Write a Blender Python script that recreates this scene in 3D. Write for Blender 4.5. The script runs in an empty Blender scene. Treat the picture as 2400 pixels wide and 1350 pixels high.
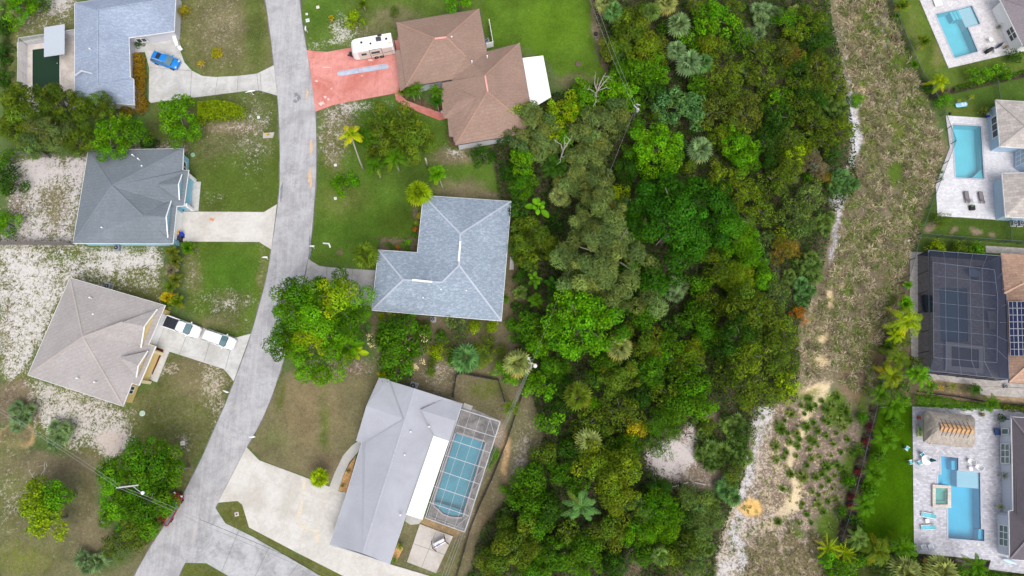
import bpy, math, random
import numpy as np
from mathutils import Vector, Matrix
from mathutils.geometry import tessellate_polygon
R = math.radians
random.seed(7); rng = np.random.default_rng(7)
scene = bpy.context.scene
# ---------------------------------------------------------------- camera, sky, sun, exposure
CAM_H = 105.0; TILT = R(12.4); FPX = 1620.0
cam_data = bpy.data.cameras.new('camera'); cam = bpy.data.objects.new('camera', cam_data)
scene.collection.objects.link(cam); scene.camera = cam
cam.location = (0, 0, CAM_H); cam.rotation_euler = (TILT, 0, 0)
cam_data.sensor_width = 36; cam_data.lens = 36 * FPX / 2400
cam_data.clip_start = 0.5; cam_data.clip_end = 6000
SUN_EL, SUN_AZ = R(60), R(158)          # azimuth measured from +Y (up in the photo), clockwise
world = bpy.data.worlds.new("World"); scene.world = world; world.use_nodes = True
wn = world.node_tree; wn.nodes.clear()
sky = wn.nodes.new('ShaderNodeTexSky'); sky.sky_type = 'NISHITA'; sky.sun_disc = False
sky.sun_elevation = SUN_EL; sky.sun_rotation = SUN_AZ; sky.air_density = 1.0; sky.dust_density = 4.0; sky.ozone_density = 0.6
hs = wn.nodes.new('ShaderNodeHueSaturation'); hs.inputs['Saturation'].default_value = 0.45
bg = wn.nodes.new('ShaderNodeBackground'); bg.inputs['Strength'].default_value = 0.15
wo = wn.nodes.new('ShaderNodeOutputWorld')
wn.links.new(sky.outputs[0], hs.inputs['Color']); wn.links.new(hs.outputs[0], bg.inputs['Color']); wn.links.new(bg.outputs[0], wo.inputs['Surface'])
sd = bpy.data.lights.new('sun', 'SUN'); sd.energy = 1.1; sd.angle = R(40); sd.color = (1.0, 0.975, 0.94)
so = bpy.data.objects.new('sun', sd); scene.collection.objects.link(so)
sv = Vector((math.sin(SUN_AZ) * math.cos(SUN_EL), math.cos(SUN_AZ) * math.cos(SUN_EL), math.sin(SUN_EL)))
so.rotation_euler = sv.to_track_quat('Z', 'Y').to_euler(); so.location = sv * 200
scene.view_settings.view_transform = 'Standard'; scene.view_settings.look = 'None'
scene.view_settings.gamma = 1.0; scene.view_settings.exposure = 0.52
scene.cycles.max_bounces = 6; scene.cycles.transparent_max_bounces = 12; scene.cycles.caustics_reflective = False; scene.cycles.caustics_refractive = False

# ---------------------------------------------------------------- mapping and colour
CT, ST = math.cos(TILT), math.sin(TILT)
def P(px, py, z=0.0):
    u = (px - 1200) / FPX; v = (675 - py) / FPX
    y = v * CT + ST; zz = v * ST - CT
    s = (z - CAM_H) / zz
    return Vector((u * s, y * s, z))
def to_px(x, y, z=0.0):
    d = z - CAM_H
    yc = y * CT + d * ST; zc = -y * ST + d * CT
    return 1200 + FPX * x / -zc, 675 - FPX * yc / -zc
def lin(c): return tuple(((v / 255) / 12.92) if v <= 10 else (((v / 255) + 0.055) / 1.055) ** 2.4 for v in c)
K = 1.22
def A(r, g, b, k=1.0):                   # real base colour of a surface that shows as r,g,b in open daylight
    return tuple(min(0.85, c / K * k) for c in lin((r, g, b)))

# ---------------------------------------------------------------- materials
MATS = {}
def new_mat(name):
    m = bpy.data.materials.new(name); m.use_nodes = True; nt = m.node_tree; nt.nodes.clear()
    out = nt.nodes.new('ShaderNodeOutputMaterial'); return m, nt, out
def N(nt, t, **kw):
    n = nt.nodes.new(t)
    for k, v in kw.items(): setattr(n, k, v)
    return n
def noise(nt, vec, scale, detail=4, rough=0.6, dist=0.0):
    n = N(nt, 'ShaderNodeTexNoise'); n.inputs['Scale'].default_value = scale; n.inputs['Detail'].default_value = detail
    n.inputs['Roughness'].default_value = rough; n.inputs['Distortion'].default_value = dist
    nt.links.new(vec, n.inputs['Vector']); return n.outputs['Fac']
def mrange(nt, src, a, b, c, d, smooth=False):
    n = N(nt, 'ShaderNodeMapRange'); n.clamp = True
    if smooth: n.interpolation_type = 'SMOOTHSTEP'
    for i, v in zip(('From Min', 'From Max', 'To Min', 'To Max'), (a, b, c, d)):
        if isinstance(v, (int, float)): n.inputs[i].default_value = v
        else: nt.links.new(v, n.inputs[i])
    nt.links.new(src, n.inputs['Value']); return n.outputs[0]
def mth(nt, op, a, b=0.0):
    n = N(nt, 'ShaderNodeMath', operation=op)
    for i, v in enumerate((a, b)):
        if isinstance(v, (int, float)): n.inputs[i].default_value = v
        else: nt.links.new(v, n.inputs[i])
    return n.outputs[0]
def mixc(nt, fac, a, b, mode='MIX'):
    n = N(nt, 'ShaderNodeMix', data_type='RGBA', blend_type=mode)
    for i, v in ((0, fac), (6, a), (7, b)):
        if isinstance(v, (int, float)): n.inputs[i].default_value = v
        elif isinstance(v, tuple): n.inputs[i].default_value = (*v[:3], 1)
        else: nt.links.new(v, n.inputs[i])
    return n.outputs[2]
def scale3(nt, vec, sx, sy, sz, rz=0.0):
    m = N(nt, 'ShaderNodeMapping'); m.inputs['Scale'].default_value = (sx, sy, sz); m.inputs['Rotation'].default_value = (0, 0, rz)
    nt.links.new(vec, m.inputs['Vector']); return m.outputs[0]
def finish(nt, out, col, rough=0.8, spec=0.3, metal=0.0, bump=None, bstr=0.3, bdist=0.05, coat=0.0):
    b = N(nt, 'ShaderNodeBsdfPrincipled')
    if isinstance(col, tuple): b.inputs['Base Color'].default_value = (*col[:3], 1)
    else: nt.links.new(col, b.inputs['Base Color'])
    b.inputs['Roughness'].default_value = rough; b.inputs['Specular IOR Level'].default_value = spec; b.inputs['Metallic'].default_value = metal
    b.inputs['Coat Weight'].default_value = coat
    if bump is not None:
        bn = N(nt, 'ShaderNodeBump'); bn.inputs['Strength'].default_value = bstr; bn.inputs['Distance'].default_value = bdist
        nt.links.new(bump, bn.inputs['Height']); nt.links.new(bn.outputs[0], b.inputs['Normal'])
    nt.links.new(b.outputs[0], out.inputs['Surface']); return b
def plain(name, col, rough=0.7, spec=0.3, metal=0.0, var=0.12, scale=3.0, coat=0.0):
    if name in MATS: return MATS[name]
    m, nt, out = new_mat(name); tc = N(nt, 'ShaderNodeTexCoord')
    f = noise(nt, tc.outputs['Object'], scale, 5)
    c = mixc(nt, mrange(nt, f, 0.3, 0.7, 0, 1), tuple(v * (1 - var) for v in col), tuple(min(0.9, v * (1 + var)) for v in col))
    finish(nt, out, c, rough, spec, metal, coat=coat); MATS[name] = m; return m
def concrete(name, col, stain=0.25, dark=None, fine=0.1, streak=0.0, rz=0.0, blotch=0.35, crack=False, rust=None):
    if name in MATS: return MATS[name]
    m, nt, out = new_mat(name); tc = N(nt, 'ShaderNodeTexCoord'); g = N(nt, 'ShaderNodeNewGeometry'); pos = g.outputs['Position']
    dark = dark or tuple(v * 0.72 for v in col)
    a = noise(nt, pos, blotch, 6, 0.65, 0.6); b = noise(nt, pos, blotch * 6, 5, 0.7); c = noise(nt, pos, 9.0, 3, 0.7)
    f = mth(nt, 'ADD', mrange(nt, a, 0.38, 0.66, 0, stain * 1.5, True), mrange(nt, b, 0.38, 0.7, 0, stain * 0.9))
    if streak:
        s = noise(nt, scale3(nt, pos, 2.2, 0.10, 1, rz), 1.0, 6, 0.75)
        f = mth(nt, 'ADD', f, mrange(nt, s, 0.40, 0.66, 0, streak))
    cc = mixc(nt, f, col, dark)
    cc = mixc(nt, 1.0, cc, mrange(nt, c, 0.3, 0.7, 1 - fine, 1 + fine), 'MULTIPLY')
    if crack:
        v = N(nt, 'ShaderNodeTexVoronoi', feature='DISTANCE_TO_EDGE'); v.inputs['Scale'].default_value = 0.16
        nz = N(nt, 'ShaderNodeTexNoise'); nz.inputs['Scale'].default_value = 0.7; nz.inputs['Detail'].default_value = 5
        nt.links.new(pos, nz.inputs['Vector'])
        mx = N(nt, 'ShaderNodeMix', data_type='VECTOR'); mx.inputs[0].default_value = 0.35
        vm = N(nt, 'ShaderNodeVectorMath', operation='MULTIPLY_ADD'); vm.inputs[1].default_value = (3, 3, 3)
        nt.links.new(nz.outputs['Color'], vm.inputs[0]); nt.links.new(pos, vm.inputs[2]); nt.links.new(vm.outputs[0], v.inputs['Vector'])
        cc = mixc(nt, mrange(nt, v.outputs['Distance'], 0.0, 0.012, 0.30, 0.0), cc, tuple(x * 0.4 for x in col))
    if rust:
        r_ = noise(nt, pos, 0.22, 5, 0.6, 1.0); cc = mixc(nt, mrange(nt, r_, 0.66, 0.74, 0, 0.45), cc, rust)
    finish(nt, out, cc, 0.85, 0.25, 0, c, 0.15); MATS[name] = m; return m
def shingle(name, col, light=None, rz=0.0, contrast=0.22, row=0.6, rowc=0.10):
    if name in MATS: return MATS[name]
    m, nt, out = new_mat(name); tc = N(nt, 'ShaderNodeTexCoord'); pos = tc.outputs['Object']
    light = light or tuple(min(0.8, v * 1.5) for v in col)
    rp = scale3(nt, pos, 1, 1, 1, rz)
    v = N(nt, 'ShaderNodeTexVoronoi'); v.inputs['Scale'].default_value = 1.0
    nt.links.new(scale3(nt, rp, 3.2, 6.0, 4.0), v.inputs['Vector'])
    sep = N(nt, 'ShaderNodeSeparateColor'); nt.links.new(v.outputs['Color'], sep.inputs[0])
    w = noise(nt, pos, 5.0, 3, 0.8)
    big = noise(nt, pos, 0.25, 5, 0.6, 0.5)
    c = mixc(nt, mrange(nt, sep.outputs[0], 0.35, 1.0, 0, contrast * 2.2), col, light)
    c = mixc(nt, 1.0, c, mrange(nt, w, 0.3, 0.7, 1 - contrast * 0.6, 1 + contrast * 0.6), 'MULTIPLY')
    c = mixc(nt, 1.0, c, mrange(nt, big, 0.3, 0.7, 0.9, 1.08), 'MULTIPLY')
    wv = N(nt, 'ShaderNodeTexWave', wave_type='BANDS', bands_direction='Y', wave_profile='SAW'); wv.inputs['Scale'].default_value = row
    nt.links.new(rp, wv.inputs['Vector']); wv.inputs['Distortion'].default_value = 0.3
    c = mixc(nt, 1.0, c, mrange(nt, wv.outputs['Fac'], 0.0, 0.25, 1 - rowc, 1.0), 'MULTIPLY')
    finish(nt, out, c, 0.9, 0.15, 0, w, 0.2); MATS[name] = m; return m
def paver(name, col, mort=None, sx=2.4, var=0.2, rz=0.0):
    if name in MATS: return MATS[name]
    m, nt, out = new_mat(name); g = N(nt, 'ShaderNodeNewGeometry'); pos = scale3(nt, g.outputs['Position'], 1, 1, 1, rz)
    b = N(nt, 'ShaderNodeTexBrick'); b.inputs['Scale'].default_value = 1.0; b.inputs['Brick Width'].default_value = 1 / sx; b.inputs['Row Height'].default_value = 0.6 / sx
    b.inputs['Mortar Size'].default_value = 0.02; b.inputs['Mortar Smooth'].default_value = 0.5; b.inputs['Bias'].default_value = 0.0
    b.inputs['Color1'].default_value = (*[v * (1 - var) for v in col], 1); b.inputs['Color2'].default_value = (*[min(0.85, v * (1 + var)) for v in col], 1)
    b.inputs['Mortar'].default_value = (*(mort or tuple(v * 0.7 for v in col)), 1)
    nt.links.new(pos, b.inputs['Vector'])
    f = noise(nt, pos, 0.5, 5, 0.6); f2 = noise(nt, pos, 3.0, 4, 0.7)
    c = mixc(nt, 1.0, b.outputs['Color'], mrange(nt, f, 0.3, 0.7, 0.9, 1.1), 'MULTIPLY')
    c = mixc(nt, 1.0, c, mrange(nt, f2, 0.3, 0.7, 0.9, 1.1), 'MULTIPLY')
    finish(nt, out, c, 0.8, 0.25); MATS[name] = m; return m
def foliage():
    if 'leaf' in MATS: return MATS['leaf']
    m, nt, out = new_mat('leaf'); oi = N(nt, 'ShaderNodeObjectInfo'); at = N(nt, 'ShaderNodeAttribute', attribute_name='tint')
    c = mixc(nt, 1.0, oi.outputs['Color'], at.outputs['Color'], 'MULTIPLY')
    d = N(nt, 'ShaderNodeBsdfPrincipled'); d.inputs['Roughness'].default_value = 0.55; d.inputs['Specular IOR Level'].default_value = 0.08
    nt.links.new(c, d.inputs['Base Color'])
    t = N(nt, 'ShaderNodeBsdfTranslucent'); nt.links.new(c, t.inputs['Color'])
    mx = N(nt, 'ShaderNodeMixShader'); mx.inputs[0].default_value = 0.20
    nt.links.new(d.outputs[0], mx.inputs[1]); nt.links.new(t.outputs[0], mx.inputs[2]); nt.links.new(mx.outputs[0], out.inputs['Surface'])
    MATS['leaf'] = m; return m
def bark():
    return plain('bark', (0.16, 0.14, 0.115), 0.9, 0.1, 0, 0.35, 6)
def water_mat(name, tint, rough=0.03, opacity=0.35):
    if name in MATS: return MATS[name]
    m, nt, out = new_mat(name); g = N(nt, 'ShaderNodeNewGeometry')
    tr = N(nt, 'ShaderNodeBsdfTransparent'); tr.inputs['Color'].default_value = (*tint, 1)
    gl = N(nt, 'ShaderNodeBsdfGlossy'); gl.inputs['Roughness'].default_value = rough; gl.inputs['Color'].default_value = (1, 1, 1, 1)
    df = N(nt, 'ShaderNodeBsdfDiffuse'); df.inputs['Color'].default_value = (*tint, 1)
    f = N(nt, 'ShaderNodeFresnel'); f.inputs['IOR'].default_value = 1.33
    bn = N(nt, 'ShaderNodeBump'); bn.inputs['Strength'].default_value = 0.6; bn.inputs['Distance'].default_value = 0.05
    nt.links.new(noise(nt, g.outputs['Position'], 2.5, 4, 0.6), bn.inputs['Height']); nt.links.new(bn.outputs[0], f.inputs['Normal']); nt.links.new(bn.outputs[0], gl.inputs['Normal'])
    m1 = N(nt, 'ShaderNodeMixShader'); m1.inputs[0].default_value = opacity
    nt.links.new(tr.outputs[0], m1.inputs[1]); nt.links.new(df.outputs[0], m1.inputs[2])
    m2 = N(nt, 'ShaderNodeMixShader'); nt.links.new(f.outputs[0], m2.inputs[0]); nt.links.new(m1.outputs[0], m2.inputs[1]); nt.links.new(gl.outputs[0], m2.inputs[2])
    nt.links.new(m2.outputs[0], out.inputs['Surface']); MATS[name] = m; return m
def screen_mat(name, col, alpha):
    if name in MATS: return MATS[name]
    m, nt, out = new_mat(name); tr = N(nt, 'ShaderNodeBsdfTransparent'); d = N(nt, 'ShaderNodeBsdfDiffuse'); d.inputs['Color'].default_value = (*col, 1)
    mx = N(nt, 'ShaderNodeMixShader'); mx.inputs[0].default_value = alpha
    nt.links.new(tr.outputs[0], mx.inputs[1]); nt.links.new(d.outputs[0], mx.inputs[2]); nt.links.new(mx.outputs[0], out.inputs['Surface'])
    MATS[name] = m; return m
WHITE = lambda: plain('white_paint', (0.78, 0.78, 0.78), 0.5, 0.3, 0, 0.04)
DARK = lambda: plain('dark_metal', (0.03, 0.032, 0.035), 0.5, 0.4, 0, 0.1)
GLASS = lambda: plain('window_glass', (0.035, 0.05, 0.055), 0.08, 0.6, 0, 0.1)
ALU = lambda: plain('white_aluminium', (0.48, 0.49, 0.52), 0.4, 0.4, 0, 0.05)

# ---------------------------------------------------------------- objects
WLOC = {}
def link(o): scene.collection.objects.link(o)
def tag(o, label, cat, group=None, kind=None):
    if label: o['label'] = label
    if cat: o['category'] = cat
    if group: o['group'] = group
    if kind: o['kind'] = kind
    return o
def thing(name, label, cat, loc, rz=0.0, group=None, sc=1.0):
    o = bpy.data.objects.new(name, None); link(o); o.location = loc; o.rotation_euler = (0, 0, rz)
    o.scale = (sc, sc, sc) if isinstance(sc, (int, float)) else sc
    o.empty_display_size = 0.3; WLOC[o.name] = Vector(loc); tag(o, label, cat, group); return o
class MB:
    def __init__(s): s.v = []; s.f = []
    def add(s, vs, fs):
        n = len(s.v); s.v += [Vector(v) for v in vs]; s.f += [tuple(i + n for i in f) for f in fs]; return s
    def box(s, c, size, rz=0.0, M=None):
        x, y, z = (d / 2 for d in size); vs = [Vector((a * x, b * y, e * z)) for a in (-1, 1) for b in (-1, 1) for e in (-1, 1)]
        m = M or Matrix.Rotation(rz, 3, 'Z'); vs = [m @ v + Vector(c) for v in vs]
        return s.add(vs, [(0, 1, 3, 2), (4, 6, 7, 5), (0, 4, 5, 1), (2, 3, 7, 6), (0, 2, 6, 4), (1, 5, 7, 3)])
    def cbox(s, c, size, rz=0.0, ch=0.03):      # box with chamfered top edges
        x, y, z = (d / 2 for d in size); m = Matrix.Rotation(rz, 3, 'Z'); lv = [(x, y, -z), (x, y, z - ch), (x - ch, y - ch, z)]
        vs = []
        for a, b, e in lv: vs += [(-a, -b, e), (a, -b, e), (a, b, e), (-a, b, e)]
        fs = [(3, 2, 1, 0), (8, 9, 10, 11)] + [(k * 4 + i, k * 4 + (i + 1) % 4, k * 4 + 4 + (i + 1) % 4, k * 4 + 4 + i) for k in (0, 1) for i in range(4)]
        return s.add([m @ Vector(v) + Vector(c) for v in vs], fs)
    def beam(s, a, b, w, h=None):
        a = Vector(a); b = Vector(b); d = b - a; L = d.length
        if L < 1e-5: return s
        q = d.to_track_quat('X', 'Z').to_matrix(); return s.box((a + b) / 2, (L, w, h or w), M=q)
    def tube(s, pts, r, n=6):
        pts = [Vector(p) for p in pts]; rs = r if isinstance(r, (list, tuple)) else [r] * len(pts); vs = []; fs = []
        for i, p in enumerate(pts):
            d = (pts[min(i + 1, len(pts) - 1)] - pts[max(i - 1, 0)]).normalized(); q = d.to_track_quat('Z', 'Y')
            for k in range(n): a = 2 * math.pi * k / n; vs.append(p + q @ Vector((math.cos(a) * rs[i], math.sin(a) * rs[i], 0)))
        for i in range(len(pts) - 1):
            for k in range(n): fs.append((i * n + k, i * n + (k + 1) % n, (i + 1) * n + (k + 1) % n, (i + 1) * n + k))
        fs.append(tuple(range(n))[::-1]); fs.append(tuple((len(pts) - 1) * n + k for k in range(n)))
        return s.add(vs, fs)
    def lathe(s, c, prof, n=16, axis='Z'):
        vs = []; fs = []
        for r, z in prof:
            for k in range(n):
                a = 2 * math.pi * k / n; p = (r * math.cos(a), r * math.sin(a), z)
                if axis == 'Y': p = (p[0], p[2], p[1])
                if axis == 'X': p = (p[2], p[0], p[1])
                vs.append(Vector(p) + Vector(c))
        for i in range(len(prof) - 1):
            for k in range(n): fs.append((i * n + k, i * n + (k + 1) % n, (i + 1) * n + (k + 1) % n, (i + 1) * n + k))
        fs.append(tuple(range(n))[::-1]); fs.append(tuple((len(prof) - 1) * n + k for k in range(n)))
        return s.add(vs, fs)
    def prism(s, poly, z0, z1, holes=()):
        loops = [[Vector((p[0], p[1], 0)) for p in poly]] + [[Vector((p[0], p[1], 0)) for p in h] for h in holes]
        flat = [p for l in loops for p in l]; tris = tessellate_polygon(loops); n = len(flat)
        fs = []
        for t in tris:
            a, b, c = (flat[i] for i in t); up = (b - a).cross(c - a).z > 0; t = t if up else t[::-1]
            fs.append(tuple(i + n for i in t)); fs.append(tuple(t[::-1]))
        o = 0
        for l in loops:
            m = len(l)
            for i in range(m): fs.append((o + i, o + (i + 1) % m, n + o + (i + 1) % m, n + o + i))
            o += m
        return s.add([(p.x, p.y, z0) for p in flat] + [(p.x, p.y, z1) for p in flat], fs)
    def loft(s, rings, caps=True):
        n = len(rings[0]); vs = [v for r in rings for v in r]
        fs = [(i * n + k, i * n + (k + 1) % n, (i + 1) * n + (k + 1) % n, (i + 1) * n + k) for i in range(len(rings) - 1) for k in range(n)]
        if caps: fs += [tuple(range(n))[::-1], tuple((len(rings) - 1) * n + k for k in range(n))]
        return s.add(vs, fs)
    def build(s, name, mat, parent=None, smooth=False, world=True):
        me = bpy.data.meshes.new(name)
        off = Vector((0, 0, 0))
        if parent is not None and world: off = WLOC.get(parent.name, Vector((0, 0, 0)))
        me.from_pydata([tuple(v - off) for v in s.v], [], s.f); me.materials.append(mat)
        if smooth: me.polygons.foreach_set('use_smooth', [True] * len(me.polygons))
        me.update(); o = bpy.data.objects.new(name, me); link(o)
        if parent is not None: o.parent = parent; WLOC[o.name] = off if world else Vector((0, 0, 0))
        return o
    def top(s, name, mat, label, cat, group=None):       # a thing that is one mesh, with its origin at its own base
        c = sum(s.v, Vector()) / len(s.v); c.z = min(v.z for v in s.v); s.v = [v - c for v in s.v]
        o = s.build(name, mat, None); o.location = c; tag(o, label, cat, group); return o
def copy_tree(o, loc=None, rz=None, label=None, parent=None):
    c = o.copy(); link(c); c.parent = parent
    if loc is not None: c.location = loc
    if rz is not None: c.rotation_euler = (0, 0, rz)
    if label: c['label'] = label
    for ch in o.children: copy_tree(ch, parent=c)
    return c
def PP(pts, z=0.0): return [P(x, y, z) for x, y in pts]
def smooth_line(pts, k=4):
    out = []
    for i in range(len(pts) - 1):
        p0 = pts[max(i - 1, 0)]; p1 = pts[i]; p2 = pts[i + 1]; p3 = pts[min(i + 2, len(pts) - 1)]
        for j in range(k):
            t = j / k
            out.append(tuple(0.5 * (2 * p1[a] + (p2[a] - p0[a]) * t + (2 * p0[a] - 5 * p1[a] + 4 * p2[a] - p3[a]) * t * t + (3 * p1[a] - p0[a] - 3 * p2[a] + p3[a]) * t ** 3) for a in (0, 1)))
    return out + [pts[-1]]
def structure(name, mb, mat):
    o = mb.build(name, mat); o['kind'] = 'structure'; return o
def np_mesh(name, V, F, tint=None, mat=None):
    me = bpy.data.meshes.new(name); V = np.asarray(V, np.float32); F = np.asarray(F, np.int32); k = F.shape[1]
    me.vertices.add(len(V)); me.vertices.foreach_set('co', V.ravel())
    me.loops.add(F.size); me.loops.foreach_set('vertex_index', F.ravel())
    me.polygons.add(len(F)); me.polygons.foreach_set('loop_start', np.arange(len(F), dtype=np.int32) * k)
    try: me.polygons.foreach_set('loop_total', np.full(len(F), k, np.int32))
    except Exception: pass
    if tint is not None:
        a = me.attributes.new('tint', 'FLOAT_COLOR', 'POINT'); c = np.ones((len(V), 4), np.float32); c[:, :3] = tint; a.data.foreach_set('color', c.ravel())
    if mat: me.materials.append(mat)
    me.update(); me.validate(); return me
# ================================================================ GROUND
ROAD_L = [(596,-330),(604,-200),(612,-90),(618,-30),(622,0),(628,40),(636,100),(643,160),(650,220),(655,300),(656,380),(655,440),(650,490),(643,540),(636,585),(627,640),(615,690),(597,755),(582,805),(562,860),(545,905),(528,948),(505,1000),(480,1058),(452,1115),(426,1165),(400,1210),(370,1255),(342,1300),(315,1350),(290,1400),(262,1460),(190,1600)]
ROAD_R = [(668,-330),(680,-200),(692,-90),(698,-30),(702,0),(709,60),(718,112),(725,155),(733,210),(739,262),(741,320),(741,400),(737,470),(731,540),(725,590),(716,635),(704,685),(688,760),(670,828),(655,875),(640,920),(620,970),(600,1010),(578,1048),(545,1110),(511,1178),(500,1200),(470,1262),(434,1319),(415,1360),(396,1400),(365,1460),(292,1600)]
ROAD_POLY = smooth_line(ROAD_L, 3) + smooth_line(ROAD_R, 3)[::-1]
WOOD = [(1390,-60),(1392,20),(1412,120),(1435,200),(1350,205),(1290,225),(1195,262),(1155,345),(1162,400),(1168,460),(1197,485),(1195,560),(1215,640),(1235,720),(1215,790),(1188,850),(1240,905),(1262,985),(1272,1030),(1232,1100),(1190,1165),(1130,1235),(1095,1350),(1085,1420),(1660,1420),(1672,1330),(1700,1230),(1738,1130),(1752,1010),(1800,945),(1868,935),(1868,760),(1898,700),(1928,620),(1955,500),(2008,440),(1995,300),(1985,230),(1958,100),(1938,0),(1930,-60)]
POOLS = {
 'A': [(77,117),(140,109),(140,222),(77,222)],
 'B1': [(2193,34),(2247,22),(2277,14),(2296,56),(2267,64),(2291,121),(2237,136)],
 'B2': [(2232,293),(2298,296),(2305,419),(2240,416)],
 'I': [(2201,676),(2266,676),(2268,801),(2204,801)],
 'J': [(2205,1069),(2245,1073),(2245,1103),(2296,1108),(2298,1240),(2306,1241),(2306,1268),(2222,1261),(2221,1136),(2198,1136),(2198,1112),(2206,1112)],
 'F': [(1069,1016),(1137,1037),(1083,1211),(1060,1211),(1040,1204),(1018,1184),(1018,1175)],
}
def axis(lo, hi, step, far):
    core = np.arange(lo, hi + step, step); return np.concatenate([-np.array(far[::-1]) + lo, core, np.array(far) + hi])
gx = axis(-92, 92, 0.3, [8, 30, 100, 400, 2500]); gy = axis(-24, 80, 0.3, [8, 30, 100, 400, 2500])
GX, GY = np.meshgrid(gx, gy); nx, ny = len(gx), len(gy); X = GX.ravel(); Y = GY.ravel()
d = -CAM_H; yc = Y * CT + d * ST; zc = np.minimum(-Y * ST + d * CT, -5.0)
QX = 1200 + FPX * X / -zc; QY = 675 - FPX * yc / -zc
# low-frequency wobble so that painted borders are never straight
def vnoise(x, y, s, seed):
    r = np.random.default_rng(seed); g = r.random((256, 256)); u = x / s; v = y / s
    iu = np.floor(u).astype(int); iv = np.floor(v).astype(int); fu = u - iu; fv = v - iv; fu = fu * fu * (3 - 2 * fu); fv = fv * fv * (3 - 2 * fv)
    a = g[iu % 256, iv % 256]; b = g[(iu + 1) % 256, iv % 256]; c = g[iu % 256, (iv + 1) % 256]; e = g[(iu + 1) % 256, (iv + 1) % 256]
    return (a * (1 - fu) + b * fu) * (1 - fv) + (c * (1 - fu) + e * fu) * fv
def fbm(x, y, s, seed): return (vnoise(x, y, s, seed) + 0.5 * vnoise(x, y, s / 2.1, seed + 1) + 0.25 * vnoise(x, y, s / 4.3, seed + 2)) / 1.75
WX = QX + (fbm(X, Y, 2.2, 11) - 0.5) * 26; WY = QY + (fbm(X, Y, 2.2, 21) - 0.5) * 26
def sdf(poly, qx, qy):
    p = np.array(poly, float); dmin = np.full(len(qx), 1e9); inside = np.zeros(len(qx), bool)
    for i in range(len(p)):
        a = p[i]; b = p[(i + 1) % len(p)]; e = b - a; t = np.clip(((qx - a[0]) * e[0] + (qy - a[1]) * e[1]) / max(e @ e, 1e-9), 0, 1)
        dd = np.hypot(qx - a[0] - t * e[0], qy - a[1] - t * e[1]); dmin = np.minimum(dmin, dd)
        c = ((a[1] > qy) != (b[1] > qy)) & (qx < (b[0] - a[0]) * (qy - a[1]) / ((b[1] - a[1]) if b[1] != a[1] else 1e-9) + a[0]); inside ^= c
    return np.where(inside, -dmin, dmin)
def in_poly(poly, qx, qy): return sdf(poly, np.atleast_1d(np.array(qx, float)), np.atleast_1d(np.array(qy, float))) < 0
GC = np.tile(np.array(A(92, 112, 62)), (len(X), 1)); COV = np.full(len(X), 0.05); DRY = np.full(len(X), 0.3); SC = np.tile(np.array(A(200, 192, 188)), (len(X), 1))
def paint(shape, feather=10, col=None, sand=None, dry=None, scol=None, amt=1.0, sharp=False):
    qx, qy = (QX, QY) if sharp else (WX, WY)
    if isinstance(shape[0], (int, float)):
        cx, cy, rx, ry = shape; m = (np.abs(QX - cx) < rx * 1.6 + 40) & (np.abs(QY - cy) < ry * 1.6 + 40)
        ds = (np.hypot((qx[m] - cx) / rx, (qy[m] - cy) / ry) - 1) * min(rx, ry)
    else:
        xs = [p[0] for p in shape]; ys = [p[1] for p in shape]; m = (QX > min(xs) - 60) & (QX < max(xs) + 60) & (QY > min(ys) - 60) & (QY < max(ys) + 60)
        ds = sdf(shape, qx[m], qy[m])
    w = np.clip(0.5 - ds / (2 * feather), 0, 1) * amt; w = w * w * (3 - 2 * w) if amt == 1.0 else w
    idx = np.where(m)[0]
    if col is not None and col[1] - col[0] > 10: col = (col[0] + 2, col[0] + (col[1] - col[0]) * .62, col[2] * .85)
    if col is not None: GC[idx] += (np.array(A(*col)) - GC[idx]) * w[:, None]
    if scol is not None: SC[idx] += (np.array(A(*scol)) - SC[idx]) * w[:, None]
    if sand is not None:
        w3 = np.clip(0.5 - ds / (3.6 * feather), 0, 1) * amt; COV[idx] += (sand - COV[idx]) * w3
    if dry is not None: DRY[idx] += (dry - DRY[idx]) * w
LWN = (84, 128, 46); MID = (88, 112, 58); BRT = (88, 140, 40); DUL = (104, 116, 72); BRN = (124, 112, 82); LIT = (118, 102, 84)
# west side yards
paint([(415,-80),(632,-80),(652,160),(600,180),(480,185),(430,140),(412,60)], 8, DUL, 0.16, 0.5, (190,178,160))
paint((520,60,60,70), 30, (112,110,74), 0.38, 0.6, (186,172,150)); paint((600,60,22,110), 16, MID, 0.05, 0.3)
paint([(20,-40),(175,-40),(175,75),(40,90),(40,215),(10,215)], 10, DUL, 0.33, 0.5, (208,200,196)); paint((140,10,30,18), 10, None, 0.8)
paint([(0,0),(20,0),(22,215),(0,215)], 8, (48,76,32), 0.0, 0.3)
paint([(350,240),(450,228),(608,212),(652,224),(655,500),(452,498),(430,345),(350,345)], 8, MID, 0.10, 0.35, (206,196,192))
paint((600,300,34,80), 22, MID, 0.42, 0.5, (206,198,194)); paint((540,300,60,16), 10, BRN, 0.6, 0.8, (205,195,188)); paint((520,345,60,40), 25, None, 0.22, 0.6)
paint((560,430,90,70), 30, (84,118,48), 0.06, 0.2); paint((590,345,28,60), 20, None, 0.38); paint((645,420,8,70), 8, (78,110,40), 0.0, 0.2); paint((500,460,20,12), 10, None, 0.35)
paint([(330,330),(440,340),(440,352),(250,350)], 8, BRN, 0.7, 0.6, (196,186,178))
paint([(20,375),(215,360),(190,480),(170,572),(0,572),(20,500)], 9, (110,114,72), 0.74, 0.4, (216,208,208))
paint((130,480,34,50), 22, (116,112,72), 0.28, 0.6, (216,208,208)); paint((100,400,20,16), 16, None, 0.9); paint((45,500,18,70), 14, (112,100,84), 0.35, 0.6)
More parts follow.
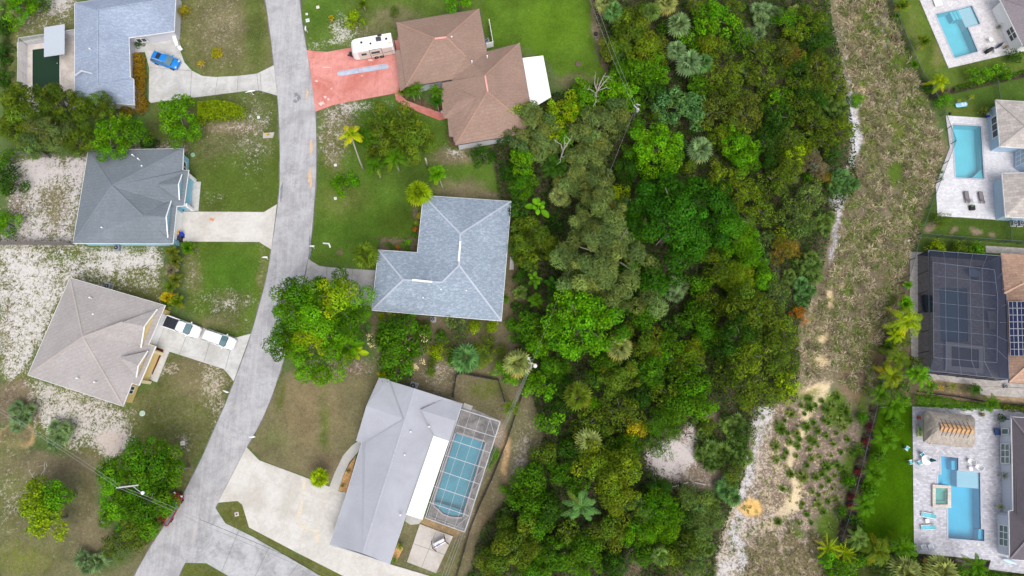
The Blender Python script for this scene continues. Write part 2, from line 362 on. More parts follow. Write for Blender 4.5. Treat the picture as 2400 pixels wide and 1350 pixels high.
paint([(0,575),(380,580),(378,720),(170,655),(60,880),(280,960),(330,1040),(240,1100),(0,960)], 12, (104,116,62), 0.63, 0.4, (222,216,214))
paint((200,615,90,16), 20, None, 0.75); paint((40,690,50,90), 30, None, 0.72); paint((330,690,50,22), 14, DUL, 0.18, 0.4); paint((150,600,40,14), 14, (88,118,50), 0.3)
paint((20,750,20,70), 18, None, 0.5, 0.8); paint((250,650,60,10), 12, None, 0.3)
paint([(0,905),(50,890),(90,940),(80,990),(0,990)], 14, LIT, 0.2, 0.8, (178,160,150)); paint((37,1022,40,33), 4, (186,156,114), 0.3, 0.2, (196,166,122)); paint((36,1018,33,26), 4, (112,104,72), 0.1, 0.7)
paint([(430,568),(606,566),(636,585),(600,745),(560,790),(480,770),(440,720)], 8, (84,124,44), 0.08, 0.25, (206,198,190))
paint((540,640,60,50), 26, (78,134,40), 0.02, 0.1); paint((450,640,18,50), 14, DUL, 0.4, 0.5); paint((535,715,45,34), 20, MID, 0.5, 0.5); paint((500,760,60,16), 14, DUL, 0.2, 0.6); paint((615,650,10,60), 8, DUL, 0.35)
paint([(397,823),(525,865),(548,893),(520,960),(450,1110),(440,1180),(300,1060),(285,960),(366,897)], 9, (96,112,62), 0.10, 0.55, (200,186,172))
paint((460,880,50,50), 25, (122,116,74), 0.1, 0.8); paint((495,890,22,40), 14, DUL, 0.6, 0.6); paint((510,950,16,50), 14, None, 0.5); paint((350,1010,40,30), 22, (100,116,64), 0.12, 0.4)
paint([(100,900),(300,960),(320,1040),(260,1070),(170,1040),(80,950)], 18, (104,112,64), 0.62, 0.4, (214,206,202))
paint((265,1035,36,26), 8, (190,176,164), 0.8, 0.5, (205,192,182)); paint((430,1038,16,20), 9, None, 0.5, None, (200,190,184)); paint((395,860,22,12), 8, None, 0.7)
paint([(0,1040),(120,1060),(230,1090),(230,1350),(340,1300),(400,1215),(430,1175),(360,1400),(0,1400)], 16, (106,110,72), 0.10, 0.65, (200,190,180))
paint((25,1150,34,120), 22, DUL, 0.38, 0.5, (214,206,202)); paint((60,1310,70,40), 28, (108,122,62), 0.08, 0.5); paint((150,1090,110,22), 20, (120,108,82), 0.18, 0.9, (190,176,160))
paint((200,1190,22,80), 20, (96,94,58), 0.04, 0.6); paint((220,1250,40,50), 24, (114,106,78), 0.2, 0.8); paint((340,1290,34,40), 14, (100,104,62), 0.02, 0.6)
# between drives, middle lots
paint([(702,-80),(1125,-80),(1160,40),(1225,110),(1240,130),(1142,120),(1120,20),(930,52),(928,100),(820,110),(722,118)], 7, (88,128,52), 0.03, 0.25)
paint((760,30,50,50), 20, (84,134,48), 0.0, 0.1); paint((860,85,60,28), 18, (104,108,62), 0.08, 0.7); paint((925,40,60,24), 18, (100,106,60), 0.06, 0.7)
paint((800,80,34,28), 9, (90,124,48), 0.62, 0.3, (222,216,212)); paint((745,104,18,12), 8, None, 0.6, None, (222,216,212)); paint((830,72,26,10), 9, None, 0.5, None, (222,216,212)); paint((800,45,12,14), 10, None, 0.5)
paint([(1120,-80),(1385,-80),(1400,20),(1430,190),(1350,215),(1275,140),(1225,110),(1145,118)], 7, (84,134,40), 0.01, 0.12)
paint((1300,60,70,60), 30, (92,148,38), 0.0, 0.08); paint((1345,185,40,14), 10, (112,112,74), 0.12, 0.6)
paint([(1375,-40),(1392,-40),(1400,20),(1422,100),(1440,205),(1426,205),(1408,110),(1386,20)], 6, (104,84,70), 0.12, 0.8, (176,150,140))
paint([(742,262),(925,222),(1050,280),(1070,342),(1150,342),(1170,460),(990,460),(980,590),(885,590),(880,632),(750,622),(724,600),(738,470)], 7, (84,130,48), 0.03, 0.2)
paint((790,280,45,45), 20, (106,112,66), 0.48, 0.6, (206,194,190)); paint((775,350,32,50), 20, (100,112,60), 0.5, 0.6, (206,192,188)); paint((830,250,40,12), 9, None, 0.6, None, (218,208,206)); paint((918,240,24,8), 8, None, 0.4)
paint((850,520,110,70), 40, (74,124,38), 0.0, 0.12); paint((800,470,60,40), 30, (96,124,58), 0.02, 0.4); paint((940,520,50,40), 22, (68,108,34), 0, 0.1)
paint((1080,445,50,24), 16, (124,116,84), 0.1, 0.85, (168,150,120)); paint((1080,365,60,20), 12, (120,112,80), 0.25, 0.8, (196,180,170)); paint((1065,350,18,14), 8, None, 0.7, None, (214,206,200)); paint((1145,460,26,10), 9, LIT, 0.1, 0.8)
paint([(925,222),(1048,245),(1036,272),(990,254),(950,236)], 4, (92,66,54), 0.0, 0.6); paint((1062,325,14,14), 6, (96,66,52), 0, 0.6); paint((794,593,8,6), 4, (96,84,52), 0, 0.9)
paint([(880,555),(985,590),(985,470),(975,470),(966,560)], 6, (86,84,52), 0.0, 0.7); paint([(885,560),(985,565),(985,592),(885,587)], 6, (78,66,50), 0.0, 0.8)
paint([(868,728),(1175,752),(1198,480),(1250,650),(1235,760),(1190,850),(1240,900),(1265,990),(1270,1030),(1235,1095),(1110,1345),(1000,1345),(1062,1257),(1090,1245),(1172,990),(1085,945),(890,885),(870,800)], 8, (112,104,76), 0.20, 0.85, (184,170,154))
paint((1205,650,14,110), 9, (104,92,66), 0.04, 0.9); paint((1210,740,24,40), 14, (124,108,84), 0.2, 0.9, (168,150,132)); paint((1010,765,60,16), 12, (116,102,84), 0.35, 0.8, (176,160,146))
paint((1140,910,44,26), 9, (104,118,64), 0.03, 0.5); paint((1145,955,40,16), 12, (98,100,60), 0.05, 0.8); paint((1020,870,40,20), 12, (120,112,84), 0.5, 0.7, (200,186,176)); paint((1010,910,50,10), 10, (116,104,80), 0.45, 0.8, (188,172,156)); paint((1085,780,70,18), 14, (110,98,74), 0.1, 0.9)
paint((1215,1030,36,70), 20, (112,116,76), 0.30, 0.7, (190,178,160)); paint((1225,1090,20,50), 14, (130,118,96), 0.6, 0.8, (196,186,178)); paint((1185,1070,9,50), 5, (206,172,128), 0.2, 0.4, (200,160,110)); paint((1170,1020,12,40), 7, (172,150,130), 0.3, 0.6)
paint((1130,1235,16,60), 12, (116,96,72), 0.06, 0.9); paint((1060,1310,30,34), 12, (106,108,66), 0.08, 0.6); paint((1100,1180,10,80), 6, (160,144,124), 0.3, 0.7); paint([(1000,1215),(1088,1247),(1080,1262),(990,1232)], 5, (180,146,104), 0.1, 0.7)
paint([(655,878),(740,850),(890,880),(860,950),(836,1035),(775,1140),(700,1110),(608,1078),(580,1046),(600,1012),(640,922)], 6, (116,114,74), 0.05, 0.75, (186,166,132))
paint((730,960,60,90), 40, (140,122,84), 0.08, 0.9, (196,174,136)); paint((760,1020,12,90), 14, (88,116,56), 0.0, 0.3); paint((640,1030,40,30), 22, (110,114,70), 0.0, 0.5); paint((800,860,70,22), 12, (128,110,90), 0.5, 0.85, (196,178,166)); paint((760,1090,50,30), 24, (122,104,78), 0.03, 0.9); paint((660,930,12,40), 10, (96,110,60), 0.0, 0.4)
paint([(508,1186),(557,1174),(568,1183),(585,1236),(805,1352),(880,1400),(830,1400),(594,1258),(528,1226)], 4, (98,110,58), 0.02, 0.45); paint([(434,1320),(484,1321),(540,1352),(600,1400),(390,1400)], 5, (92,110,52), 0.02, 0.4)
paint([(955,1206),(990,1218),(985,1230),(954,1318),(1022,1344),(1010,1352),(912,1322)], 4, (106,108,68), 0.05, 0.7)
# wood floor, litter painted darker to stand in for canopy shade
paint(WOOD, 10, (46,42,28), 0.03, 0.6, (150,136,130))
for e in ((1580,1075,66,52),(1622,1015,26,16),(1640,1128,50,22)): paint(e, 10, (140,124,112), 0.82, 0.5, (218,208,206))
paint((1650,1125,60,24), 14, (142,122,110), 0.35, 0.8, (190,176,168)); paint((1665,985,26,22), 12, (128,108,96), 0.2, 0.8); paint((1715,925,14,40), 8, (124,104,94), 0.1, 0.8)
for e in ((1635,18,16,12),(1400,60,10,60),(1755,70,14,10),(1830,185,26,22),(1835,345,24,22),(1890,370,30,24),(1750,525,16,26),(1855,420,24,14),(1820,650,18,30),(1390,1255,24,20),(1478,1325,30,20),(1610,1340,30,14),(1790,125,20,14)): paint(e, 8, (126,108,98), 0.3, 0.8, (196,184,182))
# cleared strip, sand track, turf gardens
CLEAR = [(1935,-60),(1960,100),(1985,230),(2000,330),(2010,430),(1955,500),(1925,640),(1868,760),(1865,935),(1800,950),(1760,1010),(1735,1130),(1690,1260),(1668,1400),(1930,1400),(1960,1260),(2035,950),(2055,870),(2085,750),(2135,590),(2150,550),(2195,430),(2222,350),(2180,240),(2070,-60)]
paint(CLEAR, 9, (130,120,94), 0.42, 0.5, (200,184,158))
paint((2040,120,60,160), 30, (124,112,88), 0.25, 0.7, (200,184,146)); paint((2050,420,90,110), 40, (118,106,90), 0.12, 0.6, (206,186,150)); paint((2000,640,80,110), 40, (116,104,88), 0.12, 0.6, (214,190,142))
paint([(1870,930),(1900,905),(1955,900),(2035,940),(1960,1260),(1930,1400),(1668,1400),(1690,1260),(1735,1130),(1760,1010),(1800,950)], 12, (134,118,108), 0.36, 0.5, (222,200,160))
paint([(1955,60),(1978,60),(2004,230),(2014,300),(2006,400),(1992,400),(1990,240)], 7, None, 0.45, None, (212,208,212)); paint([(1992,225),(2016,250),(2016,330),(2008,395),(1986,400),(1998,330),(1986,260)], 6, (176,172,170), 0.86, 0.3, (220,218,224))
paint([(1978,460),(1990,430),(1978,500),(1960,600),(1940,620),(1948,560)], 6, (150,144,140), 0.62, 0.4, (214,212,218)); paint((1965,470,14,24), 8, (150,144,140), 0.6, 0.3, (214,212,218))
paint([(1768,955),(1808,950),(1812,985),(1782,1045),(1770,1110),(1748,1180),(1745,1240),(1760,1300),(1740,1380),(1665,1400),(1690,1290),(1722,1200),(1738,1120),(1762,1040)], 9, (146,138,124), 0.72, 0.4, (218,215,218))
for e in ((1800,1010,16,22),(1770,1150,12,30),(1752,1235,20,24),(1700,1300,30,20),(1738,1345,40,18),(1790,1075,18,26),(1812,1215,24,16),(1780,1290,20,30)): paint(e, 12, None, 0.5, 0.5, (214,204,192))
paint((1760,1195,28,20), 5, (232,188,118), 0.3, 0.3, (236,190,118))
paint([(1905,905),(1948,900),(1950,935),(1900,960),(1895,1010),(1870,1050),(1858,1090),(1885,1140),(1868,1200),(1825,1240),(1790,1240),(1840,1190),(1862,1150),(1845,1085),(1850,1040),(1880,1000),(1870,960)], 5, (216,196,160), 0.7, 0.2, (230,210,172))
for e in ((2046,60,30,60),(2075,180,26,60),(2120,300,40,60),(2040,330,20,60),(2140,500,24,40),(2090,690,22,60),(2060,760,20,40),(2040,850,24,30),(2010,560,30,24)): paint(e, 22, (98,118,56), 0.2, 0.3)
for e in ((1915,845,26,10),(1930,790,16,14),(1950,700,8,24),(1975,630,20,8),(1972,668,7,10),(1922,760,10,12),(2060,600,14,12),(1900,920,20,14),(1905,760,8,26)): paint(e, 6, (206,184,144), 0.65, 0.2, (228,204,158))
for e in ((1940,740,10,30),(1985,700,30,10),(1860,1010,10,60)): paint(e, 9, None, 0.4, None, (210,190,160))
paint((2002,120,14,60), 10, None, 0.5, None, (212,188,140)); paint((2030,215,18,30), 12, None, 0.5, None, (212,188,140))
for e in ((1850,1260,90,60),(1880,1320,70,30),(1800,1110,20,40)): paint(e, 26, None, 0.55, 0.5, (206,190,168))
for e in ((2103,405,22,30),(2100,50,14,30),(2100,360,16,12),(2145,260,22,60),(2110,150,26,40),(2060,590,16,12),(2020,620,16,8),(2105,640,20,30),(1985,690,14,14),(2130,470,20,30),(1960,960,30,50),(2020,940,16,50),(1990,1100,20,50),(1940,1250,28,60),(1890,930,20,10),(1870,1250,16,14),(1885,1110,10,14)): paint(e, 12, (88,130,48), 0.08, 0.15)
for e in ((2066,8,16,14),(2095,92,14,13),(2132,180,13,13)): paint(e, 4, (86,60,54), 0.05, 0.5, (150,120,110))
paint((2065,52,12,16), 6, (190,186,184), 0.8, 0.2, (220,216,216)); paint((2078,100,8,8), 5, (190,186,184), 0.8, 0.2, (220,216,216)); paint((2110,225,8,30), 7, None, 0.7, None, (214,208,204))
paint([(2070,-60),(2155,-60),(2223,160),(2420,118),(2420,175),(2178,238)], 4, (88,124,50), 0.01, 0.25, sharp=True); paint((2140,100,20,70), 16, (100,130,60), 0, 0.4); paint((2200,120,16,30), 10, (112,124,70), 0, 0.5)
paint([(2066,-40),(2078,-40),(2182,232),(2172,236)], 5, (58,84,38), 0.02, 0.4)
paint([(2175,236),(2178,218),(2420,160),(2420,178),(2215,225)], 3, (60,48,44), 0, 0.4, sharp=True)
paint([(2180,232),(2420,178),(2420,300),(2216,300),(2216,272)], 4, (74,118,46), 0.01, 0.15, sharp=True); paint((2255,258,40,20), 12, (98,128,58), 0, 0.3)
paint([(2197,440),(2195,505),(2337,515),(2420,515),(2420,573),(2148,553),(2165,500)], 4, (72,112,42), 0.01, 0.2, sharp=True)
for e in ((2185,533,11,9),(2233,544,7,7),(2287,545,8,7),(2325,550,10,6)): paint(e, 4, (150,128,112), 0.2, 0.6, (178,156,140))
paint([(2138,580),(2147,556),(2420,576),(2420,590),(2345,592),(2180,586)], 3, (76,110,44), 0.01, 0.2, sharp=True)
paint([(2120,640),(2140,600),(2150,880),(2140,950),(2045,940),(2060,870),(2085,760)], 5, (122,104,84), 0.15, 0.7, (180,160,140))
paint([(2180,885),(2420,905),(2420,950),(2140,945),(2150,900)], 4, (176,150,120), 0.1, 0.6, (196,170,140), sharp=True); paint([(2185,890),(2300,905),(2300,925),(2190,910)], 4, (104,96,64), 0.05, 0.6)
paint([(2060,948),(2142,950),(2146,1300),(1960,1290),(2000,1160),(2040,960)], 3, (58,118,0), 0.0, 0.0, sharp=True)
paint([(2040,948),(2062,948),(2018,1170),(1990,1280),(1958,1268),(2000,1100)], 4, (50,42,38), 0.0, 0.5, sharp=True)
paint([(2142,1298),(2322,1315),(2318,1336),(2140,1325),(2060,1310),(2060,1290)], 3, (42,34,32), 0.0, 0.4, sharp=True)
paint([(1940,1300),(2140,1320),(2420,1345),(2420,1400),(1900,1400)], 6, (62,84,36), 0.0, 0.3)
paint((2005,880,30,60), 12, (130,100,80), 0.1, 0.8, (190,160,130)); paint((2060,800,16,60), 9, (138,106,82), 0.1, 0.8)
GZ = np.zeros(len(X)) + (fbm(X, Y, 9.0, 5) - 0.5) * 0.10 * ((np.abs(X) < 92) & (Y > -24) & (Y < 80)) - 0.06
from itertools import chain
for k, pl in POOLS.items():
    GZ = np.where(sdf(pl, QX, QY) < 6, -3.0, GZ)
GZ = np.where(sdf([(2179,1132),(2229,1132),(2229,1194),(2179,1194)], QX, QY) < 2, -3.0, GZ)
idx = np.arange(nx * ny).reshape(ny, nx); GF = np.stack([idx[:-1, :-1], idx[:-1, 1:], idx[1:, 1:], idx[1:, :-1]], -1).reshape(-1, 4)
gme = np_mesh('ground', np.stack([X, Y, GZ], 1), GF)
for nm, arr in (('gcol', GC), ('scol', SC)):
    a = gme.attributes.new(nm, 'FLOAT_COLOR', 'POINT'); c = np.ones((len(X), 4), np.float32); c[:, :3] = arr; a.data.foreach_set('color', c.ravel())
for nm, arr in (('cov', COV), ('dry', DRY)):
    a = gme.attributes.new(nm, 'FLOAT', 'POINT'); a.data.foreach_set('value', arr.astype(np.float32))
m, nt, out = new_mat('ground'); g = N(nt, 'ShaderNodeNewGeometry'); pos = g.outputs['Position']
at = {k: N(nt, 'ShaderNodeAttribute', attribute_name=k) for k in ('gcol', 'scol', 'cov', 'dry')}
n1 = noise(nt, pos, 0.75, 4, 0.6, 0.6); n2 = noise(nt, pos, 2.9, 5, 0.72, 0.9); n3 = noise(nt, pos, 9.0, 3, 0.8); n4 = noise(nt, pos, 0.22, 4, 0.6, 0.4)
nn = mth(nt, 'ADD', mth(nt, 'MULTIPLY', n1, 0.30), mth(nt, 'MULTIPLY', n2, 0.70)); nn = mrange(nt, nn, 0.34, 0.66, 0, 1)
thr = mth(nt, 'SUBTRACT', 1.14, mth(nt, 'MULTIPLY', at['cov'].outputs['Fac'], 1.10))
smask = mrange(nt, mth(nt, 'SUBTRACT', nn, thr), -0.26, 0.22, 0, 0.9, True)
n5 = noise(nt, pos, 1.3, 6, 0.75, 0.4); dthr = mth(nt, 'SUBTRACT', 1.3, mth(nt, 'MULTIPLY', at['dry'].outputs['Fac'], 1.5))
dmask = mrange(nt, mth(nt, 'SUBTRACT', mrange(nt, n5, 0.32, 0.68, 0, 1), dthr), -0.3, 0.3, 0, 0.55, True)
c = mixc(nt, dmask, at['gcol'].outputs['Color'], A(128, 119, 94))
c = mixc(nt, 1.0, c, mrange(nt, n2, 0.3, 0.7, 0.72, 1.25), 'MULTIPLY'); c = mixc(nt, 1.0, c, mrange(nt, n4, 0.3, 0.7, 0.76, 1.2), 'MULTIPLY')
c = mixc(nt, 1.0, c, mrange(nt, n3, 0.25, 0.75, 0.7, 1.28), 'MULTIPLY')
s = mixc(nt, 1.0, at['scol'].outputs['Color'], mrange(nt, n3, 0.25, 0.75, 0.86, 1.1), 'MULTIPLY')
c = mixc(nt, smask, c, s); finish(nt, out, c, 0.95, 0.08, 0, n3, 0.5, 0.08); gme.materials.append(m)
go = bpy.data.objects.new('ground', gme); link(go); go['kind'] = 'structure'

# ---------------------------------------------------------------- roads, drives, paths
ROADM = concrete('asphalt_old', A(193, 192, 194), 0.3, A(146, 145, 148), 0.12, 0.36, R(-8), 0.3, True, A(206,180,150))
mb = MB().prism(PP(ROAD_POLY), -0.2, 0.03); structure('road', mb, ROADM)
kb = MB()
for side in (ROAD_L, ROAD_R):          # ragged pale edge of the old surface
    pts = PP(smooth_line(side, 3), 0.034)
    for i in range(len(pts) - 1):
        a, b = pts[i], pts[i + 1]; dd = (b - a).normalized(); nn_ = Vector((-dd.y, dd.x, 0)) * (1 if side is ROAD_L else -1); w = 0.10 + 0.07 * math.sin(i * 1.7)
        kb.add([a - nn_ * 0.02, b - nn_ * 0.02, b - nn_ * (0.04 + w), a - nn_ * (0.04 + w)], [(0, 1, 2, 3)] if side is ROAD_R else [(3, 2, 1, 0)])
structure('road_edge', kb, concrete('edge', A(128,124,118), 0.4, None, 0.2))
rp = concrete('repair', A(140,142,148), 0.3, None, 0.25, blotch=1.5)
def blob(cx, cy, rx, ry, n=18, jit=0.25, seed=0, rot=0.0):
    r = random.Random(seed); o = []
    for i in range(n):
        a = 2 * math.pi * i / n; k = 1 + (r.random() - 0.5) * 2 * jit; x = math.cos(a) * rx * k; y = math.sin(a) * ry * k
        o.append((cx + x * math.cos(rot) - y * math.sin(rot), cy + x * math.sin(rot) + y * math.cos(rot)))
    return o
mb = MB()
for q in ((694,222,5,5,1),(700,230,4,6,2),(692,238,5,4,3),(660,450,3,22,4),(727,575,3,30,8)): mb.prism(PP(blob(*q[:4], seed=q[4], jit=0.4)), 0.031, 0.037)
structure('road_patch', mb, rp)
mb = MB()
for q in ((727,415,4,22,5),(729,345,3,18,6),(720,222,3,14,7)): mb.prism(PP(blob(*q[:4], seed=q[4], jit=0.4)), 0.031, 0.036)
structure('road_sand', mb, plain('sand_film', A(212,182,150), 0.9, 0.1, 0, 0.15))
def slab(name, pts, mat, z=0.05, joints=(), jmat=None, holes=(), z0=-0.15):
    mb = MB().prism(PP(pts), z0, z, [PP(h) for h in holes]); o = structure(name, mb, mat)
    if joints:
        j = MB()
        for a, b in joints: j.beam(P(*a, z + 0.003), P(*b, z + 0.003), 0.05, 0.006)
        structure('expansion_joint', j, jmat or plain('joint', A(120,118,114), 0.9, 0.1))
    return o
CONC = concrete('concrete_pale', A(210, 210, 207), 0.3, A(160, 156, 150), 0.08)
CONCW = concrete('concrete_cream', A(216, 213, 207), 0.28, A(172, 164, 152), 0.08, blotch=0.3)
CONCG = concrete('concrete_grey', A(194, 194, 196), 0.42, A(142, 142, 144), 0.1, blotch=0.3)
slab('driveway', [(642,153),(602,173),(560,178),(504,181),(474,178),(450,166),(432,146),(422,118),(409,84),(350,92),(303,104),(303,124),(340,122),(350,160),(349,237),(353,241),(445,230),(578,213),(608,212),(650,224)], CONC, 0.05,
     [((449,166),(446,229)),((510,181),(504,221)),((558,178),(556,215)),((602,173),(606,212)),((352,158),(449,166)),((610,172),(612,212))])
PINK = concrete('pink_drive', A(226, 160, 151), 0.45, A(196, 118, 106), 0.08, blotch=0.22, streak=0.15, rz=R(80))
slab('driveway', [(719,118),(766,122),(822,112),(932,94),(934,70),(938,70),(950,208),(940,216),(925,219),(784,245),(739,262),(733,210),(726,155)], PINK, 0.05,
     [((776,120),(786,244)),((836,110),(846,232)),((890,102),(900,224)),((727,178),(946,146))], plain('pink_joint', A(214,132,122), 0.9, 0.1))
slab('path', [(925,219),(928,234),(941,244),(985,264),(1030,282),(1048,278),(1040,266),(990,250),(953,236),(936,220)], PINK, 0.055)
sp = [(791,170),(795,167),(900,150),(907,150),(911,153),(911,158),(907,161),(800,178),(794,178),(791,175)]
slab('driveway_stripe', sp, concrete('blue_stripe', A(160, 178, 204), 0.5, A(196, 204, 216), 0.1, blotch=1.2), 0.054)
mb = MB()
for q in ((868,141,6,2.5,1),(753,243,6,4,2),(762,228,3,3,3),(777,208,2,2,4),(742,190,3,2,5),(765,158,9,1,6),(848,178,2,1.4,7),(770,233,3,3,9),(884,95,2,6,10)): mb.prism(PP(blob(*q[:4], seed=q[4], jit=0.45)), 0.051, 0.056)
structure('driveway_stain', mb, plain('bare_patch', A(232,200,190), 0.9, 0.1))
slab('driveway', [(421,496),(619,497),(649,479),(636,585),(607,567),(421,566)], CONCW, 0.05); slab('path', [(450,426),(471,426),(465,494),(450,494)], CONC, 0.045)
mb = MB(); mb.prism(PP(blob(497,515,6,4,seed=3,jit=0.6)), 0.051, 0.055); structure('driveway_stain', mb, plain('rust_stain', A(206,150,116), 0.9, 0.1))
slab('driveway', [(385,733),(474,768),(554,791),(588,782),(548,893),(525,865),(397,824),(362,812),(350,800)], CONC, 0.05, [((448,757),(420,832)),((500,774),(478,848)),((548,789),(528,866))])
slab('path', [(378,818),(397,824),(368,896),(350,890)], CONC, 0.045)
slab('driveway', [(723,606),(730,612),(748,623),(766,626),(880,634),(870,716),(840,716),(760,700),(712,664),(718,636)], concrete('conc_e', A(186,184,182), 0.35, A(146,142,136), 0.1), 0.05, [((766,626),(764,700)),((826,630),(822,710))])
slab('driveway', [(578,1048),(608,1079),(700,1113),(772,1141),(796,1152),(815,1155),(772,1276),(913,1322),(1007,1350),(1080,1380),(1060,1420),(900,1410),(805,1350),(700,1297),(584,1236),(568,1183),(557,1174),(511,1178)], CONCW, 0.05,
     [((560,1105),(700,1156)),((700,1156),(790,1190)),((640,1090),(598,1190)),((608,1079),(580,1130)),((700,1115),(655,1262)),((745,1132),(700,1290)),((640,1190),(760,1235))], plain('joint_pale', A(196,190,180), 0.9, 0.1))
def ribbon(px, w, z):
    pts = PP(smooth_line(px, 4), z); L = []; Rr = []
    for i, p in enumerate(pts):
        d = (pts[min(i + 1, len(pts) - 1)] - pts[max(i - 1, 0)]).normalized(); n_ = Vector((-d.y, d.x, 0)) * w * (0.7 + 0.5 * math.sin(i * 1.3)); L.append(p + n_); Rr.append(p - n_)
    return L + Rr[::-1]
mb = MB(); mb.prism(ribbon([(714,1125),(710,1170),(699,1222),(720,1238),(745,1246)], 0.25, 0), 0.05, 0.054); mb.prism(PP(blob(744,1258,6,14,seed=9)), 0.05, 0.0545)
structure('driveway_stain', mb, plain('tan_stain', A(216,204,184), 0.9, 0.1))
slab('path', [(772,1141),(785,1107),(804,1068),(825,1044),(838,1035),(848,1037),(842,1056),(819,1083),(804,1116),(793,1151)], concrete('path_f', A(196,194,188), 0.3), 0.048)
slab('driveway', [(505,1190),(528,1226),(593,1258),(700,1320),(830,1395),(640,1420),(536,1350),(484,1320),(434,1319),(470,1262)], CONCG, 0.05, [((560,1242),(520,1338)),((632,1280),(585,1378)),((700,1320),(640,1400))])
slab('patio', [(984,1228),(1062,1257),(1022,1343),(954,1317)], concrete('patio_f', A(204,198,190), 0.3, A(160,148,140), 0.06), 0.10, [((1023,1243),(988,1330)),((969,1274),(1042,1300))])
slab('mulch_bed', [(835,1068),(813,1154),(794,1150),(804,1118),(818,1090)], plain('mulch_tan', A(200,156,104), 0.95, 0.1, 0, 0.4, 5), 0.06)
slab('mulch_bed', [(934,1272),(945,1285),(930,1316),(918,1306)], plain('mulch_tan', A(200,156,104)), 0.055)
slab('patio', [(952,1206),(990,1218),(982,1228),(962,1230),(950,1222)], concrete('path_f', A(196,194,188)), 0.05)
slab('path', [(1196,602),(1204,602),(1204,632),(1194,632)], CONCG, 0.06)
slab('path', [(1088,944),(1108,952),(1104,962),(1086,955)], CONC, 0.06)
# porch of the yellow-walled house, hydrant pad
slab('porch', [(362,832),(374,826),(352,888),(336,884)], concrete('porch_grey', A(168,176,184), 0.2), 0.12)
slab('mulch_bed', [(362,812),(384,820),(358,878),(352,876),(374,828),(360,823)], plain('mulch_red', A(110,62,54), 0.95, 0.1, 0, 0.4, 6), 0.07)
slab('porch', [(432,470),(452,425),(450,495),(432,495)], concrete('porch_grey', A(168,176,184)), 0.1)
slab('utility_pad', [(617,312),(643,310),(640,323),(616,324)], concrete('pad', A(190,186,180), 0.4), 0.06)
# pool decks
def inset_hole(k): return POOLS[k]
PAV1 = paver('paver_light', A(214, 211, 213), sx=2.6, var=0.12, rz=R(-20)); PAV2 = paver('paver_white', A(218, 217, 221), sx=2.6, var=0.10)
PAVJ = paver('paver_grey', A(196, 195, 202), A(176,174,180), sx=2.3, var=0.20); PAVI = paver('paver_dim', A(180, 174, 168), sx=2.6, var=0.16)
SPA = [(2188,1142),(2218,1143),(2218,1182),(2188,1182)]
slab('pool_deck', [(40,100),(175,72),(300,96),(300,240),(210,240),(150,262),(60,262),(44,230)], concrete('deck_tan', A(218,210,200), 0.4, A(176,164,156), 0.08, blotch=0.6), 0.06, holes=[POOLS['A']])
slab('pool_deck', [(2150,-60),(2155,0),(2223,160),(2364,127),(2440,112),(2440,-60)], PAV1, 0.06, holes=[POOLS['B1']])
slab('pool_deck', [(2216,271),(2330,278),(2440,290),(2440,520),(2337,515),(2197,506),(2193,434),(2226,345)], PAV2, 0.06, holes=[POOLS['B2']])
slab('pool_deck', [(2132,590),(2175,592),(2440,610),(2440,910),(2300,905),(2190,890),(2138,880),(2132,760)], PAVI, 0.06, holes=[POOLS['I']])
slab('pool_deck', [(2138,953),(2386,960),(2386,962),(2440,970),(2440,1350),(2316,1334),(2322,1313),(2142,1296)], PAVJ, 0.06, holes=[POOLS['J'], SPA])
slab('path', [(2310,576),(2440,584),(2440,600),(2310,592)], PAVI, 0.05); slab('path', [(2296,905),(2440,912),(2440,936),(2296,925)], PAVI, 0.052)
slab('pool_deck', [(1083,946),(1173,986),(1090,1248),(1000,1216),(1052,1034)], concrete('deck_f', A(168,164,160), 0.5, A(120,116,116), 0.1, blotch=0.5), 0.055, holes=[POOLS['F']])
# ================================================================ POOLS (thing > shell, coping, water, step)
def pool(key, label, depth, shell_col, tint, opac=0.3, steps=(), shelf=None, coping=None, rough=0.03, wz=-0.06):
    pts = POOLS[key]; w = PP(pts); c = sum(w, Vector()) / len(w); c.z = 0
    t = thing('swimming_pool', label, 'pool', c)
    mb = MB(); n = len(w); v0 = [Vector((p.x, p.y, 0.058)) for p in w]; v1 = [Vector((p.x, p.y, -depth)) for p in w]
    for i in range(n): mb.add([v0[i], v0[(i + 1) % n], v1[(i + 1) % n], v1[i]], [(0, 1, 2, 3)])
    for tr in tessellate_polygon([[Vector((p.x, p.y, 0)) for p in w]]): mb.add([v1[i] for i in tr], [(0, 1, 2)])
    mb.build('shell', shell_col, t)
    wb = MB()
    for tr in tessellate_polygon([[Vector((p.x, p.y, 0)) for p in w]]):
        a, b, cc = (w[i] for i in tr); tr = tr if (b - a).cross(cc - a).z > 0 else tr[::-1]
        wb.add([Vector((w[i].x, w[i].y, wz)) for i in tr], [(0, 1, 2)])
    wb.build('water', water_mat('water_' + key, tint, rough, opac), t)
    if coping:
        kb = MB()
        for i in range(n):
            a, b = v0[i], v0[(i + 1) % n]; d_ = (b - a).normalized(); o = Vector((d_.y, -d_.x, 0)) * 0.13; s_ = 1 if sum((w[j].x * w[(j + 1) % n].y - w[(j + 1) % n].x * w[j].y) for j in range(n)) > 0 else -1
            kb.beam(a + o * s_ + Vector((0, 0, 0.015 + 0.002 * (i % 2))), b + o * s_ + Vector((0, 0, 0.015 + 0.002 * (i % 2))), 0.24, 0.04)
        kb.build('coping', coping, t)
    for nm, poly, z in steps:
        MB().prism(PP(poly), -depth + 0.01, z).build(nm, shell_col if nm != 'sun_shelf' else plain('shelf_' + key, tuple(min(.8, x * 1.05) for x in A(196, 214, 230)), 0.6, .3, 0, .05), t)
    return t
PB = plain('plaster_aqua', A(114, 212, 232), 0.6, 0.3, 0, 0.06, 0.6)
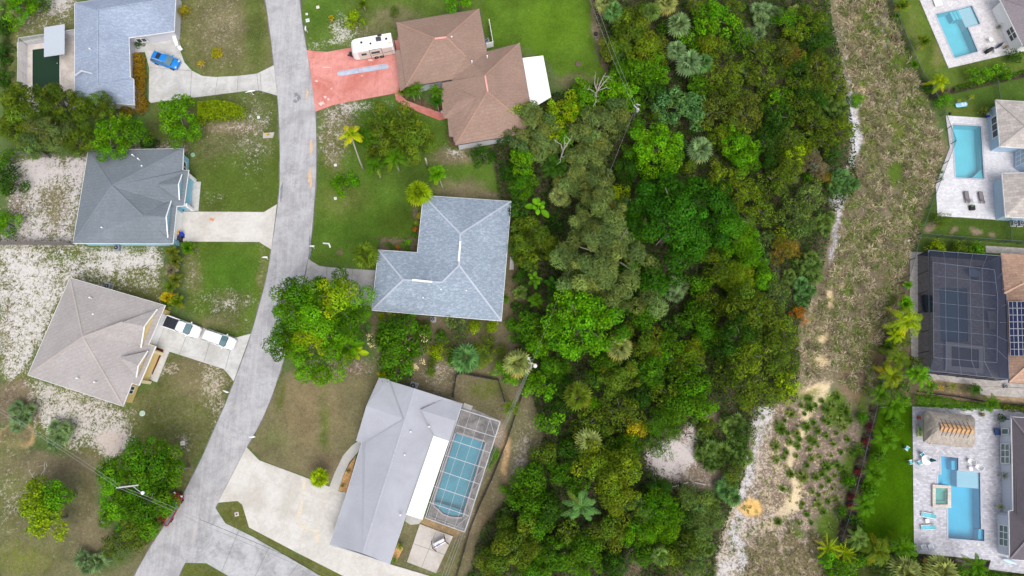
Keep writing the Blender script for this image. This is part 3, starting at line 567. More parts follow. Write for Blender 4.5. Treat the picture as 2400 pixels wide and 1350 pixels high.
PJ = plain('plaster_blue', A(84, 200, 236), 0.6, 0.3, 0, 0.07, 0.5)
PF = plain('plaster_teal', A(110, 186, 206), 0.6, 0.3, 0, 0.12, 0.5)
PG = plain('plaster_green', A(10, 24, 16), 0.8, 0.1, 0, 0.6, 0.5)
pool('A', 'algae green pool beside the blue grey house with the blue car', 1.2, PG, (0.016, 0.045, 0.022), 0.8, coping=plain('coping_pale', A(206, 200, 196)), steps=[('step', [(77,117),(100,115),(92,126),(77,134)], -0.15)])
pool('B1', 'aqua pool with a pale square sun shelf in the topmost paved yard', 1.5, PB, (0.80, 0.97, 0.98), 0.08, coping=plain('coping_grey', A(184, 186, 198)),
     steps=[('sun_shelf', [(2247,22),(2277,14),(2296,56),(2267,64)], -0.28), ('step', [(2229,26),(2236,24),(2245,42),(2238,45)], -0.4), ('step', [(2236,25),(2242,23),(2252,42),(2246,44)], -0.3), ('step', [(2242,23),(2247,22),(2257,42),(2252,43)], -0.2)])
pool('B2', 'plain rectangular turquoise pool with corner steps beside pale blue house', 1.5, PB, (0.80, 0.97, 0.98), 0.08, coping=plain('coping_grey', A(184, 186, 198)),
     steps=[('step', [(2304,395),(2305,419),(2278,418)], -0.35), ('step', [(2304,402),(2305,419),(2286,419)], -0.25), ('step', [(2304,409),(2305,419),(2294,419)], -0.15)])
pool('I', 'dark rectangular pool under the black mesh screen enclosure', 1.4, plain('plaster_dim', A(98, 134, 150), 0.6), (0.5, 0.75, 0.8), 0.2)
pool('J', 'large bright blue pool with spa and sun shelf below the thatched hut', 1.6, PJ, (0.76, 0.95, 0.99), 0.08, coping=plain('coping_j', A(190, 190, 200)),
     steps=[('sun_shelf', [(2245,1103),(2296,1108),(2297,1146),(2245,1141)], -0.25), ('bench', [(2235,1080),(2244,1080),(2244,1102),(2235,1101)], -0.5), ('bench', [(2298,1241),(2306,1241),(2306,1268),(2296,1267)], -0.4),
            ('step', [(2198,1112),(2204,1112),(2204,1136),(2198,1136)], -0.2), ('step', [(2204,1112),(2209,1112),(2209,1136),(2204,1136)], -0.45), ('step', [(2209,1112),(2214,1112),(2214,1136),(2209,1136)], -0.7)])
pool('F', 'long teal pool with curved steps under the white framed screen cage', 1.4, PF, (0.75, 0.92, 0.95), 0.1, coping=plain('coping_f', A(190, 182, 182)),
     steps=[('step', [(1018,1176),(1083,1197),(1083,1211),(1060,1211),(1040,1204),(1018,1184)], -0.4), ('step', [(1024,1184),(1083,1203),(1083,1211),(1060,1211),(1040,1204)], -0.25)])
# spa raised beside the big blue pool
t = thing('hot_tub', 'square stone rimmed spa raised beside the large bright blue pool', 'hot tub', P(2203, 1162))
o_ = PP([(2182,1135),(2225,1138),(2225,1190),(2182,1187)]); i_ = PP([(2189,1143),(2217,1144),(2217,1182),(2189,1182)])
MB().prism(o_, -0.3, 0.42, [i_]).build('rim', paver('rim_stone', A(214, 204, 194), sx=2.0, var=0.1), t)
MB().prism(i_, -0.9, -0.5).build('shell', plain('plaster_spa', A(120, 190, 190)), t); MB().prism(PP([(2189,1143),(2217,1144),(2217,1150),(2189,1150)]), -0.5, -0.05).build('bench', plain('plaster_spa', A(120,190,190)), t)
MB().prism(PP([(2189,1175),(2217,1175),(2217,1182),(2189,1182)]), -0.5, -0.05).build('bench', plain('plaster_spa', A(120,190,190)), t)
wb = MB(); wb.add([Vector((p.x, p.y, 0.3)) for p in i_[::-1]], [(0, 1, 2, 3)]); wb.build('water', water_mat('water_spa', (0.6, 0.9, 0.85), 0.05, 0.15), t)

# ================================================================ PLANT PROTOTYPES
LEAF = foliage(); BARK = bark(); PALMB = plain('palm_bark', A(182, 174, 160), 0.9, 0.1, 0, 0.25, 5)
def frames(nrm, r):
    nrm = nrm / np.linalg.norm(nrm, axis=1, keepdims=True); a = r.normal(size=nrm.shape); t = np.cross(nrm, a); t /= np.linalg.norm(t, axis=1, keepdims=True) + 1e-9
    return t, np.cross(nrm, t)
def leaf_quads(C, Nn, L, W, r, tint):
    t, b = frames(Nn, r); L = L[:, None] if np.ndim(L) else L; W = W[:, None] if np.ndim(W) else W
    V = np.stack([C - t * L * .5, C + b * W * .5, C + t * L * .5, C - b * W * .5], 1).reshape(-1, 3); n = len(C)
    return V, np.arange(n * 4).reshape(n, 4), np.repeat(tint, 4, axis=0)
def merge(parts):
    V = []; F = []; T = []; o = 0
    for v, f, t in parts: V.append(v); F.append(f + o); T.append(t); o += len(v)
    return np.concatenate(V), np.concatenate(F), np.concatenate(T)
def crown_mesh(kind, Rr, seed):
    r = np.random.default_rng(seed)
    P_ = {'broad': dict(rc=.74, leaf=0.32, asp=0.6, dens=66, spread=0.48, tv=0.22, vz=.60),
          'clump': dict(rc=.84, leaf=0.26, asp=0.7, dens=92, spread=0.32, tv=0.22, vz=.48),
          'fine': dict(rc=.78, leaf=0.54, asp=0.18, dens=100, spread=0.5, tv=0.22, vz=.55),
          'scrub': dict(rc=.66, leaf=0.27, asp=0.55, dens=72, spread=0.5, tv=0.26, vz=.60),
          'wisp': dict(rc=.70, leaf=0.46, asp=0.15, dens=104, spread=0.8, tv=0.22, vz=.50)}[kind]
    lob = r.random(8) * 2 * np.pi; amp = 0.13 + 0.09 * r.random(); rc0 = P_['rc'] * min(1.25, max(.55, (Rr / 3.2) ** .4)); cl = []
    n = int(max(9, 1.3 * (Rr / rc0) ** 2 * .78)); gold = 2.399963
    def outline(a): return 1 + amp * math.sin(2 * a + lob[0]) + amp * 0.8 * math.sin(3 * a + lob[1]) + 0.07 * math.sin(5 * a + lob[2])
    for i in range(n):
        u = (i + 0.5) / n; a = i * gold + r.normal() * 0.25; rho = math.sqrt(u) * (1 + 0.07 * r.normal()); edge = outline(a)
        h = 0.66 * math.sqrt(max(0, 1 - min(rho, 1) ** 2 * 0.9)); rc = rc0 * (0.5 + 0.95 * r.random()); q = max(0, rho * edge * Rr - rc * .6)
        cl.append((q * math.cos(a), q * math.sin(a), h * Rr + r.normal() * P_['vz'] * min(1, Rr / 3), rc, 1))
    for i in range(int(n * .55)):       # lower storey: sides and inside, so that no bare stick or sky-lit hole shows
        a = i * gold * 1.7; rho = .45 + .55 * math.sqrt(r.random()); q = max(0, rho * outline(a) * Rr - rc0 * .7)
        cl.append((q * math.cos(a), q * math.sin(a), Rr * (.12 - .42 * r.random()), rc0 * (1 + .5 * r.random()), .8))
    parts = []
    for x, y, z, rc, dm in cl:
        m = int(min(700, max(18, P_['dens'] * dm * (rc / .62) ** 2)))
        dv = r.normal(size=(m, 3)); dv[:, 2] = np.abs(dv[:, 2]) - 0.30; dv /= np.linalg.norm(dv, axis=1, keepdims=True)
        rad = rc * (0.62 + 0.5 * r.random(m) ** 0.8); C = np.array([x, y, z]) + dv * rad[:, None] * np.array([1.05, 1.05, 0.8])
        Nn = dv + r.normal(size=(m, 3)) * P_['spread'] + np.array([0, 0, 0.45])
        ct = 1 + r.normal() * P_['tv']; hue = r.normal() * 0.10
        tint = np.clip(np.array([ct * (1 + hue), ct, ct * (1 - hue)])[None, :] * (1 + r.normal(size=(m, 1)) * 0.24), 0.35, 1.9)
        L = P_['leaf'] * (0.65 + 0.7 * r.random(m)) * min(1.15, max(.6, (Rr / 3) ** .35)); parts.append(leaf_quads(C, Nn, L, L * P_['asp'], r, tint))
    V, F, T = merge(parts); return np_mesh('crown', V, F, T, LEAF)
def trunk_mesh(Rr, H, seed):
    r = random.Random(seed); mb = MB(); r0 = 0.05 * Rr + 0.05; top = Vector((r.uniform(-.1, .1) * Rr, r.uniform(-.1, .1) * Rr, H))
    mb.tube([(0, 0, -0.15), (top.x * .3, top.y * .3, H * .5), tuple(top)], [r0 * 1.3, r0, r0 * .7], 7)
    for i in range(5):
        a = i * 1.257 + r.random(); e = Vector((math.cos(a) * Rr * .62, math.sin(a) * Rr * .62, H + Rr * r.uniform(.05, .3))); s_ = Vector((top.x * .6, top.y * .6, H * r.uniform(.6, .9)))
        mb.tube([s_, s_.lerp(e, .5) + Vector((0, 0, .12 * Rr)), e], [r0 * .55, r0 * .35, r0 * .12], 5)
    me = bpy.data.meshes.new('trunk'); me.from_pydata([tuple(v) for v in mb.v], [], mb.f); me.materials.append(BARK); return me
CR = {}
def get_crown(kind, Rr):
    cls = min((1.0, 1.7, 2.6, 3.8, 5.6, 7.6), key=lambda c: abs(math.log(c / Rr))); nv = 3 if cls < 5 else 1; k = (kind, cls, rng.integers(nv))
    if k not in CR: CR[k] = (crown_mesh(kind, cls, hash((len(kind), cls * 10, int(k[2]) * 7)) % 99991 + len(CR)), trunk_mesh(cls, cls * 0.75 + 1.0, len(CR)), cls)
    return CR[k]
PAL = {'bright green': (76,122,8), 'yellow-green': (112,136,10), 'mid green': (60,98,8), 'dark green': (42,74,12), 'deep green': (38,78,6), 'olive': (76,96,20), 'olive-yellow': (88,108,16),
       'grey-olive': (92,108,52), 'sage': (84,108,46), 'blue-green': (76,112,56), 'silver': (96,120,74), 'rust': (108,94,28), 'brown': (100,94,70), 'orange': (150,98,22), 'gold': (146,134,20), 'pale olive': (118,128,68), 'brown-olive': (80,92,26)}
LEAFK = 1.6
def col_of(c, k=1.0, jit=0.08):
    j = 1 + (rng.random() - .5) * 2 * jit; hj = (rng.random() - .5) * 0.10
    b = lin(PAL[c] if isinstance(c, str) else c); return (min(.6, b[0] / K * LEAFK * k * j * (1 + hj)), min(.6, b[1] / K * LEAFK * k * j), min(.5, b[2] / K * LEAFK * k * j * (1 - hj)), 1)
def child(name, me, parent, color=None, loc=(0, 0, 0), rz=0.0, sc=1.0):
    o = bpy.data.objects.new(name, me); link(o); o.parent = parent; o.location = loc; o.rotation_euler = (0, 0, rz); o.scale = (sc,) * 3 if isinstance(sc, (int, float)) else sc
    if color: o.color = color
    return o
def tree(kind, px, py, rpx, col, label, h=None, group=None, name=None, squash=1.0, k=1.0, cat=None):
    mpp = 15.0; Rm = rpx / mpp; shrub = rpx < 27
    top = h if h else (Rm * 0.85 + 0.25 if shrub else Rm * 0.8 + 2.0)
    top = max(top, Rm * 0.72); g = P(px, py, top * 0.8); s0 = FPX / (-( -(g.y) * ST + (top * .8 - CAM_H) * CT)); Rm = rpx / s0
    me, tr, cls = get_crown(kind, Rm); s = Rm / cls * 0.97
    t = thing(name or ('shrub' if shrub else 'tree'), label, cat or ('shrub' if shrub else 'tree'), (g.x, g.y, 0), rng.random() * 6.28, group)
    zc_ = max(0.0, top - 0.66 * Rm); child('crown', me, t, col_of(col, k), (0, 0, zc_), 0, (s, s * squash, s))
    child('trunk', tr, t, None, (0, 0, 0), 0, (s * .9, s * .9, max(0.2, (zc_ + 0.3 * Rm)) / (cls * .75 + 1.0)))
    return t
# fan palms and palmettos
def fan_mesh(seed, n=30, R0=2.0, dead=0.0, low=-15, high=80, blades=18):
    r = np.random.default_rng(seed); parts = []
    for i in range(n):
        az = i * 2.399963 + r.normal() * .15; el = math.radians(high + (low - high) * (i / (n - 1)) ** 0.8 + r.normal() * 5)
        d_ = np.array([math.cos(az) * math.cos(el), math.sin(az) * math.cos(el), math.sin(el)]); side = np.array([-math.sin(az), math.cos(az), 0]); up = np.cross(d_, side) * -1
        pet = R0 * (0.42 + 0.08 * r.random()); base = d_ * pet; BL = R0 * (0.58 + .08 * r.random()); old = dead and i > n * (1 - dead)
        tb = (np.array([1.5, 1.05, .9]) if old else np.array([1, 1, 1])) * (1 + r.normal() * .22)
        V = []; T = []
        V += [-side * .02, side * .02, base + side * .02, base - side * .02]; T += [tb * [1.2, 1.1, .9]] * 4
        for b in range(blades):
            a = (b / (blades - 1) - .5) * math.radians(250); dd = d_ * math.cos(a) + side * math.sin(a); dd = dd + up * (0.25 * math.cos(a * .5)) ; dd /= np.linalg.norm(dd)
            ln = BL * (1 - 0.28 * (abs(a) / 2.2) ** 2) * (0.9 + .15 * r.random()); w = ln * 0.10; sd_ = np.cross(dd, up); sd_ /= np.linalg.norm(sd_) + 1e-9
            mid = base + dd * ln * .55; tip = base + dd * ln + np.array([0, 0, -ln * (0.12 + .18 * r.random())])
            tt = tb * (1 + r.normal() * .22); V += [base, mid + sd_ * w, tip, mid - sd_ * w]; T += [tt * .85, tt, tt * 1.08, tt]
        V = np.array(V); parts.append((V, np.arange(len(V)).reshape(-1, 4), np.array(T)))
    V, F, T = merge(parts); return np_mesh('crown', V, F, np.clip(T, .3, 2.2), LEAF)
def feather_mesh(seed, n=16, L0=2.6, leaflet=0.55, droop=1.0, gold=0.0, wide=0.06, el0=70, el1=5, nl=26):
    r = np.random.default_rng(seed); parts = []
    for i in range(n):
        az = i * 2.399963 + r.normal() * .12; el = math.radians(el0 + (el1 - el0) * (i / (n - 1)) + r.normal() * 5); L = L0 * (0.85 + .3 * r.random()) * (0.75 if i < 3 else 1)
        h_ = np.array([math.cos(az), math.sin(az), 0]); side = np.array([-math.sin(az), math.cos(az), 0]); ts = np.linspace(0, 1, nl)
        pts = np.array([h_ * (L * t * math.cos(el) * (1 - .12 * t)) + np.array([0, 0, L * (math.sin(el) * t - droop * 0.55 * t * t)]) + side * (0.08 * L * t * t * math.sin(i)) for t in ts])
        old = i > n * (1 - gold); tb = (np.array([2.0, 1.25, .7]) if old else np.array([1, 1, 1])) * (1 + r.normal() * .14); V = []; T = []
        for j in range(nl - 1):
            d_ = pts[j + 1] - pts[j]; d_ /= np.linalg.norm(d_); up = np.cross(side, d_); w = .022 * L0 * (1 - .7 * ts[j])
            V += [pts[j] - side * w, pts[j] + side * w, pts[j + 1] + side * w * .9, pts[j + 1] - side * w * .9]; T += [tb * [1.5, 1.3, .9]] * 4
            if ts[j] < .12: continue
            ll = leaflet * L0 * .5 * math.sin(math.pi * (0.12 + .84 * ts[j])) ** .6
            for s_ in (-1, 1):
                q = d_ * .55 + side * s_ * .85 + np.array([0, 0, -.35 + .2 * r.normal()]); q /= np.linalg.norm(q); w2 = d_ * wide * ll * (1 + .3 * r.random()) * 1.6
                tip = pts[j] + q * ll; mid = pts[j] + q * ll * .5 + np.array([0, 0, ll * .06]); tt = tb * (1 + r.normal() * .12)
                V += [pts[j] - w2 * .4, mid - w2, tip, mid + w2]; T += [tt, tt, tt * 1.15, tt]
        V = np.array(V); parts.append((V, np.arange(len(V)).reshape(-1, 4), np.array(T)))
    V, F, T = merge(parts); return np_mesh('crown', V, F, np.clip(T, .3, 2.6), LEAF)
def paddle_mesh(seed, n=9, L0=1.8):
    r = np.random.default_rng(seed); parts = []
    for i in range(n):
        az = i * 2.399963; el = math.radians(72 - 55 * i / n); h_ = np.array([math.cos(az), math.sin(az), 0]); side = np.array([-math.sin(az), math.cos(az), 0]); k = 9; ts = np.linspace(0, 1, k)
        L = L0 * (.8 + .4 * r.random()); pts = [h_ * L * t * math.cos(el) + np.array([0, 0, L * (math.sin(el) * t - .5 * t * t)]) for t in ts]; V = []; T = []; tb = np.array([1, 1, 1]) * (1 + .2 * r.normal())
        for j in range(k - 1):
            w0, w1 = (L * .17 * math.sin(math.pi * min(1, max(0, (t - .25) / .75))) ** .6 + .02 for t in (ts[j], ts[j + 1]))
            for s_ in (-1, 1):
                u = np.array([0, 0, .25]); V += [pts[j], pts[j + 1], pts[j + 1] + s_ * side * w1 + u * w1, pts[j] + s_ * side * w0 + u * w0]; T += [tb * 1.3, tb * 1.3, tb, tb]
        V = np.array(V); parts.append((V, np.arange(len(V)).reshape(-1, 4), np.array(T)))
    V, F, T = merge(parts); return np_mesh('crown', V, F, np.clip(T, .3, 2.2), LEAF)
def tuft_mesh(seed, n=34, L0=.6, spread=1.0):
    r = np.random.default_rng(seed); V = []; T = []
    for i in range(n):
        az = r.random() * 6.28; el = math.radians(25 + 60 * r.random() / spread); d_ = np.array([math.cos(az) * math.cos(el), math.sin(az) * math.cos(el), math.sin(el)]); s_ = np.array([-math.sin(az), math.cos(az), 0]); L = L0 * (.6 + .6 * r.random())
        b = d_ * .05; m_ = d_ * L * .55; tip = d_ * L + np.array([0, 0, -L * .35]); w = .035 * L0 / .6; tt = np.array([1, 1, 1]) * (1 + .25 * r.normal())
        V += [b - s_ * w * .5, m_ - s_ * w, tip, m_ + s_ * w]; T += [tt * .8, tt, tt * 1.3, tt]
    V = np.array(V); return np_mesh('grass_tuft', V, np.arange(len(V)).reshape(-1, 4), np.clip(np.array(T), .3, 2), LEAF)
def palm_trunk(H, r0, lean=(0, 0), seed=0, name='trunk'):
    mb = MB(); k = 7; mb.tube([(lean[0] * (t / k) ** 1.5, lean[1] * (t / k) ** 1.5, H * t / k - .1 * (t == 0)) for t in range(k + 1)], [r0 * (1.25 - .45 * t / k) for t in range(k + 1)], 8)
    me = bpy.data.meshes.new(name); me.from_pydata([tuple(v) for v in mb.v], [], mb.f); me.materials.append(PALMB); me.polygons.foreach_set('use_smooth', [True] * len(me.polygons)); return me
PM = {}
def pmesh(kind, v):
    k = (kind, v)
    if k not in PM:
        s = 100 + len(PM)
        PM[k] = {'fan': lambda: fan_mesh(s, 24, 2.0, 0.15, -20, 80, 13), 'fan_dry': lambda: fan_mesh(s, 28, 2.0, 0.36, -20, 80, 13), 'palmetto': lambda: fan_mesh(s, 11, 1.5, 0.05, 8, 70, 12),
                 'feather': lambda: feather_mesh(s, 16, 2.4, .42, 1.0, .05, .05), 'coconut': lambda: feather_mesh(s, 15, 3.0, .5, 1.05, .25, .05, 65, -5), 'areca': lambda: feather_mesh(s, 18, 1.6, .55, .8, .15, .09, 80, 20, 16),
                 'royal': lambda: feather_mesh(s, 13, 3.4, .36, .8, .1, .05, 62, 4, 34), 'spiky': lambda: feather_mesh(s, 22, 1.5, .25, .3, .3, .1, 80, 0, 10), 'paddle': lambda: paddle_mesh(s), 'gold_coconut': lambda: feather_mesh(s, 13, 3.0, .5, 1.0, .75, .05, 65, -5)}[kind]()
    return PM[k]
PR = {'fan': 2.0, 'fan_dry': 2.0, 'palmetto': 1.45, 'feather': 2.15, 'coconut': 2.7, 'areca': 1.45, 'royal': 3.1, 'spiky': 1.4, 'paddle': 1.5, 'gold_coconut': 2.7}
PN = {'fan': 'fan_palm', 'fan_dry': 'fan_palm', 'palmetto': 'palmetto', 'feather': 'feather_palm', 'coconut': 'coconut_palm', 'areca': 'areca_palm', 'royal': 'royal_palm', 'spiky': 'screw_pine', 'paddle': 'banana_plant', 'gold_coconut': 'coconut_palm'}
def palm(kind, px, py, rpx, col, label, h=3.0, base=None, group=None, k=1.0, tilt=(0, 0)):
    g = P(px, py, h); mpp = FPX / -(-(g.y) * ST + (h - CAM_H) * CT); s = rpx / mpp / PR[kind]; v = int(rng.integers(3))
    if kind == 'palmetto':
        # several heads grow from one root mass
        t = thing('palmetto', label, 'palmetto', (g.x, g.y, 0), rng.random() * 6.28, group); nh = max(2, int((rpx / 13) ** 1.5)); 
        for i in range(nh):
            a = i * 2.4; q = (rpx / mpp) * .62 * math.sqrt(i / max(nh, 1)); s2 = min(1.0, max(.62, s * .75)) * (.8 + .35 * rng.random())
            child('frond_head', pmesh('palmetto', int(rng.integers(3))), t, col_of(col, k, .12), (math.cos(a) * q, math.sin(a) * q, h * (.25 + .5 * rng.random())), rng.random() * 6.28, s2)
        st = MB()
        for i in range(nh):
            a = i * 2.4; q = (rpx / mpp) * .62 * math.sqrt(i / max(nh, 1)); st.tube([(0, 0, -.05), (math.cos(a) * q * .7, math.sin(a) * q * .7, h * .1 + .1), (math.cos(a) * q, math.sin(a) * q, h * .5)], [.1, .09, .07], 6)
        st.build('stem', PALMB, t, world=False); return t
    b = P(*base) if base else Vector((g.x, g.y, 0)); lean = (g.x - b.x, g.y - b.y)
    t = thing(PN[kind], label, 'plant' if kind in ('paddle', 'spiky') else 'palm tree', (b.x, b.y, 0), 0, group)
    c = child('crown', pmesh(kind, v), t, col_of(col, k), (lean[0], lean[1], h), rng.random() * 6.28, s); c.rotation_euler = (tilt[0], tilt[1], c.rotation_euler[2])
    child('trunk', palm_trunk(h, 0.16 if kind in ('fan', 'fan_dry') else .12 if kind in ('coconut', 'royal', 'gold_coconut') else .08, lean), t); return t
def leaf_mass(name, poly, hfun, leaf, asp, dens, colr, seed=1, up=.6, sides=True, mat=None, spread=.6, jit=.25):
    """foliage filling a traced outline up to hfun(x, y)"""
    r = np.random.default_rng(seed); w = np.array([(p.x, p.y) for p in PP(poly)]); lo, hi = w.min(0), w.max(0); area = (hi - lo).prod(); n = int(area * dens)
    xy = lo + r.random((n, 2)) * (hi - lo); s = sdf([tuple(p) for p in w], xy[:, 0], xy[:, 1]); s += (fbm(xy[:, 0], xy[:, 1], 1.2, seed) - .5) * .5; keep = s < 0; xy = xy[keep]; s = s[keep]; n = len(xy)
    H = hfun(xy[:, 0], xy[:, 1]) * np.clip(np.sqrt(np.clip(-s, 0, .6) / .6) * .75 + .25, 0, 1); z = H * (1 - r.random(n) ** 2 * .6)
    Nn = r.normal(size=(n, 3)) * spread + np.array([0, 0, up]); cl = fbm(xy[:, 0], xy[:, 1], .9, seed + 3)
    tint = np.array(colr)[:3][None, :] * (0.65 + .7 * cl + r.normal(size=n) * jit)[:, None]; L = leaf * (.7 + .6 * r.random(n))
    V, F, T = leaf_quads(np.column_stack([xy, z]), Nn, L, L * asp, r, np.clip(tint, .005, 1)); return np_mesh(name, V, F, T, LEAF)
def hedge(label, poly, h, col, leaf=.2, dens=160, name='hedge', cat='hedge', seed=1, k=1.0, asp=.6, group=None):
    me = leaf_mass(name, poly, lambda x, y: h * (.75 + .5 * fbm(x, y, 1.1, seed)), leaf, asp, dens, (1, 1, 1), seed)
    w = PP(poly); c = sum(w, Vector()) / len(w); co = np.empty(len(me.vertices) * 3, np.float32); me.vertices.foreach_get('co', co); co = co.reshape(-1, 3) - np.array([c.x, c.y, 0]); me.vertices.foreach_set('co', co.ravel().astype(np.float32)); me.update()
    t = thing(name, label, cat, (c.x, c.y, 0), 0, group); child('foliage', me, t, col_of(col, k)); mb = MB()
    rr = random.Random(seed); ws = [Vector((p.x - c.x, p.y - c.y, 0)) for p in w]
    for i in range(len(ws)):
        q = ws[i].lerp(ws[(i + 2) % len(ws)], .5); mb.tube([q * .8, q * .8 + Vector((rr.uniform(-.2, .2), rr.uniform(-.2, .2), h * .6))], [.04, .02], 5)
    mb.build('stem', BARK, t, world=False); return t
# ================================================================ HOUSES
def offset_poly(w, d_):
    n = len(w); ar = sum(w[j].x * w[(j + 1) % n].y - w[(j + 1) % n].x * w[j].y for j in range(n)); s_ = 1 if ar > 0 else -1; out = []
    for i in range(n):
        a, b, c = w[i - 1], w[i], w[(i + 1) % n]; e1 = (b - a); e2 = (c - b); e1.z = e2.z = 0; e1.normalize(); e2.normalize()
        n1 = Vector((-e1.y, e1.x, 0)) * s_; n2 = Vector((-e2.y, e2.x, 0)) * s_; m_ = n1 + n2; L = m_.length
        if L < 1e-4: m_ = n1; k = 1
        else: m_ /= L; k = 1 / max(.35, m_.dot(n1))
        out.append(Vector((b.x, b.y, 0)) + m_ * d_ * k)
    return out
def house(label, V, faces, eave, roofm, wallm, ridges=(), capm=None, over=0.5, wall_poly=None, fascia=None, ze=3.0, wall_over=None):
    pos = {k: P(*v) for k, v in V.items()}; ev = [pos[k] for k in eave]; c = sum(ev, Vector()) / len(ev); c.z = 0
    t = thing('house', label, 'house', c); mb = MB()
    for f in faces:
        pts = [pos[k] for k in f]
        for tr in tessellate_polygon([[Vector((p.x, p.y, 0)) for p in pts]]):
            a, b, d_ = (pts[i] for i in tr); tr = tr if (b - a).cross(d_ - a).z > 0 else tr[::-1]; mb.add([pts[i] for i in tr], [(0, 1, 2)])
    dn = Vector((0, 0, -.22))
    for tr in tessellate_polygon([[Vector((p.x, p.y, 0)) for p in ev]]):
        a, b, d_ = (ev[i] + dn for i in tr); q = [a, b, d_] if (b - a).cross(d_ - a).z < 0 else [a, d_, b]; mb.add(q, [(0, 1, 2)])
    for i in range(len(ev)): a, b = ev[i], ev[(i + 1) % len(ev)]; mb.add([a, b, b + dn, a + dn], [(0, 1, 2, 3)])
    roof = mb.build('roof', roofm, t)
    if fascia:
        fb = MB()
        for i in range(len(ev)):
            a, b = ev[i], ev[(i + 1) % len(ev)]; d_ = (b - a).normalized(); fb.beam(a + dn * .5 - d_ * .04 + Vector((0, 0, .012 * (i % 2))), b + dn * .5 + d_ * .04 + Vector((0, 0, .012 * (i % 2))), 0.09, .2)
        fb.build('gutter', fascia, t)
    if ridges:
        rb = MB()
        for a, b in ridges: rb.beam(pos[a] + Vector((0, 0, .03)), pos[b] + Vector((0, 0, .03)), .26, .045)
        rb.build('ridge_cap', capm or roofm, roof)
    wp = wall_poly or offset_poly(ev, over)
    wb = MB(); n = len(wp); th = offset_poly(wp, .2); wb.prism([(p.x, p.y) for p in wp], -.1, ze - .24, [[(p.x, p.y) for p in th]]); wb.build('wall', wallm, t)
    return t, pos, roof, wp
def pipe_vents(t, roof, pts, z=4.2):
    for x, y in pts: b = P(x, y, z); MB().lathe((b.x, b.y, z - .35), [(.09, 0), (.09, .55), (.12, .6), (.12, .66), (.04, .7)], 10).build('vent_pipe', WHITE(), roof)
def gable(t, pos, back, L, peak, Rr_, roofm, wallm, drop=0.0):
    """small dormer gable: two roof faces, a triangular wall and white barge boards"""
    b, l, p, r = (P(*q) for q in (back, L, peak, Rr_)); mb = MB(); up = Vector((0, 0, .03))
    for f in ((b, l, p), (b, p, r)):
        f = [q + up for q in f]; 
        if (f[1] - f[0]).cross(f[2] - f[0]).z < 0: f = f[::-1]
        mb.add(f, [(0, 1, 2)])
    g_ = mb.build('dormer', roofm, t); wb = MB(); inn = (b - p).normalized() * .1
    l0, r0 = Vector((l.x, l.y, l.z - .3)), Vector((r.x, r.y, r.z - .3)); wb.add([l + inn, p + inn, r + inn, r0 + inn, l0 + inn], [(0, 1, 2, 3, 4)]); wb.build('gable_wall', wallm, g_)
    tb = MB(); tb.beam(l + up, p + up, .14, .16); tb.beam(p + up, r + up, .14, .16); tb.build('barge_board', WHITE(), g_)
def window(t, a, b, z0, z1, nrm, nx=2, ny=1, frame=None, glass=None, name='window'):
    """window on a wall running from a to b (world xy)"""
    a = Vector((a[0], a[1], 0)); b = Vector((b[0], b[1], 0)); d_ = (b - a); L = d_.length; d_.normalize(); fb = MB(); o = Vector(nrm).normalized() * .04
    for z in [z0, z1] + [z0 + (z1 - z0) * i / ny for i in range(1, ny)]: fb.beam(a + o + Vector((0, 0, z)), b + o + Vector((0, 0, z)), .09, .10)
    for i in range(nx + 1): q = a + d_ * (L * i / nx) + o * 1.15; fb.beam(q + Vector((0, 0, z0 - .05)), q + Vector((0, 0, z1 + .05)), .10, .09)
    f = fb.build(name, frame or WHITE(), t); g_ = MB(); g_.add([a + o * .7 + Vector((0, 0, z0)), b + o * .7 + Vector((0, 0, z0)), b + o * .7 + Vector((0, 0, z1)), a + o * .7 + Vector((0, 0, z1))], [(0, 1, 2, 3)]); g_.build('pane', glass or GLASS(), f)
SH_A = shingle('shingle_bluegrey', A(150, 163, 184), A(188, 197, 212), R(0), .2); SH_B = shingle('shingle_brown', A(152, 127, 114), A(178, 150, 134), R(-12), .16)
SH_C = shingle('shingle_slate', A(120, 128, 136), A(144, 152, 159), 0, .12); SH_D = shingle('shingle_taupe', A(168, 162, 160), A(194, 189, 189), R(-20), .14)
SH_E = shingle('shingle_pale', A(142, 156, 171), A(188, 199, 212), R(-3), .24); SH_F = shingle('roof_membrane', A(171, 173, 181), A(183, 185, 192), R(-20), .06, .6, 0.0)
W_ = WHITE(); WB = plain('wall_blue', A(150, 204, 226), .8, .2, 0, .04); WY = plain('wall_yellow', A(232, 206, 140), .8, .2, 0, .04); WC = plain('wall_cream', A(214, 214, 222), .8, .2, 0, .05)
FAS = plain('fascia', A(196, 200, 208), .5, .3, 0, .05); FASD = plain('fascia_dark', A(92, 92, 96), .5, .3, 0, .05)
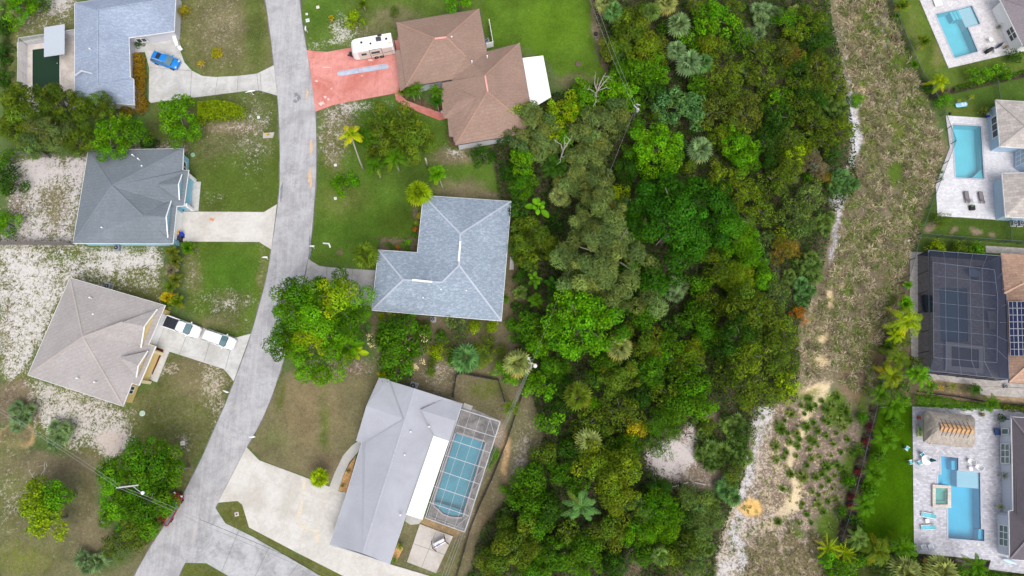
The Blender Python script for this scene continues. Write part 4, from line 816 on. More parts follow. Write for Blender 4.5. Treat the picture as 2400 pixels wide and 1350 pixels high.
# A blue-grey roof top left
ZE = 3.0
V = dict(a=(175,7,ZE), b=(413,-30,ZE), c=(408,73,ZE), d=(302,88,ZE), e=(305,181,ZE), f=(313,186,ZE), g=(314,245,ZE), i=(175,236,ZE), M=(229,24,4.7), W=(354,3,4.6), W2=(363,18,4.3), R=(229,197,4.7), G1=(211,208,4.2), G2=(254,203,4.2))
tA, pA, rA, wA = house('blue-grey shingle L-shaped house behind the curved driveway with blue car', V, [('a','b','W','M'), ('a','M','R','i'), ('b','c','W'), ('c','d','M','W'), ('M','d','e','f','g','R'), ('g','i','R')], list('abcdefgi'), SH_A, WC, [('M','R'), ('M','W')], SH_A, fascia=WHITE())
MB().prism(PP([(211,209),(228,196),(254,203),(252,206),(229,200),(213,211)]), 4.32, 4.4).build('gable_trim', FAS, rA)
pipe_vents(tA, rA, [(212,116)], 4.4); window(tA, (wA[3].x + 1, wA[3].y), (wA[3].x + 2.6, wA[3].y + .2), .9, 2.0, (0, -1, 0))
MB().prism(PP([(128,86),(175,78),(175,147),(128,154)]), 2.62, 2.7).build('patio_roof', plain('patio_metal', A(188, 196, 206), .4, .4, 0, .04), tA)
pb = MB(); [pb.tube([P(*q, 0), P(*q, 2.6)], .06) for q in ((134,89),(134,148))]; pb.build('patio_post', ALU(), tA)
# B brown roof
V = dict(a=(929,53,ZE), b=(1123,21,ZE), c=(1141,121,ZE), d=(1218,101,ZE), e=(1224,136,ZE), f=(1254,309,ZE), g=(1068,340,ZE), h=(1062,321,ZE), i=(1053,320,ZE), j=(1049,277,ZE), l=(1037,194,ZE), m=(1059,191,ZE), n=(1059,186,ZE), o=(951,204,ZE),
         r1=(1019,90,5.3), r2=(1046,87,5.3), X=(1107,149,4.5), Y=(1092,133,4.6), r3=(1137,176,5.4), r4=(1143,216,5.4), A=(1117,229,4.9))
tB, pB, rB, wB = house('large brown shingle house with the pink driveway', V, [('a','b','r2','r1'), ('a','r1','o'), ('o','r1','r2','Y','n'), ('b','c','X','Y','r2'), ('X','c','d','r3'), ('d','e','f','r4','r3'), ('f','g','r4'), ('n','Y','X','r3','r4','g','h','i','j','l','m')],
      ['a','b','c','d','e','f','g','h','i','j','l','m','n','o'], SH_B, WC, [('r1','r2'),('r3','r4'),('a','r1'),('o','r1'),('b','r2'),('r2','Y'),('d','r3'),('f','r4'),('g','r4')], shingle('cap_brown', A(170, 137, 121), A(192,158,140), 0, .1), fascia=FASD)
mb = MB()
for f in ([(1037,194,3.08),(1117,229,4.95),(1074,238,4.1)], [(1037,194,3.08),(1074,238,4.1),(1034,226,3.08)], [(1034,226,3.08),(1074,238,4.1),(1039,277,3.06)], [(1039,277,3.06),(1074,238,4.1),(1055,277,3.15)], [(1055,277,3.15),(1074,238,4.1),(1117,229,4.95)], [(1055,277,3.15),(1117,229,4.95),(1064,322,3.1)]):
    q = [P(*p) for p in f]; q = q if (q[1] - q[0]).cross(q[2] - q[0]).z > 0 else q[::-1]; mb.add(q, [(0, 1, 2)])
ev_ = [P(1037,194,2.85), P(1033,226,2.85), P(1039,277,2.85), P(1055,277,2.85)]
for i in range(3): a, b = ev_[i], ev_[i + 1]; mb.add([a, b, b + Vector((0,0,.22)), a + Vector((0,0,.22))], [(0,1,2,3)])
mb.build('porch_roof', SH_B, tB)
mb = MB(); q = [P(926,118,2.45), P(940,117,3.0), P(952,204,3.0), P(938,214,2.45)]; mb.add([v + Vector((0,0,.0)) for v in q] + [v - Vector((0,0,.15)) for v in q], [(3,2,1,0),(4,5,6,7),(0,1,5,4),(1,2,6,5),(2,3,7,6),(3,0,4,7)]); mb.build('garage_awning', SH_B, tB)
RPK = plain('ridge_pink', A(236, 168, 160)); MB().beam(P(1019,90.5,5.38), P(1046,87.5,5.38), .3, .12).build('ridge_vent', RPK, rB); MB().beam(P(1137,178,5.48), P(1143,214,5.48), .26, .12).build('ridge_vent', RPK, rB)
pipe_vents(tB, rB, [(1059,88),(1142,133),(1106,145)], 4.8)
q = [(1224,136),(1273,130),(1292,228),(1243,257)]; mb = MB(); a, b, c, d_ = (P(*p, z) for p, z in zip(q, (2.75, 2.45, 2.45, 2.75)))
n_ = 9
for i in range(n_): k0, k1 = i / n_, (i + .96) / n_; mb.add([a.lerp(d_, k0), b.lerp(c, k0), b.lerp(c, k1), a.lerp(d_, k1)] + [v - Vector((0,0,.08)) for v in (a.lerp(d_, k0), b.lerp(c, k0), b.lerp(c, k1), a.lerp(d_, k1))], [(3,2,1,0),(4,5,6,7),(0,1,5,4),(1,2,6,5),(2,3,7,6),(3,0,4,7)])
mb.build('patio_roof', plain('roof_white', (.8, .8, .8), .35, .4, 0, .03), tB); pb = MB(); [pb.tube([P(*q, 0), P(*q, 2.4)], .06) for q in ((1268,136),(1279,190),(1284,228))]; pb.build('patio_post', ALU(), tB)
# C dark grey roof, light blue walls
V = dict(a=(207,352,ZE), b=(430,348,ZE), c=(428,399,ZE), d=(442,399,ZE), e=(431,482,ZE), f=(414,483,ZE), g=(405,571,ZE), h=(171,570,ZE), R1=(262,436,5.3), R2=(334,505,5.1))
tC, pC, rC, wC = house('slate grey roofed house with light blue walls and cream driveway', V, [('a','b','R1'), ('a','R1','h'), ('h','R1','R2','g'), ('b','c','d','e','f','g','R2','R1')], list('abcdefgh'), SH_C, WB, [('a','R1'),('R1','R2'),('b','R1'),('h','R1')], shingle('cap_slate', A(126,134,143), A(146,154,161), 0, .05), fascia=WHITE())
gable(tC, None, (334,505,5.0), (402,471,3.5), (390,508,4.75), (394,557,3.4), SH_C, WB); gable(tC, None, (369,433,4.3), (427,409,3.45), (419,432,4.2), (421,469,3.45), SH_C, WB)
pipe_vents(tC, rC, [(312,364),(325,373),(334,390),(278,499),(240,534)], 4.0)
wpc = wC; window(tC, (wpc[1].x + .03, wpc[1].y - 1.0), (wpc[2].x + .03, wpc[2].y + .6), .9, 2.1, (1, 0, 0), 2, 1); 
pb = MB(); [pb.box(P(*q, 1.3), (.4, .4, 2.6)) for q in ((449,416),(444,486))]; pb.build('porch_column', WHITE(), tC)
g0, g1 = wpc[5], wpc[6]; gb = MB(); gb.box(((g0.x + g1.x) / 2 + .05, (g0.y + g1.y) / 2, 1.15), (.06, (g0 - g1).length * .78, 2.3), math.atan2(g0.y - g1.y, g0.x - g1.x) - math.pi / 2); gb.build('garage_door', WHITE(), tC)
# D taupe roof, yellow walls
V = dict(a=(164,651,ZE), b=(387,716,ZE), c=(348,807,ZE), d=(365,812,ZE), e=(326,903,ZE), f=(309,898,ZE), g=(288,952,ZE), h=(65,879,ZE), R1=(194,790,5.3), R2=(288,755,5.1))
tD, pD, rD, wD = house('taupe roofed house with yellow walls and two white vehicles outside', V, [('a','b','R2','R1'), ('a','R1','h'), ('h','R1','g'), ('b','c','d','e','f','g','R1','R2')], list('abcdefgh'), SH_D, WY, [('a','R1'),('R1','R2'),('h','R1'),('g','R1')], shingle('cap_taupe', A(182,173,167), A(200,192,187), 0, .05), fascia=WHITE())
gable(tD, None, (288,755,5.0), (369,725,3.5), (339,765,4.7), (331,815,3.5), SH_D, WY); gable(tD, None, (280,838,4.5), (347,823,3.5), (325,857,4.3), (320,884,3.5), SH_D, WY)
pipe_vents(tD, rD, [(212,698),(220,737),(182,887),(223,896)], 4.0)
wd = wD; a, b = wd[5], wd[6]; d_ = (b - a); nr = Vector((-d_.y, d_.x, 0)).normalized(); nr = nr if nr.x > 0 else -nr
window(tD, (a + d_ * .30).xy, (a + d_ * .62).xy, .9, 2.2, nr, 2, 1)
a, b = wd[1], wd[2]; d_ = b - a; nr = Vector((-d_.y, d_.x, 0)).normalized(); nr = nr if nr.x > 0 else -nr; m_ = (a + b) / 2 + nr * .05; MB().box((m_.x, m_.y, 1.15), (d_.length * .76, .06, 2.3), math.atan2(d_.y, d_.x)).build('garage_door', WHITE(), tD)
pb = MB(); [pb.box(P(*q, 1.3), (.45, .45, 2.6), R(-20)) for q in ((370,827),(341,895))]; pb.build('porch_column', plain('column_yellow', A(238, 224, 180)), tD)
# E pale blue-grey L roof
V = dict(a=(992,458,ZE), b=(1198,472,ZE), c=(1175,752,ZE), d=(871,727,ZE), e=(887,586,ZE), f=(978,592,ZE), r1=(1079,548,5.4), r2=(1076,622,5.4), r3=(1036,662,5.0), r4=(945,656,4.8))
tE, pE, rE, wE = house('pale blue-grey shingle L-shaped house at the centre of the photo', V, [('a','b','r1'), ('b','c','r2','r1'), ('a','r1','r2','r3','f'), ('c','d','r4','r3','r2'), ('d','e','r4'), ('e','f','r3','r4')], list('abcdef'), SH_E, WC,
      [('a','r1'),('b','r1'),('r1','r2'),('r2','r3'),('r3','r4'),('c','r2'),('d','r4'),('e','r4')], shingle('cap_pale', A(184,192,206), A(206,212,222), 0, .1), fascia=WHITE())
MB().beam(P(1079,566,5.5), P(1075,612,5.5), .28, .14).build('ridge_vent', plain('roof_white', (.8,.8,.8)), rE); MB().beam(P(966,656,5.02), P(1013,661,5.1), .28, .14).build('ridge_vent', plain('roof_white', (.8,.8,.8)), rE); pipe_vents(tE, rE, [(1034,679),(1093,682),(992,698),(1100,553)], 4.3)
st = MB().prism(PP(blob(953,708,4,12,seed=4,jit=.5), 0), 3.62, 3.66); 
# F long grey roof
V = dict(a=(889,885,ZE), b=(1083,946,ZE), c=(1052,1034,ZE), c2=(1016,1021,3.15), d=(952,1206,ZE), e=(913,1322,ZE), s=(847,1299,3.1), f=(773,1275,ZE), g=(813,1155,ZE), h=(848,1037,ZE), i=(835,1033,ZE), N=(973,911,4.1), S=(850,1297,4.1), j=(859,951,3.05))
tF, pF, rF, wF = house('long pale grey roofed house beside the white framed pool cage', V, [('a','N','S','f','g','h','i','j'), ('N','b','c','c2','d','e','S')], ['a','b','c','c2','d','e','f','g','h','i','j'], SH_F, WC, [('N','S')], plain('cap_f', A(176,179,190)), fascia=FAS)
mb = MB()
for f in ([(911,889,3.35),(889,885,3.08),(859,951,3.85),(945,982,4.12)], [(945,982,4.12),(859,951,3.85),(835,1033,3.08),(857,1037,3.25)], [(1038,936,3.35),(1083,946,3.08),(1067,986,3.8),(986,961,4.12)], [(986,961,4.12),(1067,986,3.8),(1052,1034,3.08),(1017,1020,3.3)]):
    q = [P(*p) + Vector((0,0,.03)) for p in f]; q = q if (q[1] - q[0]).cross(q[2] - q[0]).z > 0 else q[::-1]; mb.add(q, [(0, 1, 2, 3)])
mb.build('cross_gable', SH_F, tF)
vb = MB(); [vb.beam(P(*a), P(*b), .1, .03) for a, b in (((911,889,3.42),(945,982,4.18)), ((945,982,4.18),(857,1037,3.32)), ((1038,936,3.42),(986,961,4.18)), ((986,961,4.18),(1017,1020,3.36)))]; vb.build('valley_flashing', plain('valley', A(158,159,168)), rF)
mb = MB(); q = [P(1016,1021,3.34), P(1052,1034,3.12), P(990,1218,3.12), P(952,1206,3.3)]; mb.add(q + [v - Vector((0,0,.1)) for v in q], [(3,2,1,0),(4,5,6,7),(0,1,5,4),(1,2,6,5),(2,3,7,6),(3,0,4,7)]); mb.build('patio_roof', plain('roof_white', (.8,.8,.8)), tF)
pipe_vents(tF, rF, [(949,1066),(963,1012),(939,1207),(1006,1000)], 3.9); pb = MB(); [pb.tube([P(*q, 0), P(*q, 3.0)], .06) for q in ((1046,1040),(1026,1100),(1005,1160),(990,1210))]; pb.build('patio_post', ALU(), tF)
# G, H, I, J at the right edge
SH_G = shingle('tile_purple', A(140, 132, 138), A(160, 150, 154), R(-24), .2); SH_H = paver('tile_taupe', A(186, 178, 172), A(150,142,138), 1.3, .16); SH_I = paver('tile_brown', A(178, 146, 126), A(140,110,92), 1.5, .12); SH_J = plain('roof_char', A(102, 94, 102), .7, .3, 0, .1, 2)
V = dict(a=(2342,-6,ZE), b=(2399,110,ZE), c=(2520,80,ZE), d=(2480,-60,ZE), m=(2450,30,4.6)); tG, *_ , wG = house('white walled house with purplish grey roof in the upper right corner', V, [('a','b','m'),('b','c','m'),('c','d','m'),('d','a','m')], list('abcd'), SH_G, W_, [('a','m'),('b','m')], SH_G, fascia=WHITE(), over=.55)
a, b = wG[0], wG[1]; d_ = b - a; nr = Vector((-abs(d_.y), d_.x * (1 if d_.y < 0 else -1), 0)); nr = Vector((d_.y, -d_.x, 0)).normalized(); nr = nr if nr.x < 0 else -nr
window(tG, (a + d_ * .55).xy, (a + d_ * .80).xy, .8, 2.3, nr, 2, 2)
V = dict(a=(2334,234,ZE), b=(2470,242,ZE), c=(2470,350,ZE), d=(2372,345,ZE), e=(2344,343,ZE), m=(2405,296,4.5), n=(2450,296,4.5)); tH, *_, wH = house('pale blue walled house with taupe tile roof beside turquoise pool', V, [('a','b','n','m'),('b','c','n'),('c','d','e','m','n'),('e','a','m')], list('abcde'), SH_H, WB2 := plain('wall_paleblue', A(182, 206, 226), .8, .2, 0, .04), [('a','m'),('e','m')], plain('cap_h', A(176,170,168)), fascia=WHITE(), over=.5)
a, b = wH[4], wH[0]; d_ = b - a; window(tH, (a + d_ * .25).xy, (a + d_ * .75).xy, .9, 2.3, (-1, 0, 0), 3, 1)
q = dict(a=(2349,406,ZE), b=(2470,404,ZE), c=(2470,514,ZE), d=(2357,508,ZE), m=(2412,450,4.4)); pos = {k: P(*v) for k, v in q.items()}; mb = MB()
for f in (('a','b','m'),('b','c','m'),('c','d','m'),('d','a','m')):
    w = [pos[k] for k in f]; w = w if (w[1] - w[0]).cross(w[2] - w[0]).z > 0 else w[::-1]; mb.add(w, [(0,1,2)])
for i in range(4): a, b = pos['abcd'[i]], pos['abcd'[(i + 1) % 4]]; mb.add([a, b, b - Vector((0,0,.22)), a - Vector((0,0,.22))], [(0,1,2,3)])
r2_ = mb.build('roof', SH_H, tH); wp = offset_poly([pos[k] for k in 'abcd'], .5); MB().prism([(p.x, p.y) for p in wp], -.1, 2.76).build('wall', WB2, tH); fb = MB(); [fb.beam(pos['abcd'[i]] - Vector((0,0,.1)), pos['abcd'[(i + 1) % 4]] - Vector((0,0,.11)), .09, .2) for i in (0, 2, 3)]; fb.build('gutter', WHITE(), tH)
mb = MB(); w = [P(2376,345,0), P(2470,345,0), P(2470,404,0), P(2392,404,0), P(2376,395,0)]; mb.prism([(p.x, p.y) for p in w], -.1, 2.7); mb.build('wall', WB2, tH); a, b = P(2377,350), P(2377,394); window(tH, a.xy, b.xy, .5, 2.5, (-1, 0, 0), 4, 2, glass=plain('lattice_glass', A(120, 124, 128), .3))
MB().prism(PP([(2396,304),(2470,304),(2470,402),(2400,402)], 0), 2.9, 3.05).build('flat_roof', WB2, tH)
V = dict(a=(2345,593,ZE), b=(2500,602,ZE), c=(2500,905,ZE), d=(2366,896,ZE), e=(2358,690,ZE), f=(2350,689,ZE), m=(2400,664,4.6), n=(2425,780,5.2), o=(2410,855,4.6)); tI, _, rI, wI = house('brown tile roofed house with solar panels and black screen enclosure', V, [('a','b','n','m'),('b','c','o','n'),('c','d','o'),('d','e','f','m','n','o'),('f','a','m')], list('abcdef'), SH_I, WC, [('f','m'),('d','o')], plain('cap_i', A(196,160,138)), fascia=FASD)
SOL = plain('solar_cell', (.012, .018, .07), .15, .6, 0, .3, 2); nxs = 3
for r_ in range(8):
    for c_ in range(2):
        a = P(2363 + r_ * .6 + c_ * 20, 707 + r_ * 16, 3.42 + c_ * .72); b = P(2363 + r_ * .6 + c_ * 20 + 19, 707 + r_ * 16, 3.42 + c_ * .72 + .7); e = P(2363 + r_ * .6 + c_ * 20 + .6, 707 + r_ * 16 + 15, 3.42 + c_ * .72); f_ = b + (e - a)
        u = Vector((0,0,.05)); sp_ = MB().add([a, b, f_, e, a + u, b + u, f_ + u, e + u], [(0,3,2,1)[::-1],(4,7,6,5),(0,1,5,4),(1,2,6,5),(2,3,7,6),(3,0,4,7)]).build('solar_panel', SOL, tI)
        fb = MB(); u2 = Vector((0,0,.06)); [fb.beam(p + u2, q_ + u2, .035, .03) for p, q_ in ((a,b),(b,f_),(f_,e),(e,a),((a+b)/2,(e+f_)/2))]; fb.build('panel_frame', ALU(), sp_)
V = dict(a=(2371,977,ZE), b=(2480,985,ZE), c=(2480,1318,ZE), d=(2367,1311,ZE), e=(2365,1198,ZE), f=(2375,1197,ZE), m=(2420,1040,4.6), n=(2420,1250,4.6)); tJ, _, rJ, wJ = house('white walled house with charcoal roof in the lower right corner', V, [('a','b','m'),('b','c','n','m'),('c','d','n'),('d','e','f','a','m','n')], list('abcdef'), SH_J, WJ_ := plain('wall_white_j', A(214,220,232), .8, .2, 0, .03), [('a','m'),('d','n')], plain('cap_j', A(124,116,124)), fascia=WHITE())
rb = MB()
for i in range(9): x = 2377 + i * 5.2; rb.beam(P(x, 990 + i * 5, 3.12 + i * .155), P(x + .5, 1300 - i * 5, 3.12 + i * .155), .05, .05)
rb.build('roof_rib', plain('rib_j', A(78,72,80)), rJ)
mb = MB(); w = PP([(2341,985),(2400,985),(2400,1106),(2345,1106)]); mb.prism([(p.x, p.y) for p in w], -.1, 2.72); mb.build('wall', WJ_, tJ); mb = MB(); w = PP([(2336,1205),(2400,1205),(2400,1300),(2338,1296)]); mb.prism([(p.x, p.y) for p in w], -.1, 2.72); mb.build('wall', WJ_, tJ)
GG = plain('window_green', A(110, 134, 130), .1, .6); window(tJ, (P(2341,1040).x, P(2341,1040).y), (P(2341,1085).x, P(2341,1085).y), .5, 2.3, (-1,0,0), 3, 2, glass=GG); window(tJ, (P(2337,1228).x, P(2337,1228).y), (P(2337,1276).x, P(2337,1276).y), .5, 2.3, (-1,0,0), 3, 2, glass=GG); window(tJ, (P(2340,1005).x, P(2340,1005).y), (P(2340,1018).x, P(2340,1018).y), .8, 2.2, (-1,0,0), 1, 1, glass=GG)

# ================================================================ POOL CAGES
def cage(label, corners, z, rafters, purlins, postsN, scr, frame, w=.09, h=.12, mans=None):
    c = sum((P(*q, z) for q in corners), Vector()) / 4; c.z = 0; t = thing('pool_cage', label, 'pool cage', c); top = [P(*q, z) for q in corners]; n = len(top)
    fb = MB(); [fb.beam(top[i], top[(i + 1) % n], w, h) for i in range(n)]; fb.build('top_rail', frame, t); bb = MB(); [bb.beam(Vector((top[i].x, top[i].y, .12)), Vector((top[(i+1)%n].x, top[(i+1)%n].y, .12)), w * .8, .08) for i in range(n)]; bb.build('base_rail', frame, t)
    for a, b in rafters: MB().beam(P(*a, z), P(*b, z), w * .95, h * 1.4).build('rafter', frame, t)
    for a, b in purlins: MB().beam(P(*a, z + .004), P(*b, z + .004), w * .45, h * .6).build('purlin', frame, t)
    for i in range(n):
        a, b = top[i], top[(i + 1) % n]; k = postsN[i]
        for j in range(k): q = a.lerp(b, j / k); MB().tube([(q.x, q.y, .05), (q.x, q.y, z - .05)], w * .5, 4).build('post', frame, t)
    if scr:
        sb = MB(); 
        for i in range(n): a, b = top[i], top[(i + 1) % n]; sb.add([a, b, Vector((b.x, b.y, .1)), Vector((a.x, a.y, .1))], [(0, 1, 2, 3)])
        sb.add([q + Vector((0,0,.02)) for q in top], [tuple(range(n))]); sb.build('screen', scr, t)
    return t
WF = ALU()
tc = cage('white framed pool cage over the long teal pool', [(1080,959),(1172,988),(1089,1247),(997,1214)], 2.9, [((1067,995),(1160,1024)),((1056,1031),(1148,1061)),((1043,1067),(1136,1097)),((1031,1103),(1124,1135)),((1018,1140),(1111,1171)),((1005,1177),(1099,1209))],
     [((1103,966),(1019,1222)),((1126,974),(1042,1230)),((1149,981),(1065,1238))], [4,7,4,3], screen_mat('mesh_grey', (.10,.10,.11), .13), WF, .075, .09)
db = MB(); [db.beam(P(*a), P(*b), .06) for a, b in (((1148,982,2.88),(1160,1024,2.88)), ((1136,1097,2.8),(1112,1120,.2)), ((1124,1134,2.8),(1098,1158,.2)), ((1099,1209,2.8),(1068,1236,.2)))]; db.build('brace', WF, tc)
BM = screen_mat('mesh_black', (.034,.040,.065), .70); GF = plain('bronze_frame', A(104,112,128), .5, .4)
# black enclosure with sloped (mansard) upper panels
t = thing('pool_cage', 'large black mesh screen enclosure attached to the brown tile house', 'screen enclosure', P(2265,740)); zt, zi = 3.0, 4.1
o_ = [P(2176,587,zt), P(2345,600,zt), P(2358,692,zt), P(2364,889,zt), P(2179,869,zt)]; i_ = [P(2186,615,zi), P(2330,632,zi), P(2338,700,zi), P(2336,850,zi), P(2188,838,zi)]
sb = MB(); [sb.add([o_[i], o_[(i+1)%5], i_[(i+1)%5], i_[i]], [(0,1,2,3)]) for i in range(5)]; sb.add(i_, [tuple(range(5))]); [sb.add([o_[i], o_[(i+1)%5], Vector((o_[(i+1)%5].x, o_[(i+1)%5].y, .1)), Vector((o_[i].x, o_[i].y, .1))], [(0,1,2,3)]) for i in (0, 3, 4)]; sb.build('screen', BM, t)
fb = MB(); up = Vector((0,0,.03)); [fb.beam(o_[i] + up, o_[(i+1)%5] + up, .14 if i == 4 else .08, .12) for i in range(5)]; [fb.beam(i_[i] + up, i_[(i+1)%5] + up, .06) for i in range(5)]; fb.build('top_rail', GF, t)
for k in range(1, 5):
    a = o_[0].lerp(o_[1], k / 4.9); b = i_[0].lerp(i_[1], k / 5); e = i_[4].lerp(i_[3], k / 5); f_ = o_[4].lerp(o_[3], k / 5); MB().beam(a + up, b + up, .05).beam(b + up, e + up, .05).beam(e + up, f_ + up, .05).build('rafter', GF, t)
for k in range(1, 7):
    a = o_[0].lerp(o_[4], k / 7); b = i_[0].lerp(i_[4], k / 7); e = i_[1].lerp(i_[3], k / 7); f_ = (o_[1].lerp(o_[2], k / 2.5) if k < 2.5 else o_[2].lerp(o_[3], (k - 2.5) / 4.5)); MB().beam(a + up, b + up, .045).beam(b + up, e + up, .045).beam(e + up, f_ + up, .045).build('purlin', GF, t)
for q in [o_[0], o_[0].lerp(o_[4], .17), o_[0].lerp(o_[4], .34), o_[0].lerp(o_[4], .5), o_[0].lerp(o_[4], .67), o_[0].lerp(o_[4], .84), o_[4], o_[4].lerp(o_[3], .25), o_[4].lerp(o_[3], .5), o_[4].lerp(o_[3], .75)]: MB().tube([(q.x, q.y, 0), (q.x, q.y, zt)], .06, 4).build('post', DARK(), t)
# frosted frame walls round the green pool
t = thing('pool_cage', 'white framed low screen wall round the algae green pool', 'screen wall', P(100, 160)); top = [P(43,89,2.3), P(175,69,2.3)]; lf = P(39,262,2.3)
for nm, a, b, k in (('back_panel', top[0], top[1], 6), ('side_panel', top[0], lf, 7)):
    fb = MB(); A0, B0 = Vector((a.x, a.y, .1)), Vector((b.x, b.y, .1)); fb.beam(a, b, .07); fb.beam(A0, B0, .07); fb.beam(a.lerp(A0, .5), b.lerp(B0, .5), .04); [fb.beam(a.lerp(b, j / k), A0.lerp(B0, j / k), .06) for j in range(k + 1)]; f = fb.build(nm, ALU(), t)
    MB().add([a, b, B0, A0], [(0,1,2,3)]).build('screen', screen_mat('mesh_pale', (.55,.56,.6), .45), f)
# white frame wall over entrance of blue grey house, spa surround inside the dark enclosure
t = thing('spa_surround', 'pale square raised spa edge under the black screen enclosure', 'spa', P(2256, 838)); MB().prism(PP([(2212,801),(2300,812),(2300,876),(2212,868)]), 0, .45, [PP([(2226,812),(2290,820),(2290,864),(2226,858)])]).build('rim', plain('spa_rim', A(216,214,214)), t); MB().prism(PP([(2226,812),(2290,820),(2290,864),(2226,858)]), 0, .2).build('floor', plain('spa_floor', A(120,116,112)), t)
t = thing('garden_wall', 'low white wall at the corner of the curved driveway', 'wall', P(414, 98)); w = PP([(405,70),(411,70),(424,108),(425,114),(419,116),(413,104)]); MB().prism([(p.x, p.y) for p in w], -.05, 1.1).build('wall_body', WHITE(), t); MB().box(P(422,113,1.2), (.8, .5, .2), R(-50)).build('wall_cap', WHITE(), t)

# ================================================================ THATCHED HUT
t = thing('thatched_hut', 'large thatched hut with an orange ridge above the big blue pool', 'hut', P(2225, 1010)); ol = PP([(2166,968),(2172,962),(2200,966),(2240,970),(2274,972),(2284,980),(2284,1042),(2279,1049),(2244,1047),(2212,1043),(2180,1040),(2166,1034)], 2.6); rg = [P(2200,1001,4.6), P(2279,1009,4.6)]
mb = MB(); n = len(ol); mid = []; rr = random.Random(4)
def near(p): d_ = rg[1] - rg[0]; k = max(0, min(1, (p - rg[0]).dot(d_) / d_.dot(d_))); return rg[0] + d_ * k
sub = [ol[i].lerp(ol[(i + 1) % n], k / 6) for i in range(n) for k in range(6)]; L_ = 7; rings = []
for l in range(L_ + 1): rings.append([Vector((q.x, q.y, 0)) if False else (q.lerp(near(q), l / L_) + Vector((rr.uniform(-.05, .05), rr.uniform(-.05, .05), .35 * math.sin(math.pi * l / L_) + rr.uniform(-.05, .05)))) for q in sub])
m_ = len(sub)
for l in range(L_): mb.add(rings[l] + rings[l + 1], [(k, (k + 1) % m_, m_ + (k + 1) % m_, m_ + k) for k in range(m_)])
mb.add(rings[0] + [q - Vector((0,0,.3)) for q in rings[0]], [(k, m_ + k, m_ + (k + 1) % m_, (k + 1) % m_) for k in range(m_)])
mt, nt, out = new_mat('thatch'); tcn = N(nt, 'ShaderNodeTexCoord'); f = noise(nt, scale3(nt, tcn.outputs['Object'], 2, 9, 4), 1.5, 5, .8); f2 = noise(nt, tcn.outputs['Object'], .8, 4); cth = mixc(nt, mrange(nt, f, .3, .7, 0, 1), A(148,138,128), A(204,193,182)); cth = mixc(nt, 1.0, cth, mrange(nt, f2, .3, .7, .85, 1.12), 'MULTIPLY'); finish(nt, out, cth, .95, .05, 0, f, .6, .1)
th = mb.build('thatch', mt, t)
rb = MB(); d_ = (rg[1] - rg[0]); nn_ = Vector((-d_.y, d_.x, 0)).normalized(); u = Vector((0,0,.36)); rgA, rgB = rg[0] + d_ * .04, rg[1]
for s_ in (-1, 1): rb.add([rgA + u, rgB + u, rgB + nn_ * .55 * s_ + u * .2, rgA + nn_ * .55 * s_ + u * .2], [(0,1,2,3) if s_ < 0 else (3,2,1,0)])
cap = rb.build('ridge_cap', plain('ridge_orange', A(204, 162, 118), .9, .1, 0, .12, 5), th); sb = MB()
for k in range(7):
    q = rgA.lerp(rgB, .1 + .135 * k); sk = d_.normalized() * -.32
    sb.tube([q + u * 1.2, q + nn_ * 1.15 + sk + u * -.1], [.05, .04], 5); sb.tube([q + u * 1.2, q - nn_ * 1.15 + sk + u * -.1], [.05, .04], 5)
sb.build('ridge_pole', plain('pole_brown', A(92,78,76)), th); pb = MB(); [pb.tube([P(*q, 0), P(*q, 3.0)], .11, 8) for q in ((2178,974),(2270,982),(2272,1036),(2180,1028))]; pb.build('post', plain('pole_brown', A(92,78,76)), t)
t = thing('bar_counter', 'pale counter under the left edge of the thatched hut', 'counter', P(2160, 988)); MB().cbox(P(2161,988,.5), (.55, 1.9, 1.0)).build('counter_top', plain('counter_grey', A(196,198,204)), t); MB().cbox(P(2154,979,.55), (.4, .4, .5)).build('cooler', plain('red_box', A(206,92,78)), t)
# ================================================================ VEHICLES (local x forward)
TYRE = plain('tyre', (.02,.02,.02), .85, .2); RIM = plain('rim', (.35,.36,.38), .35, .5, .6); CHR = plain('headlamp', (.6,.62,.66), .15, .6); RED = plain('tail_lamp', (.35,.02,.02), .3, .5); CARG = plain('car_glass', (.09,.16,.18), .06, .8, 0, .05); CARK = plain('car_black', (.02,.022,.03), .35, .4)
def ring(x, hw, z0, z1, n=5, r=.18, tumble=0.0):
    pts = [(-hw * .96, z0), (-hw, z0 + .25 * (z1 - z0)), (-hw * (1 - tumble * .3), z0 + .62 * (z1 - z0)), (-(hw - r * .35) * (1 - tumble * .5), z1 - r * .3), (-(hw - r) * (1 - tumble * .6), z1), (0, z1 + .02), ((hw - r) * (1 - tumble * .6), z1), ((hw - r * .35) * (1 - tumble * .5), z1 - r * .3), (hw * (1 - tumble * .3), z0 + .62 * (z1 - z0)), (hw, z0 + .25 * (z1 - z0)), (hw * .96, z0)]
    return [Vector((x, y, z)) for y, z in pts]
def wheel(t, x, y, r, w=.24):
    s_ = 1 if y > 0 else -1; wh = MB().lathe((x, y, r), [(r * .62, -w / 2), (r * .95, -w / 2), (r, -w * .3), (r, w * .3), (r * .95, w / 2), (r * .62, w / 2)], 18, 'Y').build('wheel', TYRE, t, True, False); MB().lathe((x, y, r), [(r * .6, -w * .45), (r * .6, w * .45), (r * .2, w * .52 * s_)] if s_ > 0 else [(r * .2, -w * .52), (r * .6, -w * .45), (r * .6, w * .45)], 12, 'Y').build('rim', RIM, wh, False, False)
